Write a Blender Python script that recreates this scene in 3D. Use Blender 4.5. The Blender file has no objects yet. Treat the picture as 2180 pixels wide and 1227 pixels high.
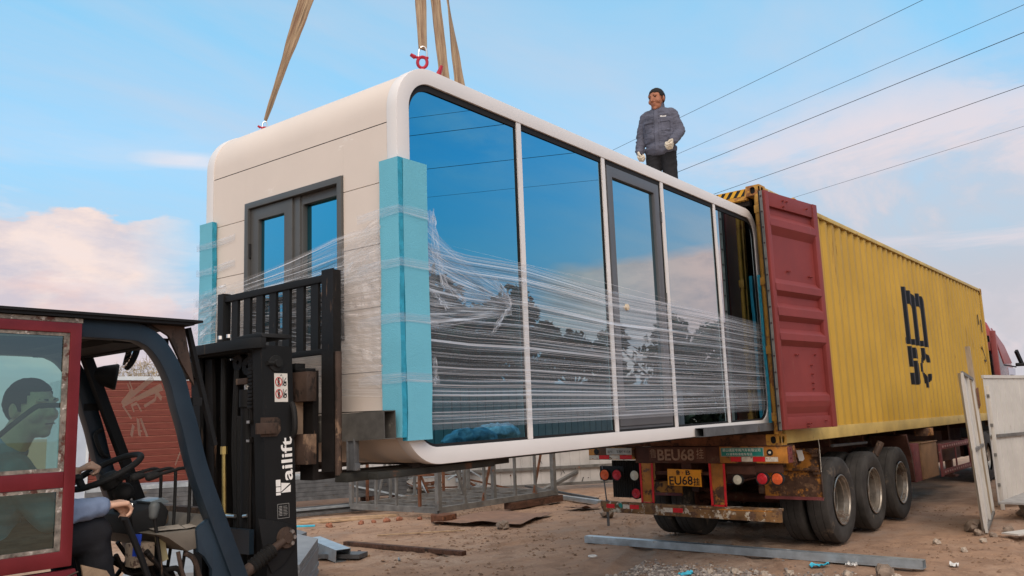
import bpy, bmesh, math, random
from mathutils import Vector, Matrix, noise
R = math.radians
random.seed(7)
scene = bpy.context.scene
COL = scene.collection
G = -1.25          # ground level; z = 0 is the underside of the shipping container
V = Vector

# ------------------------------------------------------------------ camera
def make_camera():
    yaw, pitch, roll = R(39.2688), R(9.0178), R(-2.0872)
    f = V((math.cos(pitch)*math.cos(yaw), math.cos(pitch)*math.sin(yaw), math.sin(pitch)))
    rt = V((math.sin(yaw), -math.cos(yaw), 0)); up = rt.cross(f)
    c, s = math.cos(roll), math.sin(roll)
    r = c*rt + s*up; u = -s*rt + c*up
    cam = bpy.data.cameras.new('camera')
    cam.sensor_width = 36; cam.lens = 1768.8/2180*36
    cam.clip_start = .05; cam.clip_end = 3000
    o = bpy.data.objects.new('camera', cam); COL.objects.link(o)
    m = Matrix.Identity(4)
    for i in range(3):
        m[i][0] = r[i]; m[i][1] = u[i]; m[i][2] = -f[i]
    m[0][3], m[1][3], m[2][3] = -8.8053, -3.5596, .3726
    o.matrix_world = m
    scene.camera = o
make_camera()

# ------------------------------------------------------------------ node helpers
def N(nt, kind, **kw):
    n = nt.nodes.new(kind)
    for k, v in kw.items():
        if k.startswith('in_'):
            n.inputs[k[3:].replace('_', ' ')].default_value = v
        else: setattr(n, k, v)
    return n
def L(nt, a, b): nt.links.new(a, b)
def ramp(nt, fac, stops, interp='LINEAR'):
    n = nt.nodes.new('ShaderNodeValToRGB'); n.color_ramp.interpolation = interp
    cr = n.color_ramp
    while len(cr.elements) < len(stops): cr.elements.new(.5)
    for e, (p, c) in zip(cr.elements, stops):
        e.position = p; e.color = (*c, 1) if len(c) == 3 else c
    L(nt, fac, n.inputs[0]); return n.outputs[0]
def math_n(nt, op, a, b=None, clamp=False):
    n = nt.nodes.new('ShaderNodeMath'); n.operation = op; n.use_clamp = clamp
    for i, x in enumerate((a, b)):
        if x is None: continue
        if hasattr(x, 'type'): L(nt, x, n.inputs[i])
        else: n.inputs[i].default_value = x
    return n.outputs[0]
def mixc(nt, fac, a, b, mode='MIX'):
    n = nt.nodes.new('ShaderNodeMix'); n.data_type = 'RGBA'; n.blend_type = mode
    for s, x in ((n.inputs[0], fac), (n.inputs[6], a), (n.inputs[7], b)):
        if hasattr(x, 'type'): L(nt, x, s)
        elif isinstance(x, (int, float)): s.default_value = x
        else: s.default_value = (*x, 1)
    return n.outputs[2]
def noise_n(nt, vec, scale, detail=4, rough=.55, dist=0):
    n = nt.nodes.new('ShaderNodeTexNoise'); L(nt, vec, n.inputs['Vector'])
    n.inputs['Scale'].default_value = scale; n.inputs['Detail'].default_value = detail
    n.inputs['Roughness'].default_value = rough; n.inputs['Distortion'].default_value = dist
    return n.outputs['Fac']
def mapping(nt, vec, scale=(1, 1, 1), rot=(0, 0, 0), loc=(0, 0, 0)):
    n = nt.nodes.new('ShaderNodeMapping'); L(nt, vec, n.inputs['Vector'])
    n.inputs['Scale'].default_value = scale; n.inputs['Rotation'].default_value = rot
    n.inputs['Location'].default_value = loc
    return n.outputs['Vector']

MATS = {}
def mat(name, base, rough=.6, metal=0, var=.12, scale=2.5, bump=.0, bscale=60,
        spots=(), stretch=(1, 1, 1), rvar=.1, spec=.3, coat=0):
    """painted / metal / cloth surface; spots = [(colour, threshold, scale, stretch, roughness)]"""
    if name in MATS: return MATS[name]
    m = bpy.data.materials.new(name); m.use_nodes = True; nt = m.node_tree
    b = nt.nodes['Principled BSDF']
    tc = nt.nodes.new('ShaderNodeTexCoord').outputs['Object']
    v = mapping(nt, tc, stretch)
    n1 = noise_n(nt, v, scale, 6, .6)
    lo = [max(0, c*(1-var*1.6)) for c in base]; hi = [min(1, c*(1+var)) for c in base]
    col = ramp(nt, n1, [(.3, lo), (.7, hi)])
    rgh = math_n(nt, 'ADD', math_n(nt, 'MULTIPLY', n1, rvar*2), rough-rvar)
    met = None
    for k, (sc_, th, ss, st, sr) in enumerate(spots):
        vv = mapping(nt, tc, st, loc=(k*3.1, k*1.7, k*5.3))
        nn = noise_n(nt, vv, ss, 8, .68)
        msk = ramp(nt, nn, [(th, (0, 0, 0)), (min(.99, th+.05), (1, 1, 1))])
        n3 = noise_n(nt, vv, ss*5, 3, .6)
        c2 = ramp(nt, n3, [(.3, [c*.6 for c in sc_]), (.7, [min(1, c*1.25) for c in sc_])])
        col = mixc(nt, msk, col, c2)
        rgh = mixc(nt, msk, rgh, (sr, sr, sr))
        if metal:
            met = mixc(nt, msk, met if met is not None else (metal, metal, metal), (0, 0, 0))
    L(nt, col, b.inputs['Base Color']); L(nt, rgh, b.inputs['Roughness'])
    if met is not None: L(nt, met, b.inputs['Metallic'])
    else: b.inputs['Metallic'].default_value = metal
    b.inputs['Specular IOR Level'].default_value = spec
    b.inputs['Coat Weight'].default_value = coat
    if bump:
        bn = nt.nodes.new('ShaderNodeBump'); bn.inputs['Strength'].default_value = bump
        bn.inputs['Distance'].default_value = .01
        L(nt, noise_n(nt, v, bscale, 4, .6), bn.inputs['Height']); L(nt, bn.outputs[0], b.inputs['Normal'])
    MATS[name] = m
    return m

RUST = (.16, .055, .022); DIRT = (.20, .13, .085)
one = (1, 1, 1); drip = (6, 6, .7)
M = {}
M['clad'] = mat('beige_cladding', (.67, .585, .51), .42, 0, .035, 1.2, .03, 18, [((.74, .68, .62), .62, 1.3, (1, 1, 2.2), .4)])
M['white'] = mat('white_frame_paint', (.68, .66, .645), .38, 0, .03, 1.5, .02, 30)
M['under'] = mat('dark_underside', (.05, .045, .045), .8)
M['dark'] = mat('dark_gap', (.012, .012, .013), .8)
M['grey_al'] = mat('grey_window_frame', (.085, .085, .082), .4, 0, .08, 4)
M['grey_door'] = mat('grey_door_frame', (.10, .105, .115), .42, 0, .06, 4)
M['foam'] = mat('blue_foam', (.14, .44, .56), .75, 0, .05, 3, .35, 150, [((.30, .56, .64), .66, 5, (1, 1, 1), .8)])
M['foam_edge'] = mat('blue_foam_edge', (.03, .30, .44), .8, 0, .2, 14, .5, 120)
M['yellow'] = mat('yellow_container_paint', (.45, .275, .043), .55, 0, .10, .8, .05, 20,
    [((.37, .225, .05), .60, 1.3, (5, 5, .4), .6), ((.20, .10, .035), .655, 2.6, (5, 5, .8), .8), ((.50, .36, .14), .68, 1.1, (1, 1, 1), .6)])
M['yellow_old'] = mat('worn_yellow_paint', (.50, .26, .045), .55, 0, .2, 3, .1, 30,
    [((.26, .11, .04), .56, 5, (1, 1, 1), .8), ((.40, .30, .16), .64, 8, one, .7)])
M['yellow_rail'] = mat('yellow_rail_paint', (.50, .36, .12), .6, 0, .14, 3, .08, 30,
    [((.30, .19, .08), .62, 4, (1, 1, 1), .8)])
M['red_door'] = mat('oxide_red_door_paint', (.205, .038, .034), .55, 0, .12, 1.5, .05, 25,
    [((.27, .11, .085), .64, 2.2, drip, .7), ((.10, .04, .03), .69, 5, one, .8)])
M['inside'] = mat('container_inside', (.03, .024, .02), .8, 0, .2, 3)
M['plyfloor'] = mat('container_floor_boards', (.10, .06, .035), .8, 0, .2, 6, stretch=(.3, 4, 1))
M['black_logo'] = mat('black_logo_paint', (.008, .008, .009), .5)
M['black'] = mat('black_paint', (.006, .0062, .0068), .7, 0, .25, 4, .05, 40, [((.05, .036, .026), .64, 4, drip, .8)])
M['black_rub'] = mat('black_rubber', (.012, .012, .012), .75, 0, .2, 8, .15, 60)
M['greased'] = mat('greasy_rusty_steel', (.009, .0075, .007), .65, .1, .35, 5, .15, 30, [((.11, .065, .04), .63, 5, drip, .7)])
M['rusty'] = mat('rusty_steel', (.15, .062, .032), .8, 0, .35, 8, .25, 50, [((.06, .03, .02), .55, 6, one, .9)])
M['rust_tan'] = mat('worn_brown_steel', (.060, .038, .028), .7, 0, .3, 5, .15, 40, [((.20, .13, .085), .58, 3, (2, 2, 1), .8), ((.02, .015, .012), .55, 5, (2, 2, 1), .8)])
M['slate'] = mat('slate_blue_paint', (.016, .028, .042), .38, 0, .15, 4, .04, 40, [((.10, .10, .10), .72, 14, one, .6), ((.07, .05, .035), .68, 3, drip, .8)])
M['maroon'] = mat('maroon_door_paint', (.145, .014, .018), .45, 0, .15, 5, .06, 40, [((.45, .34, .30), .745, 18, one, .7)])
M['maroon_in'] = mat('scraped_putty_bead', (.22, .19, .16), .8, 0, .4, 30, .5, 80, [((.55, .50, .45), .58, 22, one, .8), ((.10, .04, .03), .56, 12, one, .8)])
M['galv'] = mat('galvanised_steel', (.42, .48, .52), .36, .6, .18, 6, .03, 60, [((.44, .45, .45), .62, 5, (1, 1, 1), .6)], stretch=(1, 1, 1))
M['galv_dull'] = mat('dull_galvanised_steel', (.12, .125, .13), .55, .35, .25, 7, .05, 60, [((.10, .085, .07), .6, 6, one, .8)])
M['steel_grey'] = mat('weathered_grey_steel', (.17, .165, .155), .6, .2, .25, 6, .08, 40, [((.20, .085, .045), .63, 5, one, .85)])
M['tyre'] = mat('dusty_tyre', (.040, .037, .034), .85, 0, .3, 5, .2, 50, [((.10, .08, .062), .60, 4, one, .9)])
M['rim'] = mat('dusty_steel_rim', (.30, .27, .23), .34, .75, .3, 6, .05, 40, [((.10, .07, .05), .55, 5, one, .8)])
M['chassis'] = mat('dirty_chassis_steel', (.075, .030, .020), .75, 0, .35, 4, .1, 30, [((.10, .065, .045), .56, 4, one, .85)])
M['chassis_red'] = mat('dull_red_frame_paint', (.16, .045, .045), .7, 0, .25, 6, .1, 30, [((.20, .15, .12), .6, 7, one, .85)])
M['orange_old'] = mat('worn_orange_paint', (.40, .165, .028), .5, 0, .3, 5, .12, 40, [((.075, .04, .025), .48, 3.2, one, .8), ((.16, .09, .05), .57, 9, one, .7)])
M['refl_red'] = mat('red_reflective_tape', (.55, .015, .022), .35, 0, .15, 12, 0, 40, [((.16, .05, .045), .68, 12, one, .8)])
M['refl_white'] = mat('white_reflective_tape', (.55, .50, .42), .5, 0, .2, 20, 0, 40, [((.14, .08, .05), .58, 20, one, .8)])
M['peel'] = mat('peeling_paint', (.17, .09, .035), .6, 0, .4, 6, .3, 40, [((.46, .42, .34), .54, 9, one, .7), ((.10, .055, .035), .52, 9, one, .8), ((.05, .17, .13), .74, 7, one, .6)])
M['plate_y'] = mat('orange_number_plate', (.72, .30, .015), .45, 0, .1, 10, .02, 40)
M['sign_green'] = mat('teal_sign', (.015, .20, .17), .5, 0, .1, 10)
M['sign_white'] = mat('dirty_white_sign', (.38, .37, .33), .6, 0, .2, 10)
M['ink'] = mat('black_ink', (.01, .01, .01), .6)
M['white_ink'] = mat('white_lettering', (.78, .78, .76), .55, 0, .04, 20)
M['pale_ink'] = mat('faded_pale_lettering', (.30, .20, .14), .7, 0, .25, 20)
M['red_ink'] = mat('red_ink', (.5, .02, .02), .6)
M['lens_red'] = mat('red_lamp_lens', (.42, .02, .03), .25, 0, .1, 10, .4, 120)
M['lens_orange'] = mat('orange_lamp_lens', (.62, .11, .035), .25, 0, .1, 10, .4, 120)
M['lens_white'] = mat('white_lamp_lens', (.55, .54, .45), .25, 0, .1, 10, .4, 120)
M['truck_red'] = mat('red_truck_paint', (.25, .022, .022), .28, 0, .08, 3, 0, 40, coat=.4)
M['truck_pale'] = mat('dusty_red_truck_paint', (.24, .06, .06), .4, 0, .1, 3, 0, 40)  # slightly paler red than the cab body
M['fence'] = mat('off_white_fence_sheet', (.55, .53, .49), .55, 0, .08, 2, .04, 30, [((.38, .33, .28), .66, 3, drip, .8)])
M['fence_back'] = mat('scuffed_white_panel', (.52, .50, .48), .6, 0, .12, 2, .05, 30, [((.30, .27, .24), .64, 7, (3, 3, 1), .8)])
M['wood_siding'] = mat('redwood_siding', (.175, .046, .032), .5, 0, .18, 5, .08, 30, [((.14, .035, .022), .60, 7, (.6, .6, 5), .6)], stretch=(.7, .7, 9))
M['trim_blue'] = mat('pale_blue_grey_trim', (.46, .52, .60), .5, 0, .06, 3)
M['trim_white'] = mat('white_base_trim', (.62, .66, .68), .5, 0, .08, 3)
M['plank'] = mat('weathered_timber', (.10, .05, .032), .8, 0, .3, 6, .3, 40, [((.045, .028, .02), .55, 7, one, .9)], stretch=(.6, 4, 4))
M['pale_wood'] = mat('pale_raw_timber', (.42, .29, .18), .8, 0, .2, 8, .2, 50)
M['card'] = mat('wet_brown_cardboard', (.24, .145, .10), .85, 0, .15, 4, .1, 30)
M['stone'] = mat('grey_brown_stone', (.27, .21, .165), .9, 0, .25, 9, .5, 30)
M['concrete'] = mat('cement_board', (.32, .31, .30), .85, 0, .15, 7, .2, 40)
M['tile'] = mat('grey_board_stack', (.16, .175, .19), .7, 0, .15, 5, .1, 40)
M['strap'] = mat('tan_webbing', (.31, .215, .13), .85, 0, .35, 14, .6, 200, [((.10, .055, .03), .55, 5, (5, 5, .8), .9)], stretch=(9, 9, .6))
def strap_mat():
    m = bpy.data.materials.new('tan_webbing'); m.use_nodes = True; nt = m.node_tree; b = nt.nodes['Principled BSDF']
    uv = nt.nodes.new('ShaderNodeTexCoord').outputs['UV']
    ln = noise_n(nt, mapping(nt, uv, (34, 2.5, 1)), 1, 3, .6); st = noise_n(nt, mapping(nt, uv, (3, 1.6, 1)), 1, 6, .65)
    wv = noise_n(nt, mapping(nt, uv, (30, 160, 1)), 1, 2, .5)
    c = ramp(nt, ln, [(.38, (.10, .065, .04)), (.5, (.34, .24, .145)), (.68, (.44, .33, .21))])
    c = mixc(nt, ramp(nt, st, [(.44, (0, 0, 0)), (.60, (.8,)*3)]), c, (.15, .075, .042))
    L(nt, c, b.inputs['Base Color']); b.inputs['Roughness'].default_value = .9
    bn = nt.nodes.new('ShaderNodeBump'); bn.inputs['Strength'].default_value = .5; bn.inputs['Distance'].default_value = .004
    L(nt, math_n(nt, 'ADD', wv, ln), bn.inputs['Height']); L(nt, bn.outputs[0], b.inputs['Normal']); return m
M['strap'] = strap_mat()
M['hook_red'] = mat('red_shackle_paint', (.42, .015, .04), .4, 0, .2, 12)
M['steel'] = mat('bright_steel', (.55, .55, .54), .3, .9, .1, 9)
M['brass'] = mat('brass_fitting', (.45, .36, .14), .35, .8, .15, 9)
M['jacket'] = mat('grey_blue_work_jacket', (.095, .10, .135), .85, 0, .18, 7, .5, 26)
M['jacket_dk'] = mat('jacket_seam', (.05, .055, .08), .9)
M['trouser'] = mat('black_trousers', (.014, .014, .017), .85, 0, .2, 7, .4, 20)
M['skin'] = mat('tanned_skin', (.36, .15, .085), .55, 0, .12, 14, .08, 60)
M['skin2'] = mat('driver_skin', (.66, .40, .28), .5, 0, .12, 14, .08, 60)
M['hair'] = mat('black_hair', (.012, .011, .011), .8, 0, .2, 60, .6, 140)
M['glove'] = mat('off_white_knit_glove', (.60, .54, .44), .9, 0, .15, 30, .6, 130)
M['coat_blue'] = mat('slate_blue_coat', (.20, .26, .38), .85, 0, .15, 6, .4, 22)
M['seat'] = mat('faded_green_seat_cover', (.26, .33, .17), .85, 0, .2, 5, .2, 30)
M['rag'] = mat('dusty_tan_rag', (.25, .18, .12), .95, 0, .25, 9, .6, 30)
M['paper'] = mat('white_paper_scrap', (.66, .66, .64), .8)
M['bluefilm'] = mat('blue_plastic_scrap', (.05, .42, .58), .5, 0, .15, 12, .3, 30)
M['sheet_blue'] = mat('crumpled_blue_sheet', (.16, .20, .27), .35, 0, .35, 9, 1, 12)
M['bark'] = mat('grey_brown_bark', (.10, .075, .055), .9, 0, .25, 6, .5, 20)
M['leaf'] = mat('dark_green_leaves', (.035, .045, .022), .7, 0, .4, 1.4)
M['twig'] = mat('dry_straw_twigs', (.34, .27, .17), .9, 0, .25, 3)
M['oldpaint_beam'] = mat('greenish_old_beam', (.028, .028, .024), .7, 0, .35, 6, .2, 30, [((.10, .05, .03), .6, 6, one, .9)])
M['cement_red'] = mat('hazard_black', (.02, .02, .02), .6)
M['hazard_y'] = mat('hazard_amber', (.62, .33, .02), .5, 0, .1, 10)
def residue():
    m = bpy.data.materials.new('tape_residue'); m.use_nodes = True; nt = m.node_tree; p = nt.nodes['Principled BSDF']
    p.inputs['Base Color'].default_value = (.95, .80, .62, 1); p.inputs['Roughness'].default_value = .9
    tr = N(nt, 'ShaderNodeBsdfTransparent'); tl = N(nt, 'ShaderNodeBsdfTranslucent'); tl.inputs[0].default_value = (.8, .66, .5, 1)
    m1 = N(nt, 'ShaderNodeMixShader'); m1.inputs[0].default_value = .5; L(nt, p.outputs[0], m1.inputs[1]); L(nt, tl.outputs[0], m1.inputs[2])
    m2 = N(nt, 'ShaderNodeMixShader'); m2.inputs[0].default_value = .42; L(nt, tr.outputs[0], m2.inputs[1]); L(nt, m1.outputs[0], m2.inputs[2])
    L(nt, m2.outputs[0], nt.nodes['Material Output'].inputs[0]); return m
M['tape'] = residue()
M['bolt'] = mat('dark_bolt', (.05, .03, .03), .5)

def glass_mat(name, tint_refl, trans, refl, facing=(.35, .95), rough=.01, ripple=0):
    """coated glass: mirror-like tinted reflection that grows with the view angle, over tinted see-through"""
    m = bpy.data.materials.new(name); m.use_nodes = True; nt = m.node_tree
    nt.nodes.clear()
    out = nt.nodes.new('ShaderNodeOutputMaterial')
    lw = nt.nodes.new('ShaderNodeLayerWeight'); lw.inputs[0].default_value = .5
    f = ramp(nt, lw.outputs['Facing'], [(0, (facing[0],)*3), (1, (facing[1],)*3)])
    tr = N(nt, 'ShaderNodeBsdfTransparent'); tr.inputs[0].default_value = (*trans, 1)
    gl = N(nt, 'ShaderNodeBsdfGlossy'); gl.inputs['Roughness'].default_value = rough
    c = ramp(nt, lw.outputs['Facing'], [(.0, tint_refl), (.32, tint_refl), (.72, refl)])
    L(nt, c, gl.inputs[0])
    if ripple:
        tc = nt.nodes.new('ShaderNodeTexCoord').outputs['Object']
        bn = nt.nodes.new('ShaderNodeBump'); bn.inputs['Strength'].default_value = ripple
        bn.inputs['Distance'].default_value = .02
        L(nt, noise_n(nt, tc, 1.3, 1), bn.inputs['Height']); L(nt, bn.outputs[0], gl.inputs['Normal'])
    mx = nt.nodes.new('ShaderNodeMixShader')
    bf = nt.nodes.new('ShaderNodeNewGeometry').outputs['Backfacing']     # only the outer face of a pane is coated
    f = math_n(nt, 'MULTIPLY', f, math_n(nt, 'SUBTRACT', 1.0, bf))
    L(nt, mixc(nt, bf, trans, (1, 1, 1)), tr.inputs[0])
    L(nt, f, mx.inputs[0]); L(nt, tr.outputs[0], mx.inputs[1]); L(nt, gl.outputs[0], mx.inputs[2])
    L(nt, mx.outputs[0], out.inputs[0])
    MATS[name] = m; return m
M['cab_glass'] = glass_mat('blue_coated_glass', (.10, .46, .60), (.03, .07, .10), (.58, .68, .74), (.84, .97), 0, .006)
M['win_glass'] = glass_mat('blue_window_glass', (.06, .42, .60), (.03, .06, .09), (.32, .62, .76), (.85, .97), 0, .01)
M['fork_glass'] = glass_mat('greenish_cab_glass', (.75, .95, .95), (.31, .56, .50), (.80, .90, .90), (.14, .5), .01)
M['shield_glass'] = glass_mat('dusty_windscreen_glass', (.9, .9, .9), (.84, .85, .83), (.9, .9, .9), (.03, .35), .05)
M['mirror'] = glass_mat('mirror_glass', (.8, .8, .8), (.1, .1, .1), (.85, .85, .85), (.9, 1), .02)
M['truck_glass'] = glass_mat('truck_window_glass', (.6, .65, .7), (.15, .16, .17), (.8, .8, .85), (.5, .9), .01)

def film_mat(name, fu, fv, amount, seed=0., warm=False):
    """stretch film: nearly clear, with taut whitish pleats that run along the wrap (UV u)"""
    m = bpy.data.materials.new(name); m.use_nodes = True; nt = m.node_tree; nt.nodes.clear()
    out = nt.nodes.new('ShaderNodeOutputMaterial')
    uv = nt.nodes.new('ShaderNodeTexCoord').outputs['UV']
    a = noise_n(nt, mapping(nt, uv, (fu, fv, 1), loc=(seed, seed, 0)), 1, 3, .7)
    b = noise_n(nt, mapping(nt, uv, (fu*2.3, fv*2.6, 1), loc=(seed+3, seed, 0)), 1, 2, .6)
    c = noise_n(nt, mapping(nt, uv, (fu*1.5, fv*.22, 1), loc=(seed, 7+seed, 0)), 1, 2, .5)
    s1 = ramp(nt, a, [(.53, (0, 0, 0)), (.59, (1, 1, 1))])
    s2 = ramp(nt, b, [(.55, (0, 0, 0)), (.60, (.75,)*3)])
    s = math_n(nt, 'MAXIMUM', s1, s2)
    big = ramp(nt, c, [(.32, (.25,)*3), (.62, (1, 1, 1))])
    al = math_n(nt, 'MULTIPLY', math_n(nt, 'MULTIPLY', s, big), amount)
    al = math_n(nt, 'ADD', al, math_n(nt, 'ADD', math_n(nt, 'MULTIPLY', big, .09), .02), True)
    tr = N(nt, 'ShaderNodeBsdfTransparent')
    tr.inputs[0].default_value = (.95, .96, .97, 1)
    p = N(nt, 'ShaderNodeBsdfPrincipled')
    p.inputs['Base Color'].default_value = (.74, .70, .68, 1) if warm else (.68, .73, .80, 1)
    p.inputs['Roughness'].default_value = .22
    p.inputs['Specular IOR Level'].default_value = .9
    mx = nt.nodes.new('ShaderNodeMixShader')
    L(nt, al, mx.inputs[0]); L(nt, tr.outputs[0], mx.inputs[1]); L(nt, p.outputs[0], mx.inputs[2])
    L(nt, mx.outputs[0], out.inputs[0])
    MATS[name] = m; return m
M['film'] = film_mat('stretch_film_pleats', .45, 52, .52)
M['film_end'] = film_mat('stretch_film_pleats_end', .5, 38, .40, 4, True)
M['film_fan'] = film_mat('stretch_film_fan', .8, 30, .55, 9)
M['film_lump'] = film_mat('stretch_film_crumple', 2.2, 13, .42, 2)

# ------------------------------------------------------------------ mesh builder
class MB:
    def __init__(s): s.v = []; s.f = []; s.m = []; s.uv = {}
    def add(s, vs, fs, mi=0):
        b = len(s.v); s.v += [V(x) for x in vs]
        s.f += [[b+i for i in f] for f in fs]; s.m += [mi]*len(fs); return b
    def bx(s, x0, x1, y0, y1, z0, z1, mi=0, mtx=None):
        vs = [V((x, y, z)) for x in (x0, x1) for y in (y0, y1) for z in (z0, z1)]
        if mtx: vs = [mtx @ p for p in vs]
        s.add(vs, [(0,1,3,2), (4,6,7,5), (0,4,5,1), (2,3,7,6), (0,2,6,4), (1,5,7,3)], mi); return s
    def beam(s, p, q, w, h, up=(0, 0, 1), mi=0, w2=None, h2=None):
        p, q = V(p), V(q); d = (q-p).normalized(); up = V(up)
        a = d.cross(up)
        if a.length < 1e-4: a = d.cross(V((1, 0, 0)))
        a.normalize(); u = a.cross(d)
        w2 = w if w2 is None else w2; h2 = h if h2 is None else h2
        vs = []
        for c, ww, hh in ((p, w, h), (q, w2, h2)):
            vs += [c-a*ww/2-u*hh/2, c+a*ww/2-u*hh/2, c+a*ww/2+u*hh/2, c-a*ww/2+u*hh/2]
        s.add(vs, [(3,2,1,0), (4,5,6,7), (0,1,5,4), (1,2,6,5), (2,3,7,6), (3,0,4,7)], mi); return s
    def ctube(s, p, q, w, h, t=.004, up=(0, 0, 1), mi=0):
        """hollow rectangular steel tube, open at both ends"""
        p, q = V(p), V(q); d = (q-p).normalized(); a = d.cross(V(up)).normalized(); u = a.cross(d)
        vs = []
        for c in (p, q):
            for ww, hh in ((w, h), (w-2*t, h-2*t)):
                vs += [c-a*ww/2-u*hh/2, c+a*ww/2-u*hh/2, c+a*ww/2+u*hh/2, c-a*ww/2+u*hh/2]
        fs = []
        for i in range(4):
            j = (i+1) % 4
            fs += [(i, j, 8+j, 8+i), (4+j, 4+i, 12+i, 12+j), (i, 4+i, 4+j, j), (8+i, 8+j, 12+j, 12+i)]
        s.add(vs, fs, mi); return s
    def tube(s, pts, r, seg=8, mi=0, closed=False, flat=None, cap=True):
        pts = [V(p) for p in pts]; n = len(pts)
        rr = r if isinstance(r, (list, tuple)) else [r]*n
        rings = []; prev = None
        for i, p in enumerate(pts):
            if closed: d = pts[(i+1) % n]-pts[i-1]
            else: d = pts[min(i+1, n-1)]-pts[max(i-1, 0)]
            d.normalize()
            if prev is None:
                a = d.cross(V((0, 0, 1)))
                if a.length < .05: a = d.cross(V((1, 0, 0)))
            else: a = prev-d*prev.dot(d)
            a.normalize(); prev = a; b = d.cross(a)
            fa, fb = flat or (1, 1)
            rings.append([p+(a*math.cos(t)*fa+b*math.sin(t)*fb)*rr[i] for t in [2*math.pi*k/seg for k in range(seg)]])
        b0 = s.add([q for ring in rings for q in ring], [])
        cnt = n if closed else n-1
        for i in range(cnt):
            for k in range(seg):
                a0 = b0+i*seg; a1 = b0+((i+1) % n)*seg; k2 = (k+1) % seg
                s.f.append([a0+k, a0+k2, a1+k2, a1+k]); s.m.append(mi)
        if not closed and cap:
            s.f.append([b0+k for k in reversed(range(seg))]); s.m.append(mi)
            s.f.append([b0+(n-1)*seg+k for k in range(seg)]); s.m.append(mi)
        return s
    def caps(s, p, q, r1, r2=None, seg=12, mi=0):
        """capsule with tapered body"""
        p, q = V(p), V(q); r2 = r1 if r2 is None else r2; d = (q-p)
        ln = d.length; d = d.normalized() if ln > 1e-6 else V((0, 0, 1))
        pts = []; rs = []
        for k in range(1, 5):
            t = math.pi/2*k/4; pts.append(p-d*r1*math.cos(t)); rs.append(r1*math.sin(t))
        for k in range(4, 0, -1):
            t = math.pi/2*k/4; pts.append(q+d*r2*math.cos(t)); rs.append(r2*math.sin(t))
        return s.tube(pts, rs, seg, mi)
    def ell(s, c, r, rot=None, seg=16, rings=10, mi=0):
        c = V(c); vs = [c+V((0, 0, r[2]))]; fs = []
        if rot is not None: vs = [c+rot@V((0, 0, r[2]))]
        for i in range(1, rings):
            t = math.pi*i/rings
            for k in range(seg):
                a = 2*math.pi*k/seg
                p = V((r[0]*math.sin(t)*math.cos(a), r[1]*math.sin(t)*math.sin(a), r[2]*math.cos(t)))
                vs.append(c+(rot@p if rot is not None else p))
        p = V((0, 0, -r[2])); vs.append(c+(rot@p if rot is not None else p))
        for k in range(seg): fs.append((0, 1+k, 1+(k+1) % seg))
        for i in range(rings-2):
            for k in range(seg):
                a0 = 1+i*seg; a1 = a0+seg; k2 = (k+1) % seg
                fs.append((a0+k, a1+k, a1+k2, a0+k2))
        e = len(vs)-1; a0 = 1+(rings-2)*seg
        for k in range(seg): fs.append((e, a0+(k+1) % seg, a0+k))
        s.add(vs, fs, mi); return s
    def lathe(s, prof, c, axis, seg=32, mi=0, closed=False):
        c = V(c); ax = V(axis).normalized(); a = ax.cross(V((0, 0, 1)))
        if a.length < .05: a = ax.cross(V((1, 0, 0)))
        a.normalize(); b = ax.cross(a); vs = []
        for r, h in prof:
            for k in range(seg):
                t = 2*math.pi*k/seg; vs.append(c+ax*h+(a*math.cos(t)+b*math.sin(t))*max(r, 1e-4))
        fs = []
        n = len(prof)
        for i in range(n if closed else n-1):
            for k in range(seg):
                k2 = (k+1) % seg; i2 = (i+1) % n
                fs.append((i*seg+k, i*seg+k2, i2*seg+k2, i2*seg+k))
        s.add(vs, fs, mi); return s
    def prism(s, pts, vec, mi=0):
        pts = [V(p) for p in pts]; n = len(pts); vec = V(vec)
        s.add(pts+[p+vec for p in pts], [list(range(n))[::-1], list(range(n, 2*n))]+[(i, (i+1) % n, n+(i+1) % n, n+i) for i in range(n)], mi); return s
    def ring(s, outer, inner, vec, mi=0):
        """frame between two matching closed outlines, extruded by vec"""
        n = len(outer); vec = V(vec); o = [V(p) for p in outer]; i_ = [V(p) for p in inner]
        vs = o+i_+[p+vec for p in o]+[p+vec for p in i_]; fs = []
        for k in range(n):
            j = (k+1) % n
            fs += [(k, j, n+j, n+k), (2*n+j, 2*n+k, 3*n+k, 3*n+j), (k, 2*n+k, 2*n+j, j), (n+j, 3*n+j, 3*n+k, n+k)]
        s.add(vs, fs, mi); return s
    def grid(s, fn, nu, nv, mi=0, uvf=None):
        b = s.add([fn(i/nu, j/nv) for j in range(nv+1) for i in range(nu+1)], [])
        for j in range(nv):
            for i in range(nu):
                a = b+j*(nu+1)+i; s.f.append([a, a+1, a+nu+2, a+nu+1]); s.m.append(mi)
        for j in range(nv+1):
            for i in range(nu+1):
                s.uv[b+j*(nu+1)+i] = uvf(i/nu, j/nv) if uvf else (i/nu, j/nv)
        return s
    def holeplate(s, c, ax, ay, w, h, ow, oh, vec, mi=0, n=24):
        """rectangular plate w*h with an oval hole ow*oh"""
        c, ax, ay = V(c), V(ax), V(ay); out = []; inn = []
        for k in range(n):
            t = 2*math.pi*(k+.5)/n; x, y = math.cos(t), math.sin(t)
            q = min(w/2/max(abs(x), 1e-6), h/2/max(abs(y), 1e-6))
            out.append(c+ax*x*q+ay*y*q)
            e = abs(x)**2.6+abs(y)**2.6; e = e**(-1/2.6)
            inn.append(c+ax*x*e*ow/2+ay*y*e*oh/2)
        s.ring(out, inn, vec, mi); return s
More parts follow.
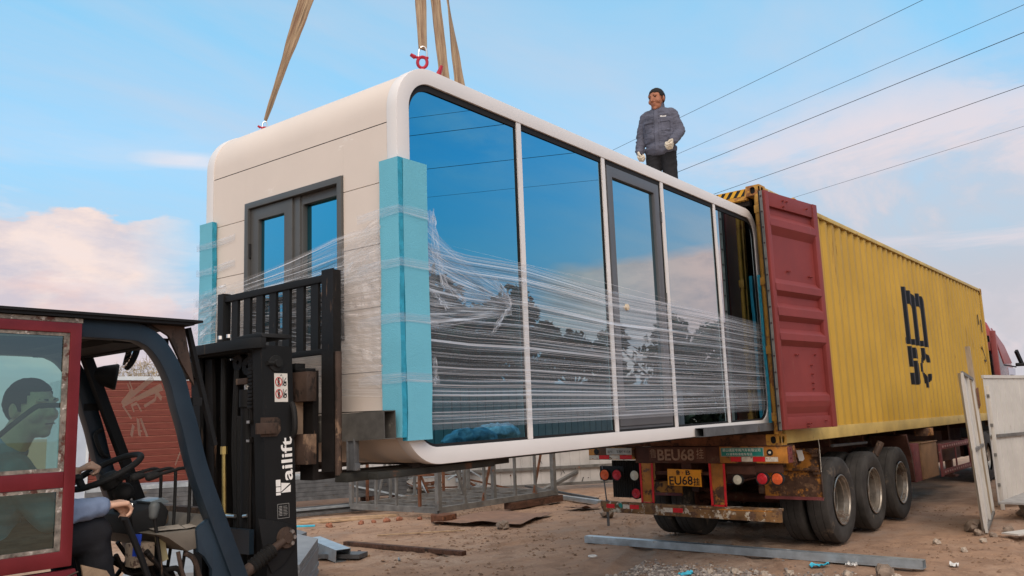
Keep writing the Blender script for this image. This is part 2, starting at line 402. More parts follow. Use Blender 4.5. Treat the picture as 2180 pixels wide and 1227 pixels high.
    def text(s, body, o, ax, ay, size, mi=0, extrude=.0012, bold=0., align='LEFT', width=None, shear=0):
        cu = bpy.data.curves.new('t', 'FONT'); cu.body = body; cu.size = size; cu.extrude = 0
        cu.offset = bold; cu.align_x = align; cu.resolution_u = 3; cu.shear = shear
        ob = bpy.data.objects.new('t', cu); COL.objects.link(ob)
        bpy.context.view_layer.update()
        me = ob.evaluated_get(bpy.context.evaluated_depsgraph_get()).to_mesh()
        ps = [v.co.copy() for v in me.vertices]; fs = [list(p.vertices) for p in me.polygons]
        o, ax, ay = V(o), V(ax), V(ay); sx = 1
        if ps and width:
            x0 = min(p.x for p in ps); x1 = max(p.x for p in ps); sx = width/(x1-x0)
            ps = [V(((p.x-x0), p.y, 0)) for p in ps]
        s.add([o+ax*p.x*sx+ay*p.y for p in ps], fs, mi)
        bpy.data.objects.remove(ob); bpy.data.curves.remove(cu); return s
    def each(s, name, mats, parent=None, **k):
        """build every loose piece as an object of its own"""
        par = list(range(len(s.v)))
        def find(a):
            while par[a] != a: par[a] = par[par[a]]; a = par[a]
            return a
        for f in s.f:
            r = find(f[0])
            for j in f[1:]: par[find(j)] = r
        groups = {}
        for f in s.f: groups.setdefault(find(f[0]), []).append(f)
        out = []
        for fs in groups.values():
            used = sorted({j for f in fs for j in f}); mp = {j: i for i, j in enumerate(used)}
            m = MB(); m.add([s.v[j] for j in used], [[mp[j] for j in f] for f in fs]); out.append(m.build(name, mats, parent, **k))
        return out
    def jitter(s, amt, sc=3, seed=0):
        for i, p in enumerate(s.v):
            s.v[i] = p+noise.noise_vector(p*sc+V((seed, seed*2, 0)))*amt
        return s
    def build(s, name, mats, parent=None, smooth=False, angle=35, bevel=0, weld=False, label=None, origin=None):
        mats = mats if isinstance(mats, (list, tuple)) else [mats]
        off = V((0, 0, 0))
        if parent is None:
            if origin is not None: off = V(origin)
            elif s.v:
                xs = [p.x for p in s.v]; ys = [p.y for p in s.v]; zs = [p.z for p in s.v]
                off = V(((min(xs)+max(xs))/2, (min(ys)+max(ys))/2, min(zs)))
        else: off = OFF.get(parent.name, V((0, 0, 0)))
        me = bpy.data.meshes.new(name)
        me.from_pydata([p-off for p in s.v], [], s.f)
        for m in mats: me.materials.append(M[m] if isinstance(m, str) else m)
        if len(mats) > 1: me.polygons.foreach_set('material_index', s.m)
        if s.uv:
            ul = me.uv_layers.new(name='UVMap')
            for lp in me.loops: ul.data[lp.index].uv = s.uv.get(lp.vertex_index, (0, 0))
        if weld or bevel:
            bm = bmesh.new(); bm.from_mesh(me)
            if weld: bmesh.ops.remove_doubles(bm, verts=bm.verts, dist=1e-4)
            bmesh.ops.recalc_face_normals(bm, faces=bm.faces)
            if bevel:
                es = [e for e in bm.edges if e.is_manifold and e.calc_face_angle(0) > .6]
                bmesh.ops.bevel(bm, geom=es, offset=bevel, segments=2, profile=.6, affect='EDGES', clamp_overlap=True)
            bm.to_mesh(me); bm.free()
        elif not s.uv:
            bm = bmesh.new(); bm.from_mesh(me); bmesh.ops.recalc_face_normals(bm, faces=bm.faces); bm.to_mesh(me); bm.free()
        if smooth or bevel:
            me.polygons.foreach_set('use_smooth', [True]*len(me.polygons))
            me.set_sharp_from_angle(angle=R(angle))
        ob = bpy.data.objects.new(name, me); COL.objects.link(ob)
        if parent is not None:
            ob.parent = parent; OFF[ob.name] = off
        else: ob.location = off
        if label: ob['label'] = label
        return ob
OFF = {}
def thing(name, label, cat, loc=(0, 0, 0), group=None, rot=None, local=False):
    """Empty at a thing's base; its parts are written in world space (or in the thing's own space if local)"""
    o = bpy.data.objects.new(name, None); COL.objects.link(o)
    o.empty_display_size = .2; o.location = loc
    if rot is not None: o.rotation_euler = rot
    o['label'] = label; o['category'] = cat
    if group: o['group'] = group
    OFF[o.name] = V((0, 0, 0)) if local else V(loc)
    return o
def tag(o, label, cat, group=None):
    o['label'] = label; o['category'] = cat
    if group: o['group'] = group
    return o
def setting(o, kind='structure'):
    o['kind'] = kind; return o
def copy_tree(o, parent=None):
    c = o.copy(); COL.objects.link(c)
    if parent is not None: c.parent = parent
    for ch in [x for x in bpy.data.objects if x.parent == o]:
        copy_tree(ch, c)
    return c
def remesh(mb, voxel=.006, smooth=3, factor=.5):
    """one continuous skin grown over overlapping closed shapes"""
    me = bpy.data.meshes.new('tmp'); me.from_pydata([tuple(p) for p in mb.v], [], mb.f)
    bm = bmesh.new(); bm.from_mesh(me); bmesh.ops.recalc_face_normals(bm, faces=bm.faces); bm.to_mesh(me); bm.free()
    ob = bpy.data.objects.new('tmp', me); COL.objects.link(ob)
    r = ob.modifiers.new('r', 'REMESH'); r.mode = 'VOXEL'; r.voxel_size = voxel
    if smooth:
        q = ob.modifiers.new('s', 'SMOOTH'); q.iterations = smooth; q.factor = factor
    bpy.context.view_layer.update()
    e = ob.evaluated_get(bpy.context.evaluated_depsgraph_get()).to_mesh()
    out = MB(); out.v = [v.co.copy() for v in e.vertices]; out.f = [list(p.vertices) for p in e.polygons]; out.m = [0]*len(out.f)
    bpy.data.objects.remove(ob); return out
def rrect(x0, x1, z0, z1, r, n=8):
    """closed rounded-rectangle outline, (x, z) pairs, starting bottom-left going round"""
    out = []
    for cx, cz, a0 in ((x0+r, z0+r, 180), (x1-r, z0+r, 270), (x1-r, z1-r, 0), (x0+r, z1-r, 90)):
        for k in range(n+1):
            a = R(a0+90*k/n); out.append((cx+r*math.cos(a), cz+r*math.sin(a)))
    return out
# ------------------------------------------------------------------ sky and sun
SUN_EL, SUN_AZ = R(38), R(226)        # azimuth measured from +X towards +Y
def make_world():
    w = bpy.data.worlds.new('World'); scene.world = w; w.use_nodes = True
    nt = w.node_tree; nt.nodes.clear()
    out = nt.nodes.new('ShaderNodeOutputWorld'); bg = nt.nodes.new('ShaderNodeBackground')
    tc = nt.nodes.new('ShaderNodeTexCoord').outputs['Generated']
    sep = nt.nodes.new('ShaderNodeSeparateXYZ'); L(nt, tc, sep.inputs[0])
    x, y, z = sep.outputs
    grad = ramp(nt, z, [(0, (.62, .52, .56)), (.10, (.58, .58, .68)), (.19, (.44, .74, .98)), (.30, (.40, .78, 1.12)),
                        (.45, (.28, .70, 1.05)), (.62, (.30, .58, .86)), (1, (.34, .50, .72))])
    sky = nt.nodes.new('ShaderNodeTexSky'); sky.sky_type = 'NISHITA'; sky.sun_disc = False
    sky.sun_elevation = SUN_EL; sky.sun_rotation = math.pi/2-SUN_AZ
    sky.air_density = 1; sky.dust_density = .6
    base = mixc(nt, 1, grad, mixc(nt, 1, sky.outputs[0], (.012, .012, .012), 'MULTIPLY'), 'ADD')
    base = mixc(nt, 1, base, (.86, .86, .86), 'MULTIPLY')
    # the sky turns a deeper blue away from the sunset
    def dm(az, el, inner, outer):
        d = V((math.cos(R(el))*math.cos(R(az)), math.cos(R(el))*math.sin(R(az)), math.sin(R(el))))
        vm = nt.nodes.new('ShaderNodeVectorMath'); vm.operation = 'DOT_PRODUCT'
        L(nt, tc, vm.inputs[0]); vm.inputs[1].default_value = d
        return ramp(nt, vm.outputs['Value'], [(math.cos(R(outer)), (0, 0, 0)), (math.cos(R(inner)), (1, 1, 1))])
    deep = math_n(nt, 'MULTIPLY', dm(-58, 30, 22, 62), ramp(nt, z, [(.06, (.25,)*3), (.34, (1, 1, 1))]))
    base = mixc(nt, math_n(nt, 'MULTIPLY', deep, .9), base, mixc(nt, 1, base, (.25, .66, .86), 'MULTIPLY'))
    # clouds: flat sheets seen in perspective, so divide by height above the horizon
    zz = math_n(nt, 'ADD', math_n(nt, 'MAXIMUM', z, .0), .16)
    cx = nt.nodes.new('ShaderNodeCombineXYZ')
    L(nt, math_n(nt, 'DIVIDE', x, zz), cx.inputs[0]); L(nt, math_n(nt, 'DIVIDE', y, zz), cx.inputs[1]); L(nt, math_n(nt, 'MULTIPLY', z, 2.), cx.inputs[2])
    cv = cx.outputs[0]
    def dirmask(az, el, inner, outer):
        d = V((math.cos(R(el))*math.cos(R(az)), math.cos(R(el))*math.sin(R(az)), math.sin(R(el))))
        vm = nt.nodes.new('ShaderNodeVectorMath'); vm.operation = 'DOT_PRODUCT'
        L(nt, tc, vm.inputs[0]); vm.inputs[1].default_value = d
        return ramp(nt, vm.outputs['Value'], [(math.cos(R(outer)), (0, 0, 0)), (math.cos(R(inner)), (1, 1, 1))])
    def band(z0, z1, z2, z3):
        return ramp(nt, z, [(z0, (0, 0, 0)), (z1, (1, 1, 1)), (z2, (1, 1, 1)), (z3, (0, 0, 0))])
    # 1. thin streaks over the whole sky, stronger to the right of the view
    st = noise_n(nt, mapping(nt, cv, (.55, 1.7, 1), (0, 0, R(28))), 1.0, 7, .58, .4)
    stm = ramp(nt, st, [(.34, (0, 0, 0)), (.56, (1, 1, 1))])
    right = math_n(nt, 'MULTIPLY', dirmask(3, 11, 12, 33), ramp(nt, z, [(.05, (.9,)*3), (.27, (.9,)*3), (.37, (0, 0, 0))]))
    a1 = math_n(nt, 'MULTIPLY', math_n(nt, 'MULTIPLY', stm, right), .85)
    wide = math_n(nt, 'MULTIPLY', ramp(nt, st, [(.48, (0, 0, 0)), (.72, (1, 1, 1))]), .45)
    col = mixc(nt, wide, base, (.66, .66, .74))
    hz = ramp(nt, z, [(.0, (1, 1, 1)), (.11, (.75,)*3), (.26, (0, 0, 0))])
    col = mixc(nt, math_n(nt, 'MULTIPLY', math_n(nt, 'MULTIPLY', hz, dirmask(2, 6, 6, 40)), .9), col, (.60, .57, .59))
    pinkr = mixc(nt, ramp(nt, st, [(.50, (0, 0, 0)), (.66, (1, 1, 1))]), (.60, .60, .67), (.90, .73, .72))
    col = mixc(nt, a1, col, pinkr)
    # 2. cumulus banks
    cu = noise_n(nt, mapping(nt, tc, (5.2, 5.2, 11), loc=(1.3, .2, .4)), 1.0, 8, .56, .15)
    cu2 = noise_n(nt, mapping(nt, tc, (12, 12, 30), loc=(2, 1, .4)), 1.0, 6, .6)
    zb = math_n(nt, 'ADD', z, math_n(nt, 'MULTIPLY', math_n(nt, 'SUBTRACT', cu, .5), -.16))
    def band2(z0, z1, z2, z3):
        return ramp(nt, zb, [(z0, (0, 0, 0)), (z1, (1, 1, 1)), (z2, (1, 1, 1)), (z3, (0, 0, 0))])
    def bank(col, m, lo, hi, light, shade, amt=1.):
        s = math_n(nt, 'MULTIPLY', m, math_n(nt, 'ADD', cu, math_n(nt, 'MULTIPLY', m, .28)))
        k = math_n(nt, 'MULTIPLY', ramp(nt, s, [(lo, (0, 0, 0)), (hi, (1, 1, 1))]), amt)
        c = mixc(nt, ramp(nt, cu2, [(.36, (0, 0, 0)), (.62, (1, 1, 1))]), shade, light)
        return mixc(nt, k, col, c)
    left = math_n(nt, 'MULTIPLY', dirmask(74, 9, 7, 19), band2(.10, .13, .222, .240))
    col = bank(col, left, .36, .66, (.98, .78, .70), (.66, .60, .66), .92)
    far_l = math_n(nt, 'MULTIPLY', dirmask(62, 7.5, 6, 17), band2(.04, .08, .150, .172))
    col = bank(col, far_l, .45, .70, (.84, .64, .62), (.66, .58, .64), .8)
    wisp = noise_n(nt, mapping(nt, tc, (3.0, 3.0, 13), (0, R(8), 0), (5, 2, 0)), 1.0, 9, .62, .6)
    wm = math_n(nt, 'MULTIPLY', math_n(nt, 'MULTIPLY', ramp(nt, wisp, [(.47, (0, 0, 0)), (.60, (1, 1, 1))]), dirmask(8, 13, 6, 24)), ramp(nt, z, [(.10, (.3,)*3), (.20, (1, 1, 1)), (.30, (.9,)*3), (.35, (0, 0, 0))]))
    col = mixc(nt, math_n(nt, 'MULTIPLY', wm, .75), col, (.86, .74, .76))
    wl = math_n(nt, 'MULTIPLY', math_n(nt, 'MULTIPLY', ramp(nt, wisp, [(.50, (0, 0, 0)), (.66, (1, 1, 1))]), dirmask(66, 11, 8, 22)), ramp(nt, z, [(.12, (1, 1, 1)), (.26, (.7,)*3), (.34, (0, 0, 0))]))
    col = mixc(nt, math_n(nt, 'MULTIPLY', wl, .6), col, (.90, .80, .80))
    puff = math_n(nt, 'MULTIPLY', dirmask(61.2, 17.2, .3, 2.6), band(.280, .292, .300, .316))
    col = bank(col, puff, .35, .9, (.92, .84, .86), (.8, .78, .84), .8)
    # behind the camera: the pink bank mirrored in the cabin's glass
    back = math_n(nt, 'MULTIPLY', dirmask(-24, 8, 8, 14), band(.0, .05, .165, .235))
    col = bank(col, back, .42, .62, (1.25, .74, .64), (.80, .55, .54))
    back2 = math_n(nt, 'MULTIPLY', dirmask(-38, 20, .5, 5), ramp(nt, cu2, [(.45, (0, 0, 0)), (.7, (1, 1, 1))]))
    col = mixc(nt, math_n(nt, 'MULTIPLY', back2, .28), col, (.85, .78, .84))
    # added out of view to brighten the yard: high cloud overhead, glow behind camera
    oh = noise_n(nt, mapping(nt, tc, (3.2, 3.2, 2.2), loc=(4, 2, 1)), 1.0, 5, .6)
    ohm = math_n(nt, 'MULTIPLY', ramp(nt, oh, [(.34, (.35,)*3), (.62, (1, 1, 1))]), ramp(nt, z, [(.58, (0, 0, 0)), (.86, (1, 1, 1))]))
    col = mixc(nt, ohm, col, (1.0, .92, .84))
    glow = dirmask(226, 22, 0, 68)
    ov = nt.nodes.new('ShaderNodeMix'); ov.data_type = 'RGBA'; ov.blend_type = 'ADD'; ov.clamp_result = False
    ov.inputs[0].default_value = 1.0
    gs = nt.nodes.new('ShaderNodeVectorMath'); gs.operation = 'SCALE'; gs.inputs[0].default_value = (1.85, 1.36, .98)
    L(nt, math_n(nt, 'POWER', glow, 1.6), gs.inputs['Scale'])
    os_ = nt.nodes.new('ShaderNodeVectorMath'); os_.operation = 'SCALE'; os_.inputs[0].default_value = (.62, .50, .40)
    L(nt, ohm, os_.inputs['Scale'])
    va = nt.nodes.new('ShaderNodeVectorMath'); va.operation = 'ADD'; L(nt, gs.outputs[0], va.inputs[0]); L(nt, os_.outputs[0], va.inputs[1])
    vb = nt.nodes.new('ShaderNodeVectorMath'); vb.operation = 'ADD'; L(nt, col, vb.inputs[0]); L(nt, va.outputs[0], vb.inputs[1])
    L(nt, vb.outputs[0], bg.inputs[0]); bg.inputs[1].default_value = 1.0
    nt.nodes.remove(ov)
    # below the horizon
    L(nt, bg.outputs[0], out.inputs[0])
make_world()
sl = bpy.data.lights.new('sun', 'SUN'); sl.energy = 1.1; sl.angle = R(26); sl.color = (1, .90, .80)
so = bpy.data.objects.new('sun', sl); COL.objects.link(so)
sd = V((math.cos(SUN_EL)*math.cos(SUN_AZ), math.cos(SUN_EL)*math.sin(SUN_AZ), math.sin(SUN_EL)))
so.rotation_euler = sd.to_track_quat('Z', 'Y').to_euler(); so.location = sd*40
scene.view_settings.view_transform = 'Standard'; scene.view_settings.look = 'None'
scene.view_settings.exposure = 0; scene.view_settings.gamma = 1
scene.cycles.max_bounces = 8; scene.cycles.transparent_max_bounces = 24
scene.cycles.caustics_reflective = False; scene.cycles.caustics_refractive = False
scene.cycles.sample_clamp_indirect = 4

# ------------------------------------------------------------------ ground
def gh(x, y):
    """height of the bare earth"""
    d = math.hypot(x-1, y-2)
    k = max(0, 1-d/40)
    h = noise.fractal(V((x*.55, y*.55, 0)), 1, 2, 4)*.035+noise.fractal(V((x*2.6, y*2.6, 3)), .9, 2.1, 4)*.016
    rut = abs(noise.noise(V((x*.9, y*.9, 9)))); tr = 0
    for x0, y0, a, w in ((-1.6, 1.0, .55, .17), (-.2, .2, .50, .17), (-3.0, 4.4, -.18, .15), (2.2, -1.9, .12, .16)):
        q = (y-y0)-(x-x0)*a-.25*noise.noise(V((x*.4, x0, 0))); e = abs(q)
        if e < w: tr -= .022*(1-(e/w)**4)*(1+.35*math.sin((x*math.cos(a)+y*math.sin(a))*52))
        elif e < w*1.6: tr += .016*(1-(e-w)/(w*.6))
    return G+(h-.02-max(0, .12-rut)*.11+tr*max(0, min(1, (7-abs(x))/3)))*k
def ground():
    def axis(a, b, fine0, fine1, fs, cs):
        out = []; t = a
        while t < fine0: out.append(t); t += max(cs*(fine0-t)/(fine0-a), fs*1.5)
        t = fine0
        while t < fine1: out.append(t); t += fs
        g = fs
        while t < b: out.append(t); g *= 1.25; t += g
        out.append(b); return out
    xs = axis(-400, 500, -4, 6.5, .055, 60); ys = axis(-300, 700, -2.2, 8.5, .055, 60)
    mb = MB(); nx, ny = len(xs), len(ys)
    mb.v = [V((x, y, gh(x, y))) for y in ys for x in xs]
    mb.f = [[j*nx+i, j*nx+i+1, (j+1)*nx+i+1, (j+1)*nx+i] for j in range(ny-1) for i in range(nx-1)]
    mb.m = [0]*len(mb.f)
    m = bpy.data.materials.new('bare_earth'); m.use_nodes = True; nt = m.node_tree; b = nt.nodes['Principled BSDF']
    tc = nt.nodes.new('ShaderNodeTexCoord').outputs['Object']
    big = noise_n(nt, mapping(nt, tc, (.45, .8, 1)), 1, 5, .6); mid = noise_n(nt, tc, 3.4, 7, .62, .3); fine = noise_n(nt, tc, 26, 6, .7)
    c = ramp(nt, big, [(.34, (.27, .20, .155)), (.5, (.37, .235, .155)), (.66, (.42, .305, .225))])
    c = mixc(nt, ramp(nt, mid, [(.47, (0, 0, 0)), (.62, (.85,)*3)]), c, (.24, .15, .10))
    c = mixc(nt, ramp(nt, fine, [(.35, (.7,)*3), (.58, (0, 0, 0))]), c, (.28, .185, .13))
    sp = nt.nodes.new('ShaderNodeTexVoronoi'); sp.inputs['Scale'].default_value = 24; L(nt, tc, sp.inputs['Vector'])
    dots = ramp(nt, sp.outputs['Distance'], [(.06, (1, 1, 1)), (.16, (0, 0, 0))])
    dn = ramp(nt, noise_n(nt, tc, 1.7, 4), [(.5, (0, 0, 0)), (.62, (1, 1, 1))])
    c = mixc(nt, math_n(nt, 'MULTIPLY', dots, dn), c, (.58, .48, .39))
    L(nt, c, b.inputs['Base Color']); b.inputs['Roughness'].default_value = .95
    b.inputs['Specular IOR Level'].default_value = .2
    h = math_n(nt, 'ADD', math_n(nt, 'MULTIPLY', mid, .8), math_n(nt, 'MULTIPLY', fine, .5))
    bn = nt.nodes.new('ShaderNodeBump'); bn.inputs['Strength'].default_value = .9; bn.inputs['Distance'].default_value = .03
    L(nt, h, bn.inputs['Height']); L(nt, bn.outputs[0], b.inputs['Normal'])
    o = mb.build('ground', m, smooth=True, angle=80, origin=(0, 0, 0))
    setting(o)
ground()
# ------------------------------------------------------------------ glass cabin hanging in the slings
CL, CW, CH, CR = 5.753, 1.974, 2.440, .32
CAB_LOC = V((-5.5435, -.0551, .1282)); CAB_ROT = (R(.2967), -R(.4817), R(2.008))
CAB_M = Matrix.Translation(CAB_LOC) @ (Matrix.Rotation(CAB_ROT[2], 4, 'Z') @ Matrix.Rotation(CAB_ROT[1], 4, 'Y') @ Matrix.Rotation(CAB_ROT[0], 4, 'X'))
def cabw(x, y, z): return CAB_M @ V((x, y, z))
def cabin():
    t = thing('glass_cabin', 'white framed beige cabin with a blue glass wall hanging half into the yellow container', 'cabin', CAB_LOC, rot=CAB_ROT, local=True)
    out = rrect(0, CL, 0, CH, CR, 12)
    inn = rrect(.107, CL-.11, .10, 2.338, .20, 12)
    # glass side frame ring, with its return that wraps the corner
    mb = MB()
    o3 = [(x, 0, z) for x, z in out]; i3 = [(x, 0, z) for x, z in inn]
    mb.ring(o3, i3, (0, .085, 0))
    mb.build('front_frame', 'white', t, bevel=.004, angle=40)
    mb = MB(); inn2 = rrect(.05, CL-.05, .05, CH-.05, CR-.05, 12)
    mb.ring([(x, CW-.085, z) for x, z in out], [(x, CW-.085, z) for x, z in inn2], (0, .085, 0))
    mb.build('rear_frame', 'white', t, bevel=.004, angle=40)
    # closed back behind the rear frame
    mb = MB(); mb.prism([(x, CW-.05, z) for x, z in inn2], (0, .03, 0)); mb.build('rear_wall', 'clad', t)
    # cladding shell between the frames, set in a few mm; end walls are separate panels
    sh = rrect(.006, CL-.006, .006, CH-.006, CR-.006, 12)
    y0, y1 = .085, CW-.085
    shell = MB(); n = len(sh)
    zlo, zhi = .325, 2.045
    for k in range(n):
        a, b = sh[k], sh[(k+1) % n]
        if a[0] < .02 and b[0] < .02 and abs(a[1]-b[1]) > .5:      # camera end, open between the panels
            shell.add([(a[0], y0, a[1]), (a[0], y1, a[1]), (a[0], y1, zhi), (a[0], y0, zhi)], [(0, 1, 2, 3)]); continue
        shell.add([(a[0], y0, a[1]), (a[0], y1, a[1]), (b[0], y1, b[1]), (b[0], y0, b[1])], [(0, 1, 2, 3)])
    shell.build('roof_and_floor_cladding', 'clad', t, smooth=True, angle=50, weld=True)
    liner = MB()
    li = rrect(.10, CL-.10, .09, CH-.09, CR-.1, 8)
    for k in range(len(li)):
        a, b = li[k], li[(k+1) % len(li)]
        if a[0] < .12 and b[0] < .12 and abs(a[1]-b[1]) > .5:
            wy0, wy1, wz0, wz1 = .53, 1.44, .80, 1.74
            for (ya, yb, za, zb) in ((y0, wy0, b[1], a[1]), (wy1, y1-.0, b[1], a[1]), (wy0, wy1, b[1], wz0), (wy0, wy1, wz1, a[1])):
                liner.add([(a[0], ya, za), (a[0], yb, za), (a[0], yb, zb), (a[0], ya, zb)], [(0, 1, 2, 3)])
            continue
        liner.add([(a[0], y0, a[1]), (a[0], y1-.03, a[1]), (b[0], y1-.03, b[1]), (b[0], y0, b[1])], [(0, 1, 2, 3)])
    liner.build('interior_lining', mat('pale_interior_lining', (.30, .27, .24), .6, 0, .05, 2), t, weld=True)
    # end wall panels with hairline gaps over a dark core
    rows = [.10, .55, .93, 1.305, 1.679, 2.040]
    P = MB(); g = .0022
    hy0, hy1, hz0, hz1 = .478, 1.490, .752, 1.792
    def panel(a, b, c, d): P.bx(.003, .022, a, b, c, d)
    for z0, z1 in zip(rows[:-1], rows[1:]):
        z0 += g; z1 -= g
        if z0 < .33: z0 = .325
        if z1 <= hz0 or z0 >= hz1: panel(y0+g, y1-g, z0, z1)
        else:
            panel(y0+g, hy0, z0, z1); panel(hy1, y1-g, z0, z1)
            if z0 < hz0: panel(hy0+.0005, hy1-.0005, z0, hz0)
            if z1 > hz1: panel(hy0+.0005, hy1-.0005, hz1, z1)
    P.build('end_wall_panels', 'clad', t)
    C = MB()
    for (a, b, c, d) in ((y0, hy0, .30, 2.07), (hy1, y1, .30, 2.07), (hy0, hy1, .30, hz0), (hy0, hy1, hz1, 2.07)):
        C.bx(.0225, .05, a, b, c, d)
    C.build('end_wall_core', 'dark', t)
    # ---- end window: outer frame, opening sash (left), fixed light (right)
    def rectring(mb, ya, yb, za, zb, w, xa, xb, wl=None, wr=None, wt=None, wb=None):
        wl = w if wl is None else wl; wr = w if wr is None else wr; wt = w if wt is None else wt; wb = w if wb is None else wb
        mb.ring([(xa, ya, za), (xa, yb, za), (xa, yb, zb), (xa, ya, zb)], [(xa, ya+wr, za+wb), (xa, yb-wl, za+wb), (xa, yb-wl, zb-wt), (xa, ya+wr, zb-wt)], (xb-xa, 0, 0))
    w = MB(); rectring(w, .482, 1.486, .756, 1.788, .042, -.014, .10)
    fr = w.build('window_frame', 'grey_al', t, bevel=.003)
    w = MB(); w.bx(.020, .085, .925, .985, .80, 1.745); rectring(w, .525, .925, .80, 1.745, .02, .030, .085, wt=.06)
    w.build('mullion', 'grey_al', fr, bevel=.002)
    w = MB(); rectring(w, .990, 1.440, .803, 1.742, .085, .008, .060); sash = w.build('sash', 'grey_al', t, bevel=.004)
    w = MB(); w.bx(.034, .040, 1.076, 1.354, .889, 1.656); w.build('pane', 'win_glass', sash)
    w = MB(); w.tube([(.002, 1.441, 1.40), (.002, 1.441, 1.50)], .010, 8); w.build('hinge', 'dark', sash)
    w = MB(); w.bx(.066, .072, .548, .922, .822, 1.684); w.build('pane', 'win_glass', fr)
    # ---- glass front
    for a, b in ((1.205, 1.256), (2.362, 2.412), (3.398, 3.450), (4.560, 4.610)):
        w = MB(); w.bx(a, b, .006, .016, .102, 2.336); w.build('mullion', 'white', t)
        w = MB(); w.bx(a+.004, b-.004, .0165, .080, .104, 2.334); w.bx(a-.014, a+.0035, .018, .080, .104, 2.334); w.bx(b-.0035, b+.006, .018, .080, .104, 2.334); w.each('glazing_bead', 'dark', t)
    # dark bead all round
    bi = rrect(.120, CL-.125, .118, 2.296, .185, 12)
    w = MB(); w.ring([(x, .014, z) for x, z in inn], [(x, .014, z) for x, z in bi], (0, .008, 0)); w.build('edge_bead', 'dark', t)
    tops = lambda x: [p for p in inn if 0]
    spans = [(.110, 1.190), (1.266, 2.348), None, (3.460, 4.545), (4.620, 5.640)]
    for k, sp in enumerate(spans):
        if sp is None: continue
        a, b = sp; w = MB()
        if k == 0: q_ = rrect(.114, 4, .114, 2.326, .193, 10); pts = [(b, .114), (b, 2.326)]+q_[33:]+q_[:11]
        elif k == 4: q_ = rrect(2, CL-.116, .114, 2.326, .193, 10); pts = [(a, 2.326), (a, .114)]+q_[11:33]
        else: pts = [(a, .112), (b, .112), (b, 2.328), (a, 2.328)]
        w.prism([(x, .024, z) for x, z in pts], (0, .008, 0)); w.build('glass_pane', 'cab_glass', t)
    # door
    w = MB()
    def xr(mb, xa, xb, za, zb, l, r_, tt, bb, ya, yb):
        mb.ring([(xa, ya, za), (xb, ya, za), (xb, ya, zb), (xa, ya, zb)], [(xa+l, ya, za+bb), (xb-r_, ya, za+bb), (xb-r_, ya, zb-tt), (xa+l, ya, zb-tt)], (0, yb-ya, 0))
    xr(w, 2.424, 3.386, .108, 2.328, .022, .022, .030, .03, .022, .080)
    d = w.build('door', 'grey_door', t, bevel=.002)
    w = MB(); xr(w, 2.449, 3.361, .141, 2.296, .085, .090, .090, .12, .012, .060); w.build('door_leaf_frame', 'grey_door', d, bevel=.004)
    w = MB(); w.bx(2.536, 3.269, .040, .048, .263, 2.204); w.build('pane', 'cab_glass', d)
    w = MB(); w.lathe([(.0, -.034), (.026, -.030), (.028, -.012), (.012, -.006), (.012, .012)], (2.600, .0, 1.105), (0, 1, 0), 16); w.build('handle', mat('cream_knob', (.62, .52, .38), .4), d, smooth=True)
    w = MB()
    for zz in (.55, 1.2, 1.95): w.bx(3.372, 3.392, .006, .020, zz, zz+.10)
    w.each('hinge', 'grey_al', d)
    # floor inside, visible through the glass
    w = MB(); w.bx(.13, CL-.13, .10, CW-.12, .095, .125); w.build('floor_board', mat('grey_floor_board', (.12, .12, .125), .5, 0, .1, 3), t)
    # under-frame runners
    w = MB()
    for yy in (.25, CW/2, CW-.25): w.bx(.35, CL-.3, yy-.05, yy+.05, -.028, .001)
    for k in range(8): w.bx(.5+k*.65, .56+k*.65, .2, CW-.2, -.020, .0005)
    w.each('under_frame_bar', 'under', t)
cabin()

# things standing or stuck on the cabin; written in cabin space and moved to the world
def cabx(mb):
    mb.v = [CAB_M @ p for p in mb.v]; return mb
def foam_board(x0, x1, y0, y1, z0, z1, label, seed, edge, lean=0., bend=.010):
    mb = MB(); n = 22
    thin_x = (x1-x0) < (y1-y0)
    def sec(i):
        f = i/n; z = z0+(z1-z0)*f
        s1 = noise.noise(V((seed, f*5, 0)))*bend; s2 = noise.noise(V((seed+9, f*6, 2)))*bend
        wig = noise.noise(V((seed+4, f*2.2, 5)))*bend*1.2+lean*f
        if thin_x: return [(x0+wig, y0+s1, z), (x1+wig, y0+s1, z), (x1+wig, y1+s2, z), (x0+wig, y1+s2, z)]
        return [(x0+s1, y0+wig, z), (x1+s2, y0+wig, z), (x1+s2, y1+wig, z), (x0+s1, y1+wig, z)]
    vs = []
    for i in range(n+1): vs += sec(i)
    fs = [(3, 2, 1, 0), (4*n, 4*n+1, 4*n+2, 4*n+3)]; ms = [1, 1]
    for i in range(n):
        for k in range(4):
            fs.append((4*i+k, 4*i+(k+1) % 4, 4*i+4+(k+1) % 4, 4*i+4+k))
            long_side = (k in (1, 3)) if thin_x else (k in (0, 2))
            ms.append(0 if long_side else 1)
    b = mb.add(vs, fs); mb.m = ms
    o = cabx(mb).build('foam_board', ['foam', 'foam_edge'], None)
    tag(o, label, 'foam board', 'blue foam corner guards'); return o
foam_board(-.042, -.006, -.045, .112, .17, 1.79, 'blue foam board standing on the beige end wall, right at the near corner', 1, 0)
foam_board(.000, .205, -.044, -.005, .15, 1.79, 'blue foam board on the glass side, first to the right of the near corner', 5, 0)
foam_board(-.042, -.006, 1.825, 1.985, .45, 1.715, 'narrow blue foam board on the far left corner of the beige end wall', 8, 0)
foam_board(-.020, .165, 1.978, 2.012, .45, 1.70, 'blue foam board wrapped round the far left corner, facing away', 12, 0)
foam_board(5.60, 5.72, -.040, -.006, .06, 1.70, 'thin blue foam strip beside the yellow container post', 15, 0)

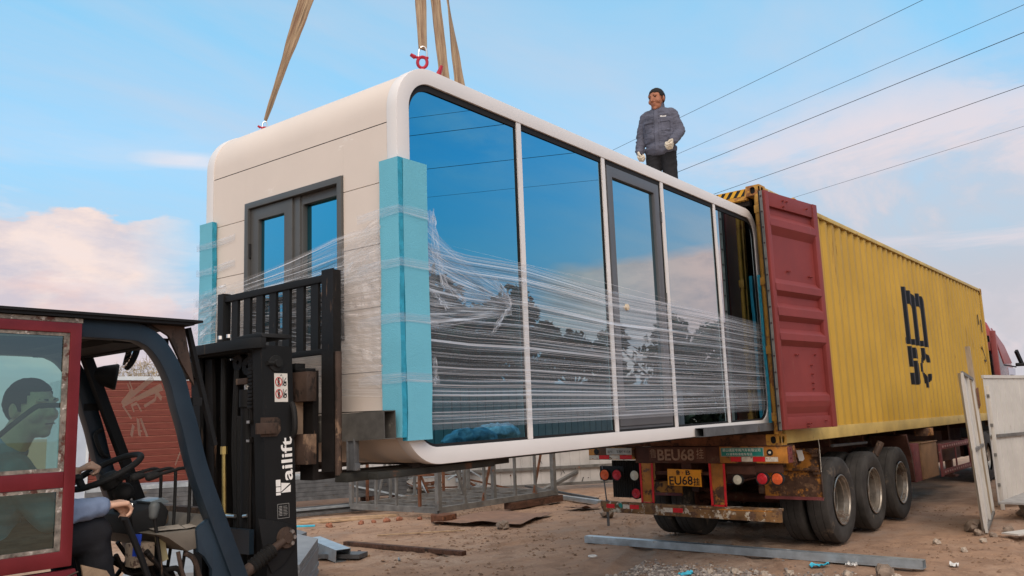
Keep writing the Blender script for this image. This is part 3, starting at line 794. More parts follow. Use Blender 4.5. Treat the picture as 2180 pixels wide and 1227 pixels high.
# adhesive tape bands over the boards
def tape_band(z, w, seed, side):
    mb = MB()
    if side == 'near':
        path = [(-.050, .30, z-.01), (-.050, .118, z), (-.050, .112, z), (-.050, -.052, z+.004), (-.010, -.052, z+.006), (.205, -.052, z+.004), (.212, -.008, z), (.32, -.006, z-.012)]
    else:
        path = [(-.008, 1.60, z+.03), (-.012, 1.82, z+.01), (-.050, 1.83, z), (-.050, 1.985, z), (-.045, 2.02, z), (.165, 2.02, z)]
    n = len(path)
    def f(u, v):
        k = min(int(u*(n-1)), n-2); q = u*(n-1)-k
        p = V(path[k]).lerp(V(path[k+1]), q); j = noise.noise(V((u*7, v*3, seed)))*.006
        return p+V((j*.3, j*.3, (v-.5)*w+j))
    mb.grid(f, 28, 3)
    cabx(mb).build('tape_band', 'film_lump', None)
    o = bpy.context.scene.collection.objects[-1]
    return o
TB = 'clear tape bands over the foam boards'
tape_label = {('near', 1.47): 'clear tape band across the two blue boards, just above the stretch film', ('near', 1.16): 'clear tape band across the two blue boards, second from the top',
              ('near', .84): 'clear tape band across the two blue boards at mid height', ('near', .50): 'clear tape band across the two blue boards, lowest one',
              ('far', 1.545): 'clear tape band on the far left blue board, upper one', ('far', 1.36): 'clear tape band on the far left blue board, middle one', ('far', 1.14): 'crumpled clear tape on the far left blue board, lower one'}
for (side, z), lb in tape_label.items():
    w = .055 if side == 'near' else .05
    tape_band(z, w, z*7, side)
    tag(bpy.data.objects['tape_band' if 'tape_band.001' not in bpy.data.objects else sorted([o.name for o in bpy.data.objects if o.name.startswith('tape_band')])[-1]], lb, 'tape', TB)

# ---- stretch film
def lerp(a, b, t): return a+(b-a)*t
def pw(x, pts):
    for (a, fa), (b, fb) in zip(pts[:-1], pts[1:]):
        if x <= b: return lerp(fa, fb, max(0, (x-a)/(b-a)))
    return pts[-1][1]
def film():
    t = thing('stretch_film', 'clear pleated stretch film wound round the lower half of the glass cabin', 'plastic film', CAB_LOC, rot=CAB_ROT, local=True)
    top = [(.05, 1.33), (.6, 1.29), (1.2, 1.30), (2.4, 1.215), (4.6, 1.19), (5.72, 1.15)]
    mb = MB()
    def f(u, v):
        x = .21+(5.70-.21)*u; z = lerp(.20, pw(x, top), v)
        return (x, -.016-.010*noise.noise(V((u*5, v*30, 0))), z)
    mb.grid(f, 90, 60); mb.build('front_layer', 'film', t)
    # a second, shorter layer that fans out from the near corner down to a torn bunch
    mb = MB()
    def f(u, v):
        x = .205+(1.02-.205)*u
        z = lerp(lerp(.78, .93, u), lerp(1.44, 1.06, u**.8), v)
        return (x, -.032-.014*noise.noise(V((u*4, v*18, 3))), z)
    mb.grid(f, 40, 40); mb.build('fan_layer', 'film_fan', t)
    # torn, bunched edges
    def bunch(pts, r, seed):
        mb = MB(); n = 26
        def f(u, v):
            k = min(int(u*(len(pts)-1)), len(pts)-2); q = u*(len(pts)-1)-k
            p = V(pts[k]).lerp(V(pts[k+1]), q); nn = noise.noise_vector(V((u*9, v*5, seed)))
            return p+V(((v-.5)*r*2, 0, (v-.5)*r*.8))+V((nn.x*r*.8, -abs(nn.y)*r*.5-.008, nn.z*r*.8))
        mb.grid(f, n, 8); mb.build('bunched_edge', 'film_lump', t)
    bunch([(.24, -.03, 1.52), (.25, -.035, 1.40), (.27, -.04, 1.22), (.34, -.04, 1.06), (.52, -.04, .98)], .030, 1)
    bunch([(.80, -.04, 1.16), (.93, -.04, 1.06), (.98, -.04, .98), (.86, -.04, .88), (.80, -.04, .80)], .034, 2)
    bunch([(.23, -.03, .62), (.25, -.03, .52), (.24, -.03, .46)], .018, 3)
    bunch([(.23, -.03, 1.02), (.30, -.03, .98), (.36, -.04, .92)], .02, 6)
    # end wall
    te = [(.09, 1.41), (.5, 1.385), (1.0, 1.30), (1.5, 1.24), (1.95, 1.20)]
    mb = MB()
    def f(u, v):
        y = .10+(1.97-.10)*u; z = lerp(lerp(.40, .50, u), pw(y, te), v)
        bow = -.055 if .15 < y < 1.8 else -.048
        return (bow-.010*noise.noise(V((u*4, v*26, 0))), y, z)
    mb.grid(f, 60, 50); mb.build('end_layer', 'film_end', t)
    mb = MB()
    def f(u, v):
        y = .10+(.42-.10)*u; z = lerp(lerp(.45, .62, u), lerp(1.46, 1.30, u), v)
        return (-.060-.016*noise.noise(V((u*6, v*14, 5))), y, z)
    mb.grid(f, 16, 30); mb.build('bunched_edge', 'film_end', t)
    mb = MB()
    def f(u, v):
        y = 1.62+(2.02-1.62)*u; z = lerp(lerp(1.05, .78, u), lerp(1.24, 1.20, u), v)
        return (-.060-.02*noise.noise(V((u*6, v*14, 15))), y, z)
    mb.grid(f, 16, 16); mb.build('bunched_edge', 'film_lump', t)
    # taut single strands: pale strips, the highlights of pulled pleats put in as colour
    rnd = random.Random(5); mb = MB()
    for k in range(34):
        a = rnd.random()**1.1; zl = lerp(1.36, .25, a); zr = lerp(1.19, .22, a)+rnd.uniform(-.03, .03)
        x0 = .22+rnd.random()*(.3 if rnd.random() < .6 else 2.5); x1 = x0+rnd.uniform(1.5, 5)
        x1 = min(x1, 5.6); y = -.030-rnd.random()*.014
        za = lerp(zl, zr, (x0-.2)/5.4); zb = lerp(zl, zr, (x1-.2)/5.4); w = rnd.uniform(.0005, .0013)
        mb.add([(x0, y, za), ((x0+x1)/2, y-.004, (za+zb)/2-w), (x1, y, zb), ((x0+x1)/2, y-.004, (za+zb)/2+w)], [(0, 1, 2, 3)])
    for k in range(26):
        a = rnd.random(); z1 = lerp(1.40, .60, a); z0 = lerp(1.21, .9, a*.9)
        y0 = 1.93-rnd.random()*.5; y1 = .12+rnd.random()*.3; x = -.066-rnd.random()*.01; w = rnd.uniform(.0006, .0025)
        mb.add([(x, y0, z0), (x-.003, (y0+y1)/2, (z0+z1)/2-w-.01), (x, y1, z1), (x-.003, (y0+y1)/2, (z0+z1)/2+w-.01)], [(0, 1, 2, 3)])
    mb.build('taut_strands', mat('film_highlight', (.72, .73, .76), .3, 0, .05, 3, spec=.9), t)
film()

# steel tubes trapped at the cabin's foot
mb = MB(); mb.ctube(cabw(-.125, -.035, .245), cabw(-.125, .66, .225), .09, .155, .005)
tag(mb.build('steel_tube', mat('dark_scuffed_steel', (.10, .095, .085), .5, .2, .3, 6, .08, 40, [((.22, .20, .17), .64, 9, one, .6)]), bevel=0), 'short thick grey box tube lying across the forks against the beige end wall', 'steel tube')
mb = MB(); mb.ctube(cabw(3.745, -.052, .038), cabw(5.88, -.052, .026), .085, .080, .005)
tag(mb.build('steel_tube', 'galv_dull'), 'long grey box tube along the foot of the glass wall, next to the container', 'steel tube')
# ------------------------------------------------------------------ lifting slings and shackles
APEX = CAB_M @ V((1.70, 1.53, 6.60))
def sling(pts, widths, twist, label, name='lifting_sling', tvec=V((.8, -.6, 0))):
    """flat webbing: a ribbon with thickness that twists and narrows"""
    mb = MB(); n = 60; pts = [V(p) for p in pts]
    rows = []
    for i in range(n+1):
        f = i/n; k = min(int(f*(len(pts)-1)), len(pts)-2); q = f*(len(pts)-1)-k
        p = pts[k].lerp(pts[k+1], q); w = pw(f, widths); a = pw(f, twist)
        d = (pts[-1]-pts[0]).normalized(); s = d.cross(V((.63, .77, 0))).normalized(); o = d.cross(s)
        t = s*math.cos(a)+o*math.sin(a); nrm = d.cross(t)
        j = noise.noise(V((f*26, len(label), 0)))*.004
        rows.append([p-t*(w/2+j)+nrm*.004, p+nrm*.009, p+t*(w/2+j)+nrm*.004, p+t*(w/2+j)-nrm*.004, p-nrm*.003, p-t*(w/2+j)-nrm*.004])
    b = mb.add([v for r in rows for v in r], [])
    for i in range(n):
        for k in range(6):
            a0 = b+i*6; mb.f.append([a0+k, a0+(k+1) % 6, a0+6+(k+1) % 6, a0+6+k]); mb.m.append(0)
    mb.f += [[b+k for k in range(6)], [b+n*6+k for k in reversed(range(6))]]; mb.m += [0, 0]
    for i in range(n+1):
        for k, uu in enumerate((0, .5, 1, 1, .5, 0)): mb.uv[b+i*6+k] = (uu, i/n*(pts[-1]-pts[0]).length)
    o = mb.build(name, 'strap', smooth=True, angle=40); tag(o, label, 'lifting sling', 'tan webbing slings above the cabin'); return o
A1 = cabw(.307, 1.713, CH); A2 = cabw(.295, .06, CH)
top = lambda dx, dy: APEX+V((dx, dy, 0))
h1 = A1+V((.01, 0, .10)); h2 = A2+V((.01, 0, .155))
sling([h1, top(-.05, .1)], [(0, .028), (.03, .045), (.10, .050), (.22, .105), (.30, .12), (1, .125)], [(0, 1.0), (.1, .5), (.25, 0), (1, 0)], 'wide tan sling alone at the left, going down to the far left roof corner')
sling([h2, top(.05, -.03)], [(0, .055), (.1, .075), (.2, .085), (.245, .088), (.25, .125), (1, .13)], [(0, .3), (.25, 0), (1, 0)], 'stained brown sling ending in a red shackle at the near rounded roof corner')
A3 = cabw(1.25, 1.72, CH); A4 = cabw(2.05, 1.72, CH)
def behind(px_dir_pt, anchor):   # passes over the roof edge then down to its roof eye
    return [anchor+V((0, 0, .08)), px_dir_pt]
# the two slings that drop behind the roof line
E3 = cabw(.64, .17, CH+.02); E4 = cabw(.84, .20, CH+.02)
sling([E3, top(.02, -.02)], [(0, .070), (1, .075)], [(0, .1), (1, 0)], 'straight brown sling just right of the red shackle, passing behind the roof edge')
sling([E4, top(.05, -.05)], [(0, .075), (.1, .060), (.2, .028), (.34, .045), (1, .070)], [(0, .0), (.1, .3), (.2, 1.1), (.34, .6), (1, .2)], 'thin twisted tan sling furthest right, narrowing to a twist half way up')
def shackle(base, tip, label, s=1.):
    t = thing('shackle', label, 'shackle', base, 'red shackles on the roof corners')
    base, tip = V(base), V(tip); d = (tip-base); ln = d.length; d.normalize()
    side = V((.77, -.63, 0)).normalized()
    mb = MB(); pts = []
    r = .032*s; c = base+d*.05*s
    for k in range(19):
        a = R(-60+360*k/18); pts.append(c+side*math.sin(a)*r-d*math.cos(a)*r*1.25)
    mb.tube(pts, .011*s, 8); mb.tube([c-d*r*1.2, base-d*.03], .014*s, 8); mb.build('hook', 'hook_red', t, smooth=True)
    mb = MB(); b0 = c+d*.035*s; q = []
    for k in range(11):
        a = math.pi*k/10; q.append(b0+side*math.cos(a)*.028*s+d*(math.sin(a)*.05*s+.03*s))
    q = [b0+side*.028*s]+q+[b0-side*.028*s]
    mb.tube(q, .007*s, 8); mb.build('bow', 'steel', t, smooth=True)
    mb = MB(); mb.tube([b0-side*.055*s, b0+side*.040*s], .009*s, 8); mb.tube([b0-side*.08*s+d*.018*s, b0-side*.05*s], [.012*s, .016*s], 8); mb.build('pin', 'hook_red', t, smooth=True)
    return t
shackle(A1-V((0, 0, .01)), h1, 'small red shackle at the far left roof corner under the lone sling', .62)
shackle(A2+V((0, 0, .02)), h2+V((0, 0, 0)), 'red shackle and hook on the near rounded roof corner', .95)
mb = MB(); p = cabw(.40, .03, CH-.02); mb.tube([p, p+V((.025, -.02, .09))], [.022, .010], 8); 
tag(mb.build('lifting_lug', 'hook_red', smooth=True), 'short red pointed lug standing on the roof edge beside the red hook', 'lifting lug')
# ------------------------------------------------------------------ forty-foot container
HL, HW, HH = 12.192, 2.438, 2.896
def corr(x):
    """depth of the side-wall corrugation at x (0 = outermost)"""
    p = .278; q = ((x+.07) % p)/p
    if q < .26: return 0
    if q < .50: return (q-.26)/.24
    if q < .76: return 1
    return 1-(q-.76)/.24
def container():
    t = thing('shipping_container', 'long yellow corrugated shipping container with an open red door, carried on the trailer', 'shipping container', (HL/2, HW/2, 0))
    xs = []; x = .18
    brk = []
    p = .278; k = 0
    while True:
        for q in (0, .26, .50, .76):
            xx = (k+q)*p-.07
            if .18 < xx < HL-.18: brk.append(xx)
        k += 1
        if k*p > HL: break
    brk = sorted([.18]+brk+[HL-.18])
    for side in (0, 1):
        mb = MB(); n = len(brk)
        yo = lambda x: (.022+.036*corr(x)) if side == 0 else HW-.022-.036*corr(x)
        z0, z1 = .150, HH-.07
        mb.add([(x, yo(x), z0) for x in brk]+[(x, yo(x), z1) for x in brk], [(i, i+1, n+i+1, n+i) for i in range(n-1)])
        s = .0022 if side == 0 else -.0022
        b = mb.add([(x, yo(x)+s, z0) for x in brk]+[(x, yo(x)+s, z1) for x in brk], [(i, n+i, n+i+1, i+1) for i in range(n-1)], 1)
        # inner skin shows inside
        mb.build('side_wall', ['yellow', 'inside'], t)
    # marks on the near wall: paint follows the corrugation
    def paint(test, x0, x1, z0, z1, step=.012):
        mb = MB(); x = x0
        cols = sorted(set([round(x0+i*step*2, 4) for i in range(int((x1-x0)/(step*2))+1)]+[b for b in brk if x0 < b < x1]))
        for a, b in zip(cols[:-1], cols[1:]):
            xm = (a+b)/2; z = z0; run = None
            while z <= z1+step:
                ins = z <= z1 and test((xm-x0)/(x1-x0), (z-z0)/(z1-z0))
                if ins and run is None: run = z
                if not ins and run is not None:
                    mb.add([(a, .018+.036*corr(a), run), (b, .018+.036*corr(b), run), (b, .018+.036*corr(b), z), (a, .018+.036*corr(a), z)], [(0, 1, 2, 3)]); run = None
                z += step
        return mb
    def letter_m(u, v):
        if v < .10: return u < .97 or v < .07                          # foot line
        if .045 < u < .235: return True                               # left stem, full height
        def arch(u0, u1, top):
            if u < u0 or u > u1: return False
            q = (u-u0)/(u1-u0)
            outer = top-.20*max(0, (q-.45)/.55)**2
            inner = top-.24-.08*(q/.42)**3 if q < .42 else -1
            return v < outer and v > inner
        return arch(.235, .60, .97) or arch(.60, .96, .97)
    def letter_s(u, v):
        if u < .50: return v > .46+.05*u or (.02+.03*abs(u-.5) < v < .33)
        return (.69 < v < .99-.12*(u-.5)) or (.02+.12*(u-.5) < v < .64-.25*max(0, u-.75))
    def letter_c(u, v):
        cx, cy = .52, .5
        if .28 < u < .66 and v > .74: return True
        if .38 < u < .76 and v < .24: return True
        r = math.hypot((u-cx)/.52, (v-cy)/.42)
        if r > 1: return False
        return math.hypot((u-cx-.06)/.24, (v-cy)/.25) > 1 and not (u > .6 and .36 < v < .64)
    mm = paint(letter_m, 5.50, 7.10, 1.36, 2.30)
    b = paint(letter_s, 5.62, 6.27, .68, 1.325); mm.add(b.v, b.f)
    b = paint(letter_c, 6.30, 6.98, .66, 1.325); mm.add(b.v, b.f)
    mm.build('side_emblem', 'black_logo', t)
    # small worn markings near the far end
    mb = MB()
    for (xa, xb, za, zb) in ((11.50, 11.54, 2.05, 2.27), (11.78, 11.82, 1.90, 2.18)):
        mb.bx(xa, xb, .010, .021, za, zb)
    mb.beam((11.55, .012, 1.58), (11.85, .012, 1.28), .004, .035); mb.beam((11.66, .012, 1.275), (11.86, .012, 1.275), .004, .035)
    mb.each('worn_marking', 'black_logo', t)
    # rails, posts, roof, floor, front
    mb = MB(); mb.bx(.178, HL-.178, .000, .055, HH-.068, HH-.012)
    mb.build('top_rail', 'yellow_rail', t, bevel=.006)
    mb = MB(); mb.bx(.178, HL-.178, HW-.055, HW, HH-.068, HH-.012); mb.build('top_rail', 'yellow_rail', t, bevel=.006)
    for y0 in (.006, HW-.050):
        mb = MB(); mb.bx(.178, HL-.178, y0, y0+.044, .012, .158); mb.build('bottom_rail', 'yellow_rail', t, bevel=.004)
    mb = MB()
    n = 130
    vs = [(.15+(HL-.3)*i/n, y, HH-.020-.018*(i % 2)) for i in range(n+1) for y in (.05, HW-.05)]
    mb.add(vs, [(2*i, 2*i+2, 2*i+3, 2*i+1) for i in range(n)])
    mb.add([(a, b, c-.003) for a, b, c in vs], [(2*i, 2*i+1, 2*i+3, 2*i+2) for i in range(n)], 1)
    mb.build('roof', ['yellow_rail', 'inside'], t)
    mb = MB(); mb.bx(.10, HL-.1, .055, HW-.055, .10, .150); mb.build('floor', 'plyfloor', t)
    mb = MB()
    for k in range(34): mb.bx(.35+k*.35, .40+k*.35, .05, HW-.05, .015, .099)
    mb.each('cross_member', 'under', t)
    mb = MB(); mb.bx(HL-.05, HL-.02, .05, HW-.05, .1, HH-.05); mb.build('front_wall', ['yellow'], t)
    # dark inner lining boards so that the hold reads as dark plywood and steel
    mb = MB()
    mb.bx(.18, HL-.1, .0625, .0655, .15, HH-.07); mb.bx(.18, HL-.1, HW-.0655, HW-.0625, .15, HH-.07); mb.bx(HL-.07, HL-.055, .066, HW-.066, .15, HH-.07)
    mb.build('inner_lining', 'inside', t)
    # corner castings
    for cx in (0, 1):
        for cy in (0, 1):
            for cz in (0, 1):
                mb = MB(); X0 = 0 if cx == 0 else HL-.178; Y0 = 0 if cy == 0 else HW-.162; Z0 = 0 if cz == 0 else HH-.118
                X1, Y1, Z1 = X0+.178, Y0+.162, Z0+.118; T = .012
                xf = (X0, (1, 0, 0)) if cx == 0 else (X1, (-1, 0, 0))
                mb.holeplate((xf[0], Y0+.081, Z0+.059), (0, 1, 0), (0, 0, 1), .162, .118, .062, .078, (T if cx == 0 else -T, 0, 0))
                yf = Y0 if cy == 0 else Y1
                mb.holeplate((X0+.089, yf, Z0+.059), (1, 0, 0), (0, 0, 1), .178-.0, .118, .078, .078, (0, T if cy == 0 else -T, 0))
                mb.bx(X0+.012, X1-.001, Y0+.012, Y1-.012, Z0, Z0+T); mb.bx(X0+.012, X1-.001, Y0+.012, Y1-.012, Z1-T, Z1)
                if cx == 0: mb.bx(X1-T, X1-.0005, Y0+.013, Y1-.0005, Z0+T+.001, Z1-T-.001)
                if cy == 0: mb.bx(X0+.013, X1-T-.001, Y1-T, Y1-.0005, Z0+T+.001, Z1-T-.001)
                else: mb.bx(X0+.013, X1-T-.001, Y0+.0005, Y0+T, Z0+T+.001, Z1-T-.001)
                mb.build('corner_casting', 'yellow_old', t)
                m2 = MB(); m2.bx(X0+.03, X1-.03, Y0+.03, Y1-.03, Z0+.02, Z1-.02); m2.build('casting_shade_core', 'dark', t)  # dark block in the casting, painting the shade behind its holes
    # posts
    for y0 in (.004, HW-.074):
        mb = MB(); mb.bx(.010, .085, y0, y0+.070, .118, HH-.118); mb.build('corner_post', 'yellow_old', t, bevel=.006)
        yy = -.004 if y0 < 1 else HW+.004
        mb = MB(); mb.tube([(-.012, .030 if y0 < 1 else HW-.03, .12), (-.012, .030 if y0 < 1 else HW-.03, HH-.118)], .026, 12)
        mb.build('door_lock_tube', 'yellow_old', t, smooth=True)
        for zz in (.30, 1.02, 1.78, 2.60):
            mb = MB(); mb.bx(-.046, .008, (.000 if y0 < 1 else HW-.060), (.060 if y0 < 1 else HW), zz-.04, zz+.05); mb.build('hinge_lug', 'yellow_old', t, bevel=.004)
    for y0 in (.002, HW-.092):
        mb = MB(); mb.bx(HL-.10, HL-.002, y0, y0+.09, .118, HH-.118); mb.build('corner_post', 'yellow', t, bevel=.004)
    # rear header with hazard stripes, and rear sill
    mb = MB(); mb.bx(.004, .075, .163, HW-.163, HH-.150, HH-.022); mb.build('rear_header', 'yellow_old', t, bevel=.004)
    mb = MB(); mb.bx(.090, .16, .163, HW-.163, HH-.20, HH-.05); mb.build('header_backing', 'inside', t)
    k = 0; y = .18
    bl = MB(); ye = MB()
    while y < 1.05:
        pts = [(.0015, y, HH-.105), (.0015, y+.045, HH-.105), (.0015, y+.045-.055, HH-.030), (.0015, y-.055, HH-.030)]
        pts = [(px, max(.164, py), pz) for px, py, pz in pts]
        (bl if k % 2 == 0 else ye).prism(pts, (-.0012, 0, 0)); y += .0455; k += 1
    # stripes drawn with top leaning to the post
    bl.build('hazard_stripes', 'ink', t); ye.build('hazard_ground', 'hazard_y', t)
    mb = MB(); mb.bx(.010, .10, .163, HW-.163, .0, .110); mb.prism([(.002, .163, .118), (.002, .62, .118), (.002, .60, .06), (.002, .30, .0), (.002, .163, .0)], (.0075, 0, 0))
    mb.build('rear_sill', 'rusty', t, bevel=.003)  # yellow sill in shadow; its shade is painted with the dark rust colour
    # side hazard marks on the rail beside the casting
    mb = MB()
    for k in range(4): mb.prism([(.22+k*.15, -.0015, HH-.060), (.28+k*.15, -.0015, HH-.060), (.32+k*.15, -.0015, HH-.020), (.26+k*.15, -.0015, HH-.020)], (0, .0014, 0))
    mb.each('rail_mark', 'refl_white', t)
    mb = MB(); mb.tube([(.98, .02, HH-.005), (1.02, .0, HH+.015), (1.10, .0, HH+.010)], .018, 8); mb.build('rail_bracket', 'yellow_old', t, smooth=True)
    # ---------------- right-hand door folded back against the side, its inner face outward
    hinge = V((-.22, -.108, 0)); end = V((.98, -.277, 0)); d = (end-hinge); W = d.length; d.normalize()
    nrm = V((d.y, -d.x, 0))                      # outward, towards the street side
    dz0, dz1 = .165, 2.765
    def D(a, o, z): return hinge+d*a+nrm*o+V((0, 0, z))
    door = MB()
    prof = [(2.63, 0), (2.595, 0), (2.52, .0), (2.46, .050), (2.38, .056), (2.29, .0), (1.80, .0), (1.735, .055), (1.66, .058), (1.61, .0), (1.53, .0), (1.47, .055), (1.385, .058), (1.33, 0),
            (1.25, .0), (1.19, .055), (1.12, .058), (1.06, 0), (.56, 0), (.52, .040), (.46, .044), (.40, .030), (.33, .0), (.28, 0)]
    a0, a1 = .10, W-.10
    vs = []
    for z, o in prof: vs += [D(a0, o-.030, z), D(a1, o-.030, z)]
    door.add(vs, [(2*i, 2*i+1, 2*i+3, 2*i+2) for i in range(len(prof)-1)])
    door.bx(0, 1, 0, 1, 0, 1) if 0 else None
    dr = door.build('open_door', 'red_door', t)
    fr = MB()
    def dbox(mb, a, b, o0, o1, z0, z1):
        vs = [D(x, o, z) for x in (a, b) for o in (o0, o1) for z in (z0, z1)]
        mb.add(vs, [(0, 1, 3, 2), (4, 6, 7, 5), (0, 4, 5, 1), (2, 3, 7, 6), (0, 2, 6, 4), (1, 5, 7, 3)])
    dbox(fr, .035, .11, -.05, .022, dz0, dz1); dbox(fr, W-.11, W-.01, -.05, .018, dz0, dz1)
    dbox(fr, .1105, W-.1105, -.05, .008, 2.600, dz1); dbox(fr, .1105, W-.1105, -.05, -.002, dz0, .295)
    fr.build('door_frame', 'red_door', dr, bevel=.005)
    bk = MB(); dbox(bk, .036, W-.011, -.056, -.0505, dz0, dz1); bk.build('door_outer_skin', 'red_door', dr)
    g = MB(); dbox(g, .004, .030, -.045, -.012, dz0-.01, dz1-.005); g.build('door_gasket', 'black_rub', dr)
    g = MB(); dbox(g, -.002, .0035, -.024, .006, dz0, dz1-.01); g.build('gasket_flange', 'steel_grey', dr)
    bb = MB()
    for k in range(15):
        c = D(-.002, -.008, dz0+.08+k*.175); bb.tube([c, c-d*.008], .010, 8)
    bb.each('gasket_bolt', 'bolt', dr)
    # studs and lashing hooks on the door's inner face
    bb = MB()
    for a, z in ((.42, 2.70), (.50, 2.70), (.42, 2.63), (.95, 2.68), (.45, 1.90), (.49, 1.90), (.93, 1.88), (.98, 1.88), (.47, .97), (.51, .97), (.90, .98), (.80, .86), (.80, .76), (.80, .66), (.80, .60), (.55, .22), (.60, .22), (.95, .24), (.55, .19)):
        c = D(a, -.028 if z < 2.6 and z > .3 else .006, z); bb.tube([c, c+nrm*.03], .010, 6)
    bb.each('door_stud', 'red_door', dr)
    # left-hand door folded back the same way on the far side
    dl = MB(); h2 = V((-.004, HW+.02, 0)); e2 = V((1.165, HW+.20, 0)); dd = (e2-h2).normalized(); n2 = V((-dd.y, dd.x, 0))
    vs = [h2+dd*a+n2*o+V((0, 0, z)) for a in (.03, 1.17) for o in (-.05, .02) for z in (dz0, dz1)]
    dl.add(vs, [(0, 1, 3, 2), (4, 6, 7, 5), (0, 4, 5, 1), (2, 3, 7, 6), (0, 2, 6, 4), (1, 5, 7, 3)])
    dl.build('open_door', 'red_door', t, bevel=.005)
container()
# ------------------------------------------------------------------ semi-trailer under the container
def trailer():
    t = thing('semi_trailer', 'rusty orange semi-trailer with three axles carrying the yellow container', 'trailer', (5, 1.22, G))
    b = lambda n, m, mb, **k: mb.build(n, m, t, **k)
    def box(n, m, *a, bevel=.004, par=None):
        mb = MB(); mb.bx(*a); return mb.build(n, m, par or t, bevel=bevel)
    # rear cross beam in three pieces: two worn orange end boxes and a darker recessed middle
    rb = box('rear_beam_end', 'orange_old', -.060, .16, -.085, .690, -.185, -.006)
    lb = box('rear_beam_end', 'orange_old', -.060, .16, 1.800, 2.450, -.150, -.006)
    mb_ = box('rear_beam_middle', 'chassis', -.030, .14, .691, 1.799, -.190, -.006)
    mb = MB(); mb.bx(-.072, .165, -.090, .70, -.005, .0); b('beam_lip', 'chassis', mb)
    # right end of beam: side latch and twisted wire
    mb = MB()
    mb.holeplate((-.0, -.088, -.055), (1, 0, 0), (0, 0, 1), .11, .08, .030, .040, (0, -.010, 0)); mb.holeplate((-.0, -.088, -.140), (1, 0, 0), (0, 0, 1), .11, .08, .036, .030, (0, -.010, 0))
    mb.build('beam_side_plate', 'chassis_red', rb)
    mb = MB(); rn = random.Random(3)
    for k in range(5):
        c = [V((.04+rn.uniform(0, .05), -.10-rn.uniform(0, .03), -.02-.04*i+rn.uniform(-.01, .01))) for i in range(6)]
        mb.tube(c, .0035, 5)
    mb.build('tangled_wire', 'rusty', rb)
    def strips(par, segs, x, z0, z1):
        for (ya, yb, m) in segs:
            s = MB(); s.bx(x-.0025, x, ya, yb, z0, z1); s.build('reflective_strip', m, par)
    strips(rb, ((.435, .560, 'refl_red'), (.305, .430, 'refl_white'), (.165, .300, 'refl_red'), (.02, .160, 'refl_white')), -.0605, -.168, -.118)
    strips(lb, ((2.300, 2.445, 'refl_white'), (2.150, 2.295, 'refl_red'), (2.00, 2.145, 'refl_white'), (1.83, 1.995, 'refl_red')), -.0605, -.142, -.098)
    # teal notice plate
    pl = MB(); pl.bx(-.068, -.0605, .172, .668, -.112, -.018); p = pl.build('notice_plate', 'sign_white', rb)
    pl = MB(); pl.bx(-.0705, -.0685, .178, .662, -.107, -.023); pl.build('notice_ground', 'sign_green', p)
    def wr(body, y, z, size, m, par, x=-.0712, width=None, bold=0.):
        q = MB(); q.text(body, (x, y, z), (0, -1, 0), (0, 0, 1), size, width=width, bold=bold); q.build('lettering', m, par)
    wr('梁山通亚专用汽车有限公司', .645, -.058, .036, 'white_ink', p, width=.44)
    wr('13 挂车标准挂车电话', .600, -.098, .030, 'white_ink', p, width=.30)
    # dirty white plate on the left end
    pl = MB(); pl.bx(-.068, -.0605, 1.825, 2.185, -.090, -.012); p2 = pl.build('weight_plate', 'sign_white', lb)
    wr('福作', 2.170, -.072, .040, 'ink', p2, width=.075, x=-.0692); wr('车厢栏长15米', 2.035, -.070, .040, 'ink', p2, width=.20, x=-.0692)
    # hand-painted large number on the recessed middle
    pn = MB(); pn.bx(-.036, -.0305, .868, 1.605, -.172, -.010); pn = pn.build('painted_number_panel', mat('brown_panel', (.085, .035, .022), .7, 0, .3, 6), mb_)
    wr('鲁', 1.590, -.120, .115, 'pale_ink', pn, x=-.0375, width=.085); wr('BEU68', 1.490, -.155, .175, 'pale_ink', pn, x=-.0375, width=.475, bold=.004)
    wr('挂', .985, -.130, .125, 'pale_ink', pn, x=-.0375, width=.090)
    # round holes / small lamps on the beam
    for y, z in ((2.335, -.052), (.105, -.072)):
        mb = MB(); mb.lathe([(.0, -.004), (.034, -.004), (.036, 0), (.036, .01)], (-.061, y, z), (1, 0, 0), 20); o = mb.build('marker_lamp', 'black_rub', rb if y < 1 else lb, smooth=True)
        if y < 1:
            mb = MB(); mb.lathe([(.0, -.010), (.012, -.009), (.015, -.003)], (-.063, y, z), (1, 0, 0), 14); mb.build('lens', 'lens_white', o, smooth=True)
    # uprights carrying the bumper
    for ya, yb in ((.655, .832), (1.570, 1.735)):
        mb = MB(); mb.prism([(-.035, ya+.018, -.640), (-.035, yb-.012, -.640), (-.035, yb-.004, -.192), (-.035, ya+.010, -.192)], (.05, 0, 0))
        up = mb.build('bumper_post', 'orange_old', t, bevel=.003)
        for (p, q) in (((-.038, ya+.012, -.66), (-.038, ya+.004, -.192)), ((-.038, yb-.004, -.66), (-.038, yb-.001, -.192))):
            s = MB(); s.beam(p, q, .026, .006, (1, 0, 0)); s.build('reflective_edge', 'refl_red', up)
        s = MB(); s.bx(-.041, -.0355, ya+.01, yb-.006, -.668, -.642); s.build('reflective_edge', 'refl_red', up)
    # bumper
    bp = MB(); bp.prism([(-.10, 2.285, -.642), (-.10, .030, -.668), (-.10, .030, -.795), (-.10, 2.245, -.770), (-.10, 2.285, -.70)], (.055, 0, 0)); bp.bx(-.044, .05, .05, 2.24, -.690, -.662)
    bm = bp.build('bumper', 'peel', t, bevel=.003)
    strips(bm, ((2.085, 2.20, 'refl_red'), (1.875, 1.965, 'refl_white'), (1.745, 1.870, 'refl_red')), -.1005, -.722, -.672)
    strips(bm, ((1.30, 1.42, 'refl_white'), (1.17, 1.295, 'refl_red')), -.1005, -.738, -.690)
    s = MB(); s.bx(-.1025, -.1005, .10, 1.04, -.69, -.678); s.build('worn_orange_edge', 'orange_old', bm)
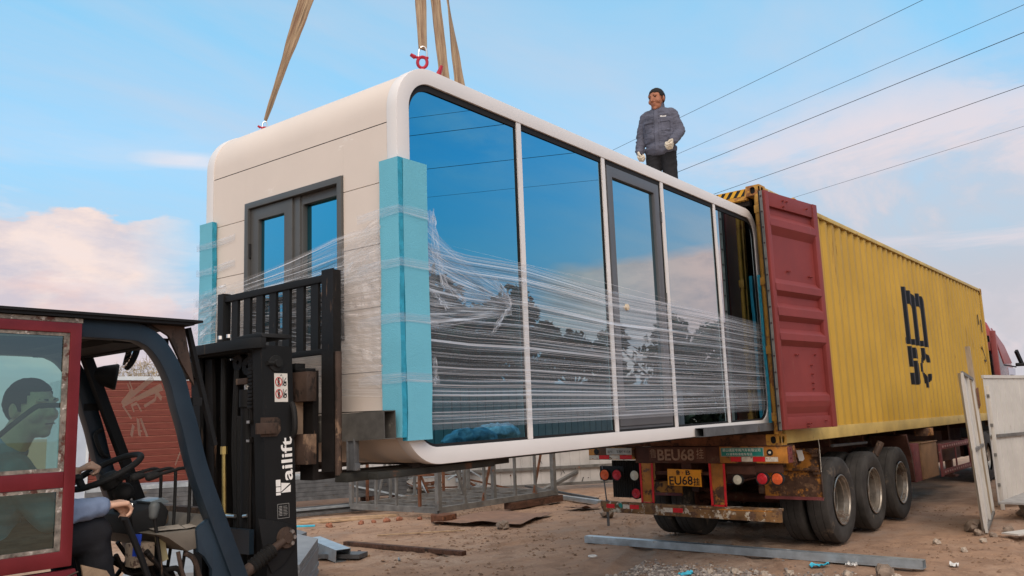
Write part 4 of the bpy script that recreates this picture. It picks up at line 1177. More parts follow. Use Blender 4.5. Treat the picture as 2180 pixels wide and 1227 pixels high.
    s = MB(); s.prism([(-.1008, 1.99, -.655), (-.1008, 1.965, -.69), (-.1008, 1.985, -.72), (-.1008, 2.02, -.70), (-.1008, 2.03, -.67)], (-.0015, 0, 0)); s.build('sticker', 'sign_green', bm)
    mb = MB(); mb.beam((.0, 2.255, -.64), (.02, 2.265, -.95), .03, .03); mb.beam((.0, 2.30, -.22), (.0, 2.262, -.64), .012, .012); b('bent_strut', 'galv_dull', mb)
    # number plate on its hanger
    mb = MB(); mb.bx(-.020, -.005, .945, 1.365, -.30, -.262); b('plate_hanger', 'orange_old', mb)
    mb = MB(); mb.bx(-.010, .02, 1.08, 1.20, -.262, -.19); mb.bx(.0, .03, .84, 1.56, -.325, -.285); b('plate_bracket', 'chassis', mb)
    pl = MB(); pl.prism([(-.070, 1.355, -.252), (-.070, .930, -.262), (-.070, .928, -.448), (-.070, 1.358, -.438)], (.006, 0, 0)); p = pl.build('number_plate', 'plate_y', t, bevel=.003)
    def wp(body, y, z, size, width, bold=.0):
        q = MB(); q.text(body, (-.0722, y, z), (0, -1, .02), (0, 0, 1), size, width=width, bold=bold); q.build('lettering', 'ink', p)
    wp('鲁', 1.245, -.318, .062, .055, .001); wp('B', 1.120, -.318, .070, .060, .002)
    q = MB(); q.lathe([(.0, -.002), (.007, 0)], (-.0705, 1.160, -.296), (1, 0, 0), 10); q.build('dot', 'red_ink', p)
    wp('EU68', 1.335, -.432, .135, .300, .002); wp('挂', 1.030, -.428, .092, .085, .002)
    # lamps
    def lamp(y, z, r, m, par=t, x=-.03, name='round_lamp'):
        mb = MB(); mb.lathe([(.0, .05), (r*1.1, .05), (r*1.18, 0), (r*1.12, -.010), (r*1.0, -.004)], (x, y, z), (1, 0, 0), 28); o = mb.build(name, 'black_rub', par, smooth=True)
        mb = MB(); mb.lathe([(0, -.022), (r*.25, -.021), (r*.3, -.016), (r*.45, -.018), (r*.5, -.013), (r*.65, -.015), (r*.7, -.010), (r*.85, -.011), (r*1.0, -.003)], (x, y, z), (1, 0, 0), 28)
        mb.build('lens', m, o, smooth=True)
    lamp(2.250, -.335, .062, 'lens_orange'); lamp(2.075, -.335, .062, 'lens_red'); lamp(1.825, -.338, .058, 'lens_white'); lamp(1.815, -.548, .058, 'lens_red')
    lamp(.513, -.366, .052, 'lens_white'); lamp(.228, -.351, .060, 'lens_red'); lamp(.060, -.351, .060, 'lens_orange')
    mb = MB(); mb.bx(.0, .02, 1.99, 2.34, -.40, -.23); b('lamp_board', 'black', mb, bevel=.01)
    mb = MB(); mb.bx(.0, .02, .0, .31, -.29, -.20); mb.bx(.0, .02, .31, .66, -.31, -.22); b('lamp_board', 'chassis', mb, bevel=.005)
    # ribbed black mud flap behind the left wheels, worn orange flap box behind the right wheels
    mb = MB()
    n = 30; vs = []
    for i in range(n+1):
        y = 1.76+.50*i/n; x = .16+(.012 if i % 2 else 0); vs += [(x, y, -.62), (x, y, -.17)]
    mb.add(vs, [(2*i, 2*i+2, 2*i+3, 2*i+1) for i in range(n)]); mb.add([(x+.006, y, z) for x, y, z in vs], [(2*i, 2*i+1, 2*i+3, 2*i+2) for i in range(n)])
    b('ribbed_mud_flap', 'black_rub', mb)
    for (ya, yb) in ((-.02, .68), (1.80, 2.46)):
        mb = MB(); mb.bx(1.080, 1.095, ya, yb, -.655, -.085); f = mb.build('mudguard_panel', 'orange_old', t, bevel=.002)
        mb = MB(); mb.bx(1.055, 1.079, ya, yb, -.675, -.640); mb.build('panel_edge', 'chassis_red', f)
        if ya < 1:
            mb = MB(); mb.prism([(1.079, ya, -.085), (1.079, ya, -.64), (1.05, ya, -.64), (1.05, ya, -.32), (1.03, ya, -.085)], (0, -.006, 0)); mb.build('panel_side_lip', 'rust_tan', f)
            for zz, rr in ((-.120, .016), (-.325, .018)):
                mb = MB(); mb.tube([(1.045, ya+.02, zz), (1.045, yb, zz)], rr, 10); mb.build('hinge_rod', 'orange_old', f, smooth=True)
            for zz in (-.12, -.325):
                mb = MB(); mb.tube([(1.045, ya+.015, zz), (1.045, ya+.10, zz)], .03, 12); mb.bx(1.03, 1.078, ya+.01, ya+.08, zz-.055, zz-.022); mb.build('hinge_bush', 'orange_old', f, smooth=True)
            mb = MB(); mb.prism([(1.02, .235, -.10), (1.02, .165, -.10), (1.02, .145, -.20), (1.02, .165, -.225), (1.02, .21, -.225), (1.02, .22, -.16)], (.006, 0, 0)); mb.build('paper_tag', 'paper', f)
    # main beams, cross members, suspension
    for y in (.72, 1.62):
        mb = MB(); mb.bx(.14, 12.0, y-.006, y+.012, -.40, -.02); mb.bx(.14, 12.0, y-.06, y+.06, -.42, -.402); mb.bx(.14, 12.0, y-.06, y+.06, -.018, -.006); b('main_beam', 'chassis', mb)
    mb = MB()
    for x in (.9, 2.4, 3.8, 5.4, 7.0, 9.0, 11.0, 12.0): mb.bx(x, x+.08, .32, 2.12, -.13, -.012)
    mb.each('cross_beam', 'chassis', t)
    for x in (6.10, 11.9):
        for y in (.0, 2.24):
            mb = MB(); mb.bx(x, x+.42, y, y+.20, -.13, -.003); mb.bx(x+.10, x+.30, y-.012, y+.001, -.115, -.02); b('twist_lock_box', 'orange_old', mb, bevel=.006)
    for cx in (1.80, 3.11, 4.42):
        mb = MB(); mb.tube([(cx, .25, -.735), (cx, 2.19, -.735)], .065, 14); b('axle', 'chassis', mb, smooth=True)
        for y in (.72, 1.62):
            mb = MB()
            for k in range(4): mb.beam((cx-.50+.06*k, y, -.60-.02*k), (cx, y, -.64-.02*k), .09, .018); mb.beam((cx, y, -.64-.02*k), (cx+.50-.06*k, y, -.60-.02*k), .09, .018)
            mb.bx(cx-.70, cx-.56, y-.05, y+.05, -.62, -.42)
            b('leaf_spring', 'chassis', mb)
    mb = MB(); mb.tube([(3.55, .10, -.30), (3.62, .02, -.12)], .05, 10); b('filler_neck', 'rust_tan', mb, smooth=True)
    mb = MB(); mb.tube([(2.1, .18, -.10), (3.5, .18, -.12)], .02, 8); b('pipe', 'galv_dull', mb, smooth=True)
    mb = MB(); mb.prism([(4.98, .02, -.06), (5.16, .02, -.40), (5.22, .02, -.78), (5.18, .02, -.78), (5.10, .02, -.40), (4.92, .02, -.08)], (0, .55, 0)); b('front_mud_guard', 'chassis', mb)
    # tool boxes, side guard
    mb = MB(); mb.bx(5.24, 5.60, .02, .5, -.80, -.22); b('locker', 'chassis_red', mb, bevel=.01)
    mb = MB(); mb.bx(5.62, 6.60, -.005, .55, -.79, -.22); mb.bx(5.60, 6.62, -.02, .01, -.235, -.215); b('tool_box', mat('brown_tool_box', (.20, .115, .06), .7, 0, .2, 4, .1, 30), mb, bevel=.01)
    sg = MB(); sg.bx(6.70, 6.80, -.03, .0, -.82, -.28); sg.bx(8.96, 9.04, -.03, .0, -.80, -.28); sg.bx(7.85, 7.90, -.02, .0, -.72, -.36)
    sg.each('side_guard_post', 'chassis_red', t, bevel=.003)
    for z in (-.335, -.755):
        sg = MB(); sg.bx(6.801, 8.959, -.025, .0, z-.05, z+.04); q = sg.build('side_guard_rail', 'chassis_red', t, bevel=.003)
        sg = MB()
        for k in range(12): sg.bx(6.88+k*.172, 6.97+k*.172, -.0285, -.0255, z-.02, z+.015)
        sg.each('rail_slot', mat('pale_rose_paint', (.34, .20, .19), .7), q)
    sg = MB(); sg.bx(7.0, 8.8, .10, .5, -.62, -.30); b('spare_gear', 'chassis', sg, bevel=.02)
    # landing legs
    for y in (.45, 1.9):
        mb = MB(); mb.bx(9.6, 9.72, y, y+.12, -1.0, -.1); mb.bx(9.52, 9.8, y-.06, y+.18, -1.04, -1.0); b('landing_leg', 'chassis', mb)
    # cable hanging from the container rail
    return t
TR = trailer()
def wheel(par, cx, cy, out, rim=True):
    """one tyre; out = -1 faces the street side"""
    r = .515; w = .275; mb = MB()
    pr = [(.285, -w*.36), (.33, -w*.47), (.42, -w*.52), (.475, -w*.50), (.505, -w*.43), (.513, -w*.36), (.513, -w*.17), (.505, -w*.165), (.505, -w*.145), (.514, -w*.14), (.514, w*.14), (.505, w*.145), (.505, w*.165), (.513, w*.17), (.513, w*.36), (.505, w*.43), (.475, w*.50), (.42, w*.52), (.33, w*.47), (.285, w*.36)]
    mb.lathe(pr, (cx, cy, -.735), (0, 1, 0), 56)
    wh = mb.build('wheel_tyre', 'tyre', par, smooth=True, angle=30)
    mb = MB(); o = out*w*.5
    pr = [(.302, o*.98), (.292, o*1.03), (.282, o*1.0), (.276, o*.88), (.262, o*.84), (.256, o*.55), (.246, o*.50), (.243, -o*.05), (.232, -o*.10), (.228, -o*.52)]
    mb.lathe(pr, (cx, cy, -.735), (0, 1, 0), 48); rm = mb.build('rim', 'rim', wh, smooth=True, angle=30)
    mb = MB(); mb.lathe([(.236, -o*.50), (.20, -o*.62), (.16, -o*.55), (.10, -o*.50), (.10, o*.05), (.06, o*.15), (0, o*.15)], (cx, cy, -.735), (0, 1, 0), 36); mb.build('hub_disc', 'chassis', rm, smooth=True, angle=30)  # disc given a dark colour to stand for shade inside the dish
    mb = MB()
    for k in range(10):
        a = 2*math.pi*k/10; c = V((cx+.165*math.cos(a), cy-o*.52, -.735+.165*math.sin(a)))
        mb.tube([c, c+V((0, o*.28, 0))], .014, 6)
    mb.build('nut_ring', 'rim', rm)
    return wh
for cx in (1.80, 3.11, 4.42):
    for cy, o in ((.145, -1), (.475, -1), (1.965, 1), (2.295, 1)): wheel(TR, cx, cy, o)
mb = MB(); mb.tube([(.80+.3, -.01, .02), (1.06, -.03, -.06), (1.03, -.04, -.2), (.99, -.05, -.35)], .003, 5)
tag(mb.build('thin_cord', 'refl_white'), 'thin pale cord dangling from the container rail in front of the first wheel', 'cord')

# ------------------------------------------------------------------ tractor unit ahead of the trailer
def tractor():
    t = thing('tractor_truck', 'red truck cab beyond the far end of the yellow container', 'truck', (15, 1.2, G))
    prof = [(13.05, -.60), (13.05, 1.35), (13.20, 2.02), (13.45, 2.28), (13.75, 2.20), (14.15, 2.02), (14.75, 1.78), (15.25, 1.52), (15.45, 1.2), (15.52, .55), (15.58, -.75), (13.6, -.75)]
    mb = MB(); n = len(prof); ins = [.06, .02, .12, .26, .28, .26, .22, .18, .1, .03, .0, .0]
    vs = [(x, -.06+i, z) for (x, z), i in zip(prof, ins)]+[(x, 2.48-i, z) for (x, z), i in zip(prof, ins)]
    mb.add(vs, [list(range(n))[::-1], list(range(n, 2*n))]+[(i, (i+1) % n, n+(i+1) % n, n+i) for i in range(n)])
    c = mb.build('cab_body', 'truck_red', t, bevel=.05, angle=50)
    mb = MB(); mb.prism([(13.30, .085, 2.02), (13.62, .15, 2.12), (14.6, .09, 1.74), (14.75, -.01, 1.30), (13.55, -.03, 1.25)], (0, -.03, 0)); mb.build('side_fairing', 'truck_pale', c, bevel=.01)
    mb = MB(); mb.prism([(13.95, -.052, 1.18), (14.95, -.052, 1.18), (14.75, -.03, .52), (13.95, -.062, .52)], (0, -.008, 0)); mb.build('side_window', 'truck_glass', c)
    mb = MB(); mb.beam((13.2, -.10, 1.215), (14.9, -.085, 1.215), .02, .03); mb.build('window_trim', 'black', c)
    mb = MB(); mb.prism([(15.47, .12, 1.15), (15.47, 2.3, 1.15), (15.535, 2.35, .45), (15.535, .07, .45)], (.02, 0, 0)); mb.build('windscreen', 'truck_glass', c)
    mb = MB(); mb.bx(12.98, 13.046, .10, 2.3, -.4, 1.9); mb.build('rear_panel', 'black', c)
    mb = MB(); mb.bx(12.9, 13.0, -.05, .06, .4, 2.0); mb.bx(12.93, 13.0, -.04, .30, 1.55, 1.75); b2 = mb.build('air_deflector', 'truck_pale', c, bevel=.01)
    mb = MB(); mb.tube([(15.2, -.05, 1.28), (15.35, -.32, 1.28), (15.38, -.55, 1.22), (15.38, -.60, .95)], .045, 10); mb.build('mirror_arm', 'black', c, smooth=True)
    for y, z, h in ((-.42, .98, .36), (-.66, .98, .34)):
        mb = MB(); mb.bx(15.32, 15.42, y-.10, y+.10, z-h/2, z+h/2+.1); m_ = mb.build('side_mirror', 'black', c, bevel=.02)
        mb = MB(); mb.bx(15.314, 15.319, y-.08, y+.08, z-h/2+.03, z+h/2+.06); mb.build('mirror_glass', 'mirror', m_)
    mb = MB(); mb.beam((15.1, -.10, 1.62), (15.3, -.16, 1.30), .06, .10); mb.build('marker_fin', 'black', c)
    mb = MB(); mb.bx(11.3, 15.4, .55, 1.9, -.75, -.42); mb.build('truck_frame', 'chassis', t)
    mb = MB(); mb.bx(12.4, 13.6, .0, .55, -.95, -.45); mb.build('fuel_tank', 'galv_dull', t, bevel=.08)
    for cx in (11.2, 12.0, 14.6):
        for cy in (.20, 2.24):
            mb = MB(); mb.lathe([(.28, -.14), (.46, -.145), (.51, -.11), (.51, .11), (.46, .145), (.28, .14)], (cx, cy, -.735), (0, 1, 0), 36); w = mb.build('wheel_tyre', 'tyre', t, smooth=True, angle=40)
            mb = MB(); mb.lathe([(.282, -.10), (.24, -.05), (.12, -.02), (.1, -.12), (0, -.12)], (cx, cy, -.735), (0, 1, 0), 24); mb.build('rim', 'rim', w, smooth=True)
tractor()
# ------------------------------------------------------------------ forklift truck on the left
FY0, FY1 = .30, 1.38
def sweep_xz(mb, pts, y0, y1, h, mi=0):
    n = len(pts); vs = []
    for i, (x, z) in enumerate(pts):
        a = V((pts[max(i-1, 0)][0], 0, pts[max(i-1, 0)][1])); b = V((pts[min(i+1, n-1)][0], 0, pts[min(i+1, n-1)][1]))
        d = (b-a).normalized(); nr = V((-d.z, 0, d.x)); p = V((x, 0, z)); hh = h[i] if isinstance(h, list) else h
        vs += [p+nr*hh/2+V((0, y0, 0)), p+nr*hh/2+V((0, y1, 0)), p-nr*hh/2+V((0, y1, 0)), p-nr*hh/2+V((0, y0, 0))]
    fs = [(3, 2, 1, 0), (4*n-4, 4*n-3, 4*n-2, 4*n-1)]
    for i in range(n-1):
        for k in range(4): fs.append((4*i+k, 4*i+(k+1) % 4, 4*i+4+(k+1) % 4, 4*i+4+k))
    mb.add(vs, fs, mi)
def smooth_path(pts, n=40):
    out = []
    for i in range(n+1):
        f = i/n*(len(pts)-1); k = min(int(f), len(pts)-2); t = f-k
        p = [pts[max(0, min(len(pts)-1, k+j))] for j in (-1, 0, 1, 2)]
        out.append(tuple(.5*((2*p[1][c])+(-p[0][c]+p[2][c])*t+(2*p[0][c]-5*p[1][c]+4*p[2][c]-p[3][c])*t*t+(-p[0][c]+3*p[1][c]-3*p[2][c]+p[3][c])*t**3) for c in range(len(pts[0]))))
    return out
def forklift():
    t = thing('forklift', 'dark blue and black forklift with a maroon framed glass door and raised carriage', 'forklift', (-7.4, .85, G))
    B = lambda name, m, mb, par=None, **k: mb.build(name, m, par or t, **k)
    def box(name, m, *a, par=None, bevel=.003):
        mb = MB(); mb.bx(*a); return mb.build(name, m, par or t, bevel=bevel)
    # ---- overhead guard
    gp = smooth_path([(-8.62, .845), (-7.6, .850), (-7.0, .852), (-6.855, .832), (-6.765, .755), (-6.695, .630), (-6.655, .500), (-6.62, .395), (-6.56, .19), (-6.45, -.080), (-6.33, -.36), (-6.14, -.80)], 60)
    for y0, y1 in ((FY0, FY0+.075), (FY1-.075, FY1)):
        mb = MB(); sweep_xz(mb, gp, y0, y1, .085); B('guard_frame', 'slate', mb, bevel=.008, angle=40)
    mb = MB(); mb.bx(-8.7, -6.60, .24, 1.45, .906, .918); mb.bx(-8.7, -6.64, .25, 1.44, .892, .9055); B('roof_plate', 'black', mb)
    mb = MB()
    for x in (-8.45, -7.95, -7.45, -7.05): mb.bx(x, x+.07, FY0+.076, FY1-.076, .83, .885)
    mb.bx(-6.98, -6.80, FY0+.076, FY1-.076, .80, .875); mb.each('roof_bar', 'black', t)
    mb = MB(); mb.bx(-8.6, -6.9, FY0+.076, FY1-.076, .886, .8915); B('headliner', 'dark', mb)
    mb = MB(); mb.prism([(-6.83, FY0+.01, .89), (-6.66, FY0+.01, .89), (-6.60, FY0+.01, .60), (-6.665, FY0+.01, .70), (-6.74, FY0+.01, .84)], (0, .02, 0)); B('guard_gusset', 'rust_tan', mb)
    mb = MB(); mb.beam((-6.62, FY0+.05, .89), (-6.46, FY0+.05, .30), .03, .02, (1, 0, 0)); B('front_stay', 'black', mb)
    # ---- windscreen frame and glass
    def wsx(z): return -6.70-.41*(z-.75)
    mb = MB(); sweep_xz(mb, [(wsx(.82), .82), (wsx(.0), .0), (wsx(-.3), -.3)], 1.22, 1.27, .05); B('windscreen_frame', 'black', mb)
    mb = MB(); mb.bx(wsx(.83)-.02, wsx(.83)+.03, .38, 1.27, .80, .835); B('windscreen_frame', 'black', mb)
    mb = MB(); z0, z1 = -.10, .80
    mb.add([(wsx(z0), .40, z0), (wsx(z0), 1.22, z0), (wsx(z1), 1.22, z1), (wsx(z1), .385, z1)], [(0, 1, 2, 3)])
    ws = B('windscreen', 'shield_glass', mb)
    mb = MB()
    def strip(a, b, w):
        a, b = V(a), V(b); d = (b-a).normalized(); n = V((-1, 0, -.41)).normalized(); s = d.cross(n)*w/2; o = n*.002
        mb.add([a-s+o, a+s+o, b+s+o, b-s+o], [(0, 1, 2, 3)])
    W = lambda y, z: (wsx(z), y, z)
    for a, b, w in (((1.03, .535), (.86, .60), .030), ((1.0, .55), (.60, .655), .028), ((1.02, .53), (.545, .615), .020), ((.86, .556), (.545, .60), .024), ((.89, .64), (.885, .60), .016), ((.86, .65), (.86, .585), .016),
                    ((1.03, .53), (.985, .455), .020), ((.93, .53), (.93, .49), .018), ((.86, .53), (.85, .49), .020), ((.93, .525), (.86, .535), .015), ((.80, .515), (.66, .545), .016), ((.66, .545), (.62, .585), .014),
                    ((.64, .60), (.60, .54), .020), ((.62, .60), (.59, .55), .020), ((1.00, .42), (.93, .45), .0), ((.915, .455), (.965, .36), .026), ((.885, .455), (.885, .355), .026), ((.99, .42), (1.06, .36), .022), ((.96, .40), (.92, .385), .012), ((.55, .50), (.48, .54), .012), ((.70, .20), (.60, .27), .008)):
        if w: strip(W(*a), W(*b), w)
    mb.each('tape_residue', 'tape', ws)
    # ---- left (far) pillars' brackets, lamp, mirror
    mb = MB(); mb.bx(-6.70, -6.60, 1.30, 1.36, .51, .55); mb.bx(-6.60, -6.55, FY0+.02, FY0+.07, .50, .54); mb.each('bracket', 'black', t)
    mb = MB(); mb.tube(smooth_path([(-6.60, 1.30, .40), (-6.64, 1.28, .37), (-6.60, 1.28, .27), (-6.56, 1.30, .25)], 12), .012, 8); B('grab_handle', 'black_rub', mb, smooth=True)
    mb = MB(); mb.lathe([(0, -.10), (.03, -.10), (.055, -.04), (.075, .03), (.07, .04), (0, .03)], (-6.60, 1.22, .70), (1, -.5, -.15), 20); B('work_lamp', 'black_rub', mb, smooth=True)
    mb = MB(); mb.ell((-6.68, .80, .795), (.030, .045, .095), Matrix.Rotation(R(18), 3, 'Y'), 18, 12); mr = B('cab_mirror', 'black_rub', mb, smooth=True)
    mb = MB(); mb.ell((-6.703, .79, .79), (.012, .034, .080), Matrix.Rotation(R(18), 3, 'Y'), 18, 10); B('mirror_glass', 'mirror', mb, mr, smooth=True)
    mb = MB(); mb.tube([(-6.67, .82, .85), (-6.66, .86, .83), (-6.70, .92, .86)], .012, 8); B('mirror_stalk', 'black_rub', mb, mr)
    # ---- door
    d0, d1, y0, y1 = -8.06, -7.172, .262, .296
    dz0, dz1 = -.175, .868
    def xz(x0, x1, z0, z1, ya=y0, yb=y1, name='door_frame', m='maroon', par=None, bevel=.004): return box(name, m, x0, x1, ya, yb, z0, z1, par=par, bevel=bevel)
    mb = MB(); mb.ring([(d0, y0, dz0), (d1, y0, dz0), (d1, y0, dz1), (d0, y0, dz1)], [(d0+.05, y0, dz0+.065), (d1-.048, y0, dz0+.065), (d1-.048, y0, dz1-.045), (d0+.05, y0, dz1-.045)], (0, y1-y0, 0))
    dr = B('side_door', 'maroon', mb, bevel=.004)
    mb = MB(); mb.bx(d0+.051, d1-.049, y0+.002, y1-.002, .155, .222); B('door_mid_rail', 'maroon', mb, dr, bevel=.003)
    mb = MB(); mb.bx(d0, d1+.004, y0+.004, y1+.03, dz1+.001, dz1+.020); B('door_top_seal', 'maroon_in', mb, dr)
    for za, zb in ((dz0+.066, .154), (.223, dz1-.046)):
        a, b = d0+.051, d1-.0485
        mb = MB(); mb.ring([(a, y0+.006, za), (b, y0+.006, za), (b, y0+.006, zb), (a, y0+.006, zb)], [(a+.018, y0+.006, za+.016), (b-.024, y0+.006, za+.016), (b-.024, y0+.006, zb-.014), (a+.018, y0+.006, zb-.014)], (0, .006, 0))
        o = mb; 
        B('putty_bead', 'maroon_in', mb, dr)
        mb = MB(); mb.bx(a+.002, b-.002, y0+.014, y0+.018, za+.002, zb-.002); B('door_pane', 'fork_glass', mb, dr)
    mb = MB(); mb.tube(smooth_path([(-7.62, .335, .22), (-7.50, .335, .345), (-7.34, .335, .487), (-7.29, .335, .507), (-7.215, .335, .508)], 24), .011, 8); B('door_grab_bar', 'rust_tan', mb, dr, smooth=True)
    # body below the door
    mb = MB(); mb.prism([(-8.2, .275, -.19), (-7.15, .275, -.19), (-7.13, .275, -.26), (-7.02, .275, -.40), (-6.95, .275, -.75), (-8.2, .275, -.75)], (0, .03, 0)); B('step_panel', 'maroon', mb, bevel=.004)
    mb = MB(); mb.tube([(-7.35, .27, -.262), (-7.2, .268, -.222), (-7.14, .272, -.205)], .004, 6); B('panel_trim', 'rust_tan', mb)
    # ---- lower body, counterweight, wheels (mostly below or outside the frame)
    mb = MB(); mb.bx(-8.3, -6.95, .36, 1.32, -.95, -.42); B('chassis', 'black', mb, bevel=.01)
    mb = MB(); mb.prism([(-9.05, .30, -.95), (-8.25, .30, -.95), (-8.25, .30, -.05), (-8.75, .30, -.02), (-9.0, .30, -.2)], (0, 1.08, 0)); B('counterweight', 'slate', mb, bevel=.05)
    mb = MB(); mb.bx(-8.25, -7.62, .42, 1.26, -.42, -.16); B('engine_cover', 'black', mb, bevel=.03)
    for x, r, in ((-6.45, .33), (-8.3, .27)):
        for y in (.42, 1.26):
            mb = MB(); mb.lathe([(.14, -.10), (r-.05, -.11), (r, -.08), (r, .08), (r-.05, .11), (.14, .10)], (x, y, G+r+.01), (0, 1, 0), 36); w = B('wheel_tyre', 'tyre', mb, smooth=True, angle=40)
            mb = MB(); mb.lathe([(.142, -.08), (.10, -.04), (.05, -.06), (0, -.06)], (x, y, G+r+.01), (0, 1, 0), 24); mb.lathe([(.142, .08), (.10, .04), (0, .05)], (x, y, G+r+.01), (0, 1, 0), 24); B('rim', 'rim', mb, w, smooth=True)
    mb = MB(); mb.ell((-7.50, .62, -.14), (.28, .26, .085), None, 28, 14); mb.jitter(.015, 7); st = B('seat', 'seat', mb, smooth=True)
    mb = MB(); mb.ell((-7.83, .66, .10), (.075, .25, .28), None, 24, 14); B('seat_back', 'seat', mb, st, smooth=True)
    # ---- cowl and side plate
    mb = MB(); mb.prism([(-6.565, .318, -.105), (-6.545, .318, -.085), (-6.475, .318, -.040), (-6.44, .318, -.075), (-6.30, .318, -.42), (-6.18, .318, -.95), (-6.50, .318, -.95), (-6.50, .318, -.52), (-6.475, .318, -.40), (-6.478, .318, -.30), (-6.52, .318, -.235), (-6.552, .318, -.21)], (0, .03, 0))
    B('side_cowl', 'slate', mb, bevel=.004)
    mb = MB(); mb.prism([(-6.745, .335, -.105), (-6.548, .335, -.100), (-6.475, .335, -.045), (-6.40, .335, -.045), (-6.40, .335, -.06), (-6.54, .335, -.19), (-6.60, .335, -.20), (-6.70, .335, -.125)], (0, .98, 0)); dash = B('front_cowl', mat('dusty_grey_cowl', (.12, .105, .085), .7, 0, .2, 5, .1, 30), mb, bevel=.004)
    mb = MB(); mb.beam((-6.42, .36, -.035), (-6.42, 1.30, -.035), .05, .035); B('cowl_ledge', 'rust_tan', mb, dash)
    mb = MB()
    for (a, b_, c, d_) in (((-6.72, .42), (-6.60, .36), (-6.55, .52), (-6.68, .58)), ((-6.60, .355), (-6.55, .345), (-6.52, .46), (-6.56, .47))):
        zz = lambda p: -.1005+(.0 if p[0] < -6.55 else 0)
        mb.add([(p[0], p[1], -.094+max(0, (p[0]+6.6))*.12) for p in (a, b_, c, d_)], [(0, 1, 2, 3)])
    mb.each('paper_sheet', mat('dirty_paper', (.34, .30, .25), .8, 0, .15, 14), dash)
    mb = MB(); mb.ell((-6.62, .62, -.055), (.06, .07, .05), None, 20, 12); mb.jitter(.02, 12, 4); B('rag', 'rag', mb, dash, smooth=True)
    mb = MB(); mb.prism([(-6.78, .55, -.02), (-6.62, .55, .03), (-6.58, .55, -.02), (-6.60, .55, -.10), (-6.76, .55, -.12)], (0, .35, 0)); B('instrument_hood', 'black_rub', mb, bevel=.015)
    mb = MB(); mb.prism([(-6.66, .60, .032), (-6.59, .60, .045), (-6.555, .60, .022), (-6.60, .60, .005), (-6.64, .60, .01)], (0, .16, 0)); B('instrument_glass', mat('grey_dial_cover', (.20, .24, .26), .3), mb, bevel=.003)
    # ---- steering wheel
    C = V((-6.815, .75, .19)); nw = V((-.44, 0, .90)).normalized(); a = V((.90, 0, .44)); bb = V((0, 1, 0))
    mb = MB(); mb.tube([C+(a*math.cos(q)+bb*math.sin(q))*.172 for q in [2*math.pi*k/40 for k in range(40)]], .0155, 10, closed=True); sw = B('steering_wheel', 'black_rub', mb, smooth=True)
    mb = MB()
    for ang in (80, 200, 320):
        q = R(ang); mb.tube([C-nw*.05, C-nw*.03+(a*math.cos(q)+bb*math.sin(q))*.09, C+(a*math.cos(q)+bb*math.sin(q))*.172], .011, 8)
    mb.lathe([(0, .01), (.04, .006), (.055, -.02), (.05, -.06), (.03, -.07)], C-nw*.02, nw, 20); B('hub', 'black_rub', mb, sw, smooth=True)
    mb = MB(); mb.tube([C-nw*.06, C-nw*.20, (-6.60, .76, -.10), (-6.52, .76, -.6)], [.035, .045, .05, .05], 12); mb.ell(C-nw*.12+V((.02, -.03, 0)), (.05, .07, .05)); B('steering_column', 'black_rub', mb, smooth=True)
    mb = MB(); mb.tube([C-a*.155-bb*.06, C-a*.155-bb*.06+nw*.045], .018, 10); mb.ell(C-a*.155-bb*.06+nw*.055, (.024, .024, .018)); B('spinner_knob', 'black_rub', mb, sw, smooth=True)
    # ---- hydraulic levers
    for k, y in enumerate((.47, .55, .63)):
        x = -6.52-.035*k+.0
        mb = MB(); mb.tube(smooth_path([(x-.19, y, .165), (x-.12, y, .178), (x-.04, y, .192), (x-.006, y, .178), (x, y, .15), (x-.005, y, -.10), (x-.03, y, -.30)], 30), .0085, 8); lv = B('control_lever', 'black_rub', mb, smooth=True)
        mb = MB(); mb.caps((x-.215, y, .160), (x-.175, y, .166), .020, .015); B('knob', 'black_rub', mb, lv, smooth=True)
    mb = MB(); mb.tube([(-6.73, .42, -.02), (-6.66, .42, -.42)], .009, 8); lv = B('brake_lever', 'greased', mb, smooth=True)
    mb = MB(); mb.caps((-6.735, .42, -.02), (-6.73, .42, .02), .020, .026); B('knob', mat('grey_knob', (.09, .10, .10), .5), mb, lv, smooth=True)
    mb = MB(); mb.tube([(-6.905, .40, -.02), (-6.88, .40, -.02), (-6.80, .40, -.20), (-6.70, .40, -.46)], .016, 8); B('parking_brake', 'black', mb, smooth=True)
    # pipes, hoses and a grubby fuel box in the footwell
    rn = random.Random(11); mb = MB()
    for k in range(9):
        y = .40+.05*k; p = [(-6.80+rn.uniform(-.05, .15), y, -.20+rn.uniform(-.05, .05)), (-6.72+rn.uniform(-.05, .1), y+.03, -.28-rn.uniform(0, .1)), (-6.55+rn.uniform(-.05, .05), y, -.30-rn.uniform(0, .1)), (-6.50, y, -.55)]
        mb.tube(smooth_path(p, 14), .009+.006*rn.random(), 8)
    mb.each('hose', 'greased', t, smooth=True)
    mb = MB(); mb.tube(smooth_path([(-6.60, .36, -.21), (-6.56, .35, -.24), (-6.53, .35, -.32), (-6.49, .35, -.44), (-6.48, .35, -.7)], 16), .013, 8); mb.tube(smooth_path([(-6.63, .37, -.20), (-6.61, .36, -.30), (-6.56, .36, -.42)], 12), .010, 8); mb.each('steel_pipe', 'rust_tan', t, smooth=True)
    mb = MB(); mb.bx(-6.80, -6.70, .46, .56, -.26, -.15); B('fluid_can', mat('stained_can', (.30, .24, .18), .7, 0, .3, 14, .1, 30, [((.08, .05, .04), .52, 14, one, .8)]), mb, bevel=.006)
    mb = MB(); mb.prism([(-6.70, .45, -.12), (-6.66, .45, -.125), (-6.635, .45, -.24), (-6.67, .45, -.25)], (0, .02, 0)); B('yellow_tag', mat('pale_yellow_tag', (.42, .38, .22), .7), mb)
    mb = MB(); mb.beam((-6.80, .43, -.10), (-6.81, .43, -.20), .012, .03); B('blue_clip', mat('blue_plastic', (.01, .04, .30), .4), mb)
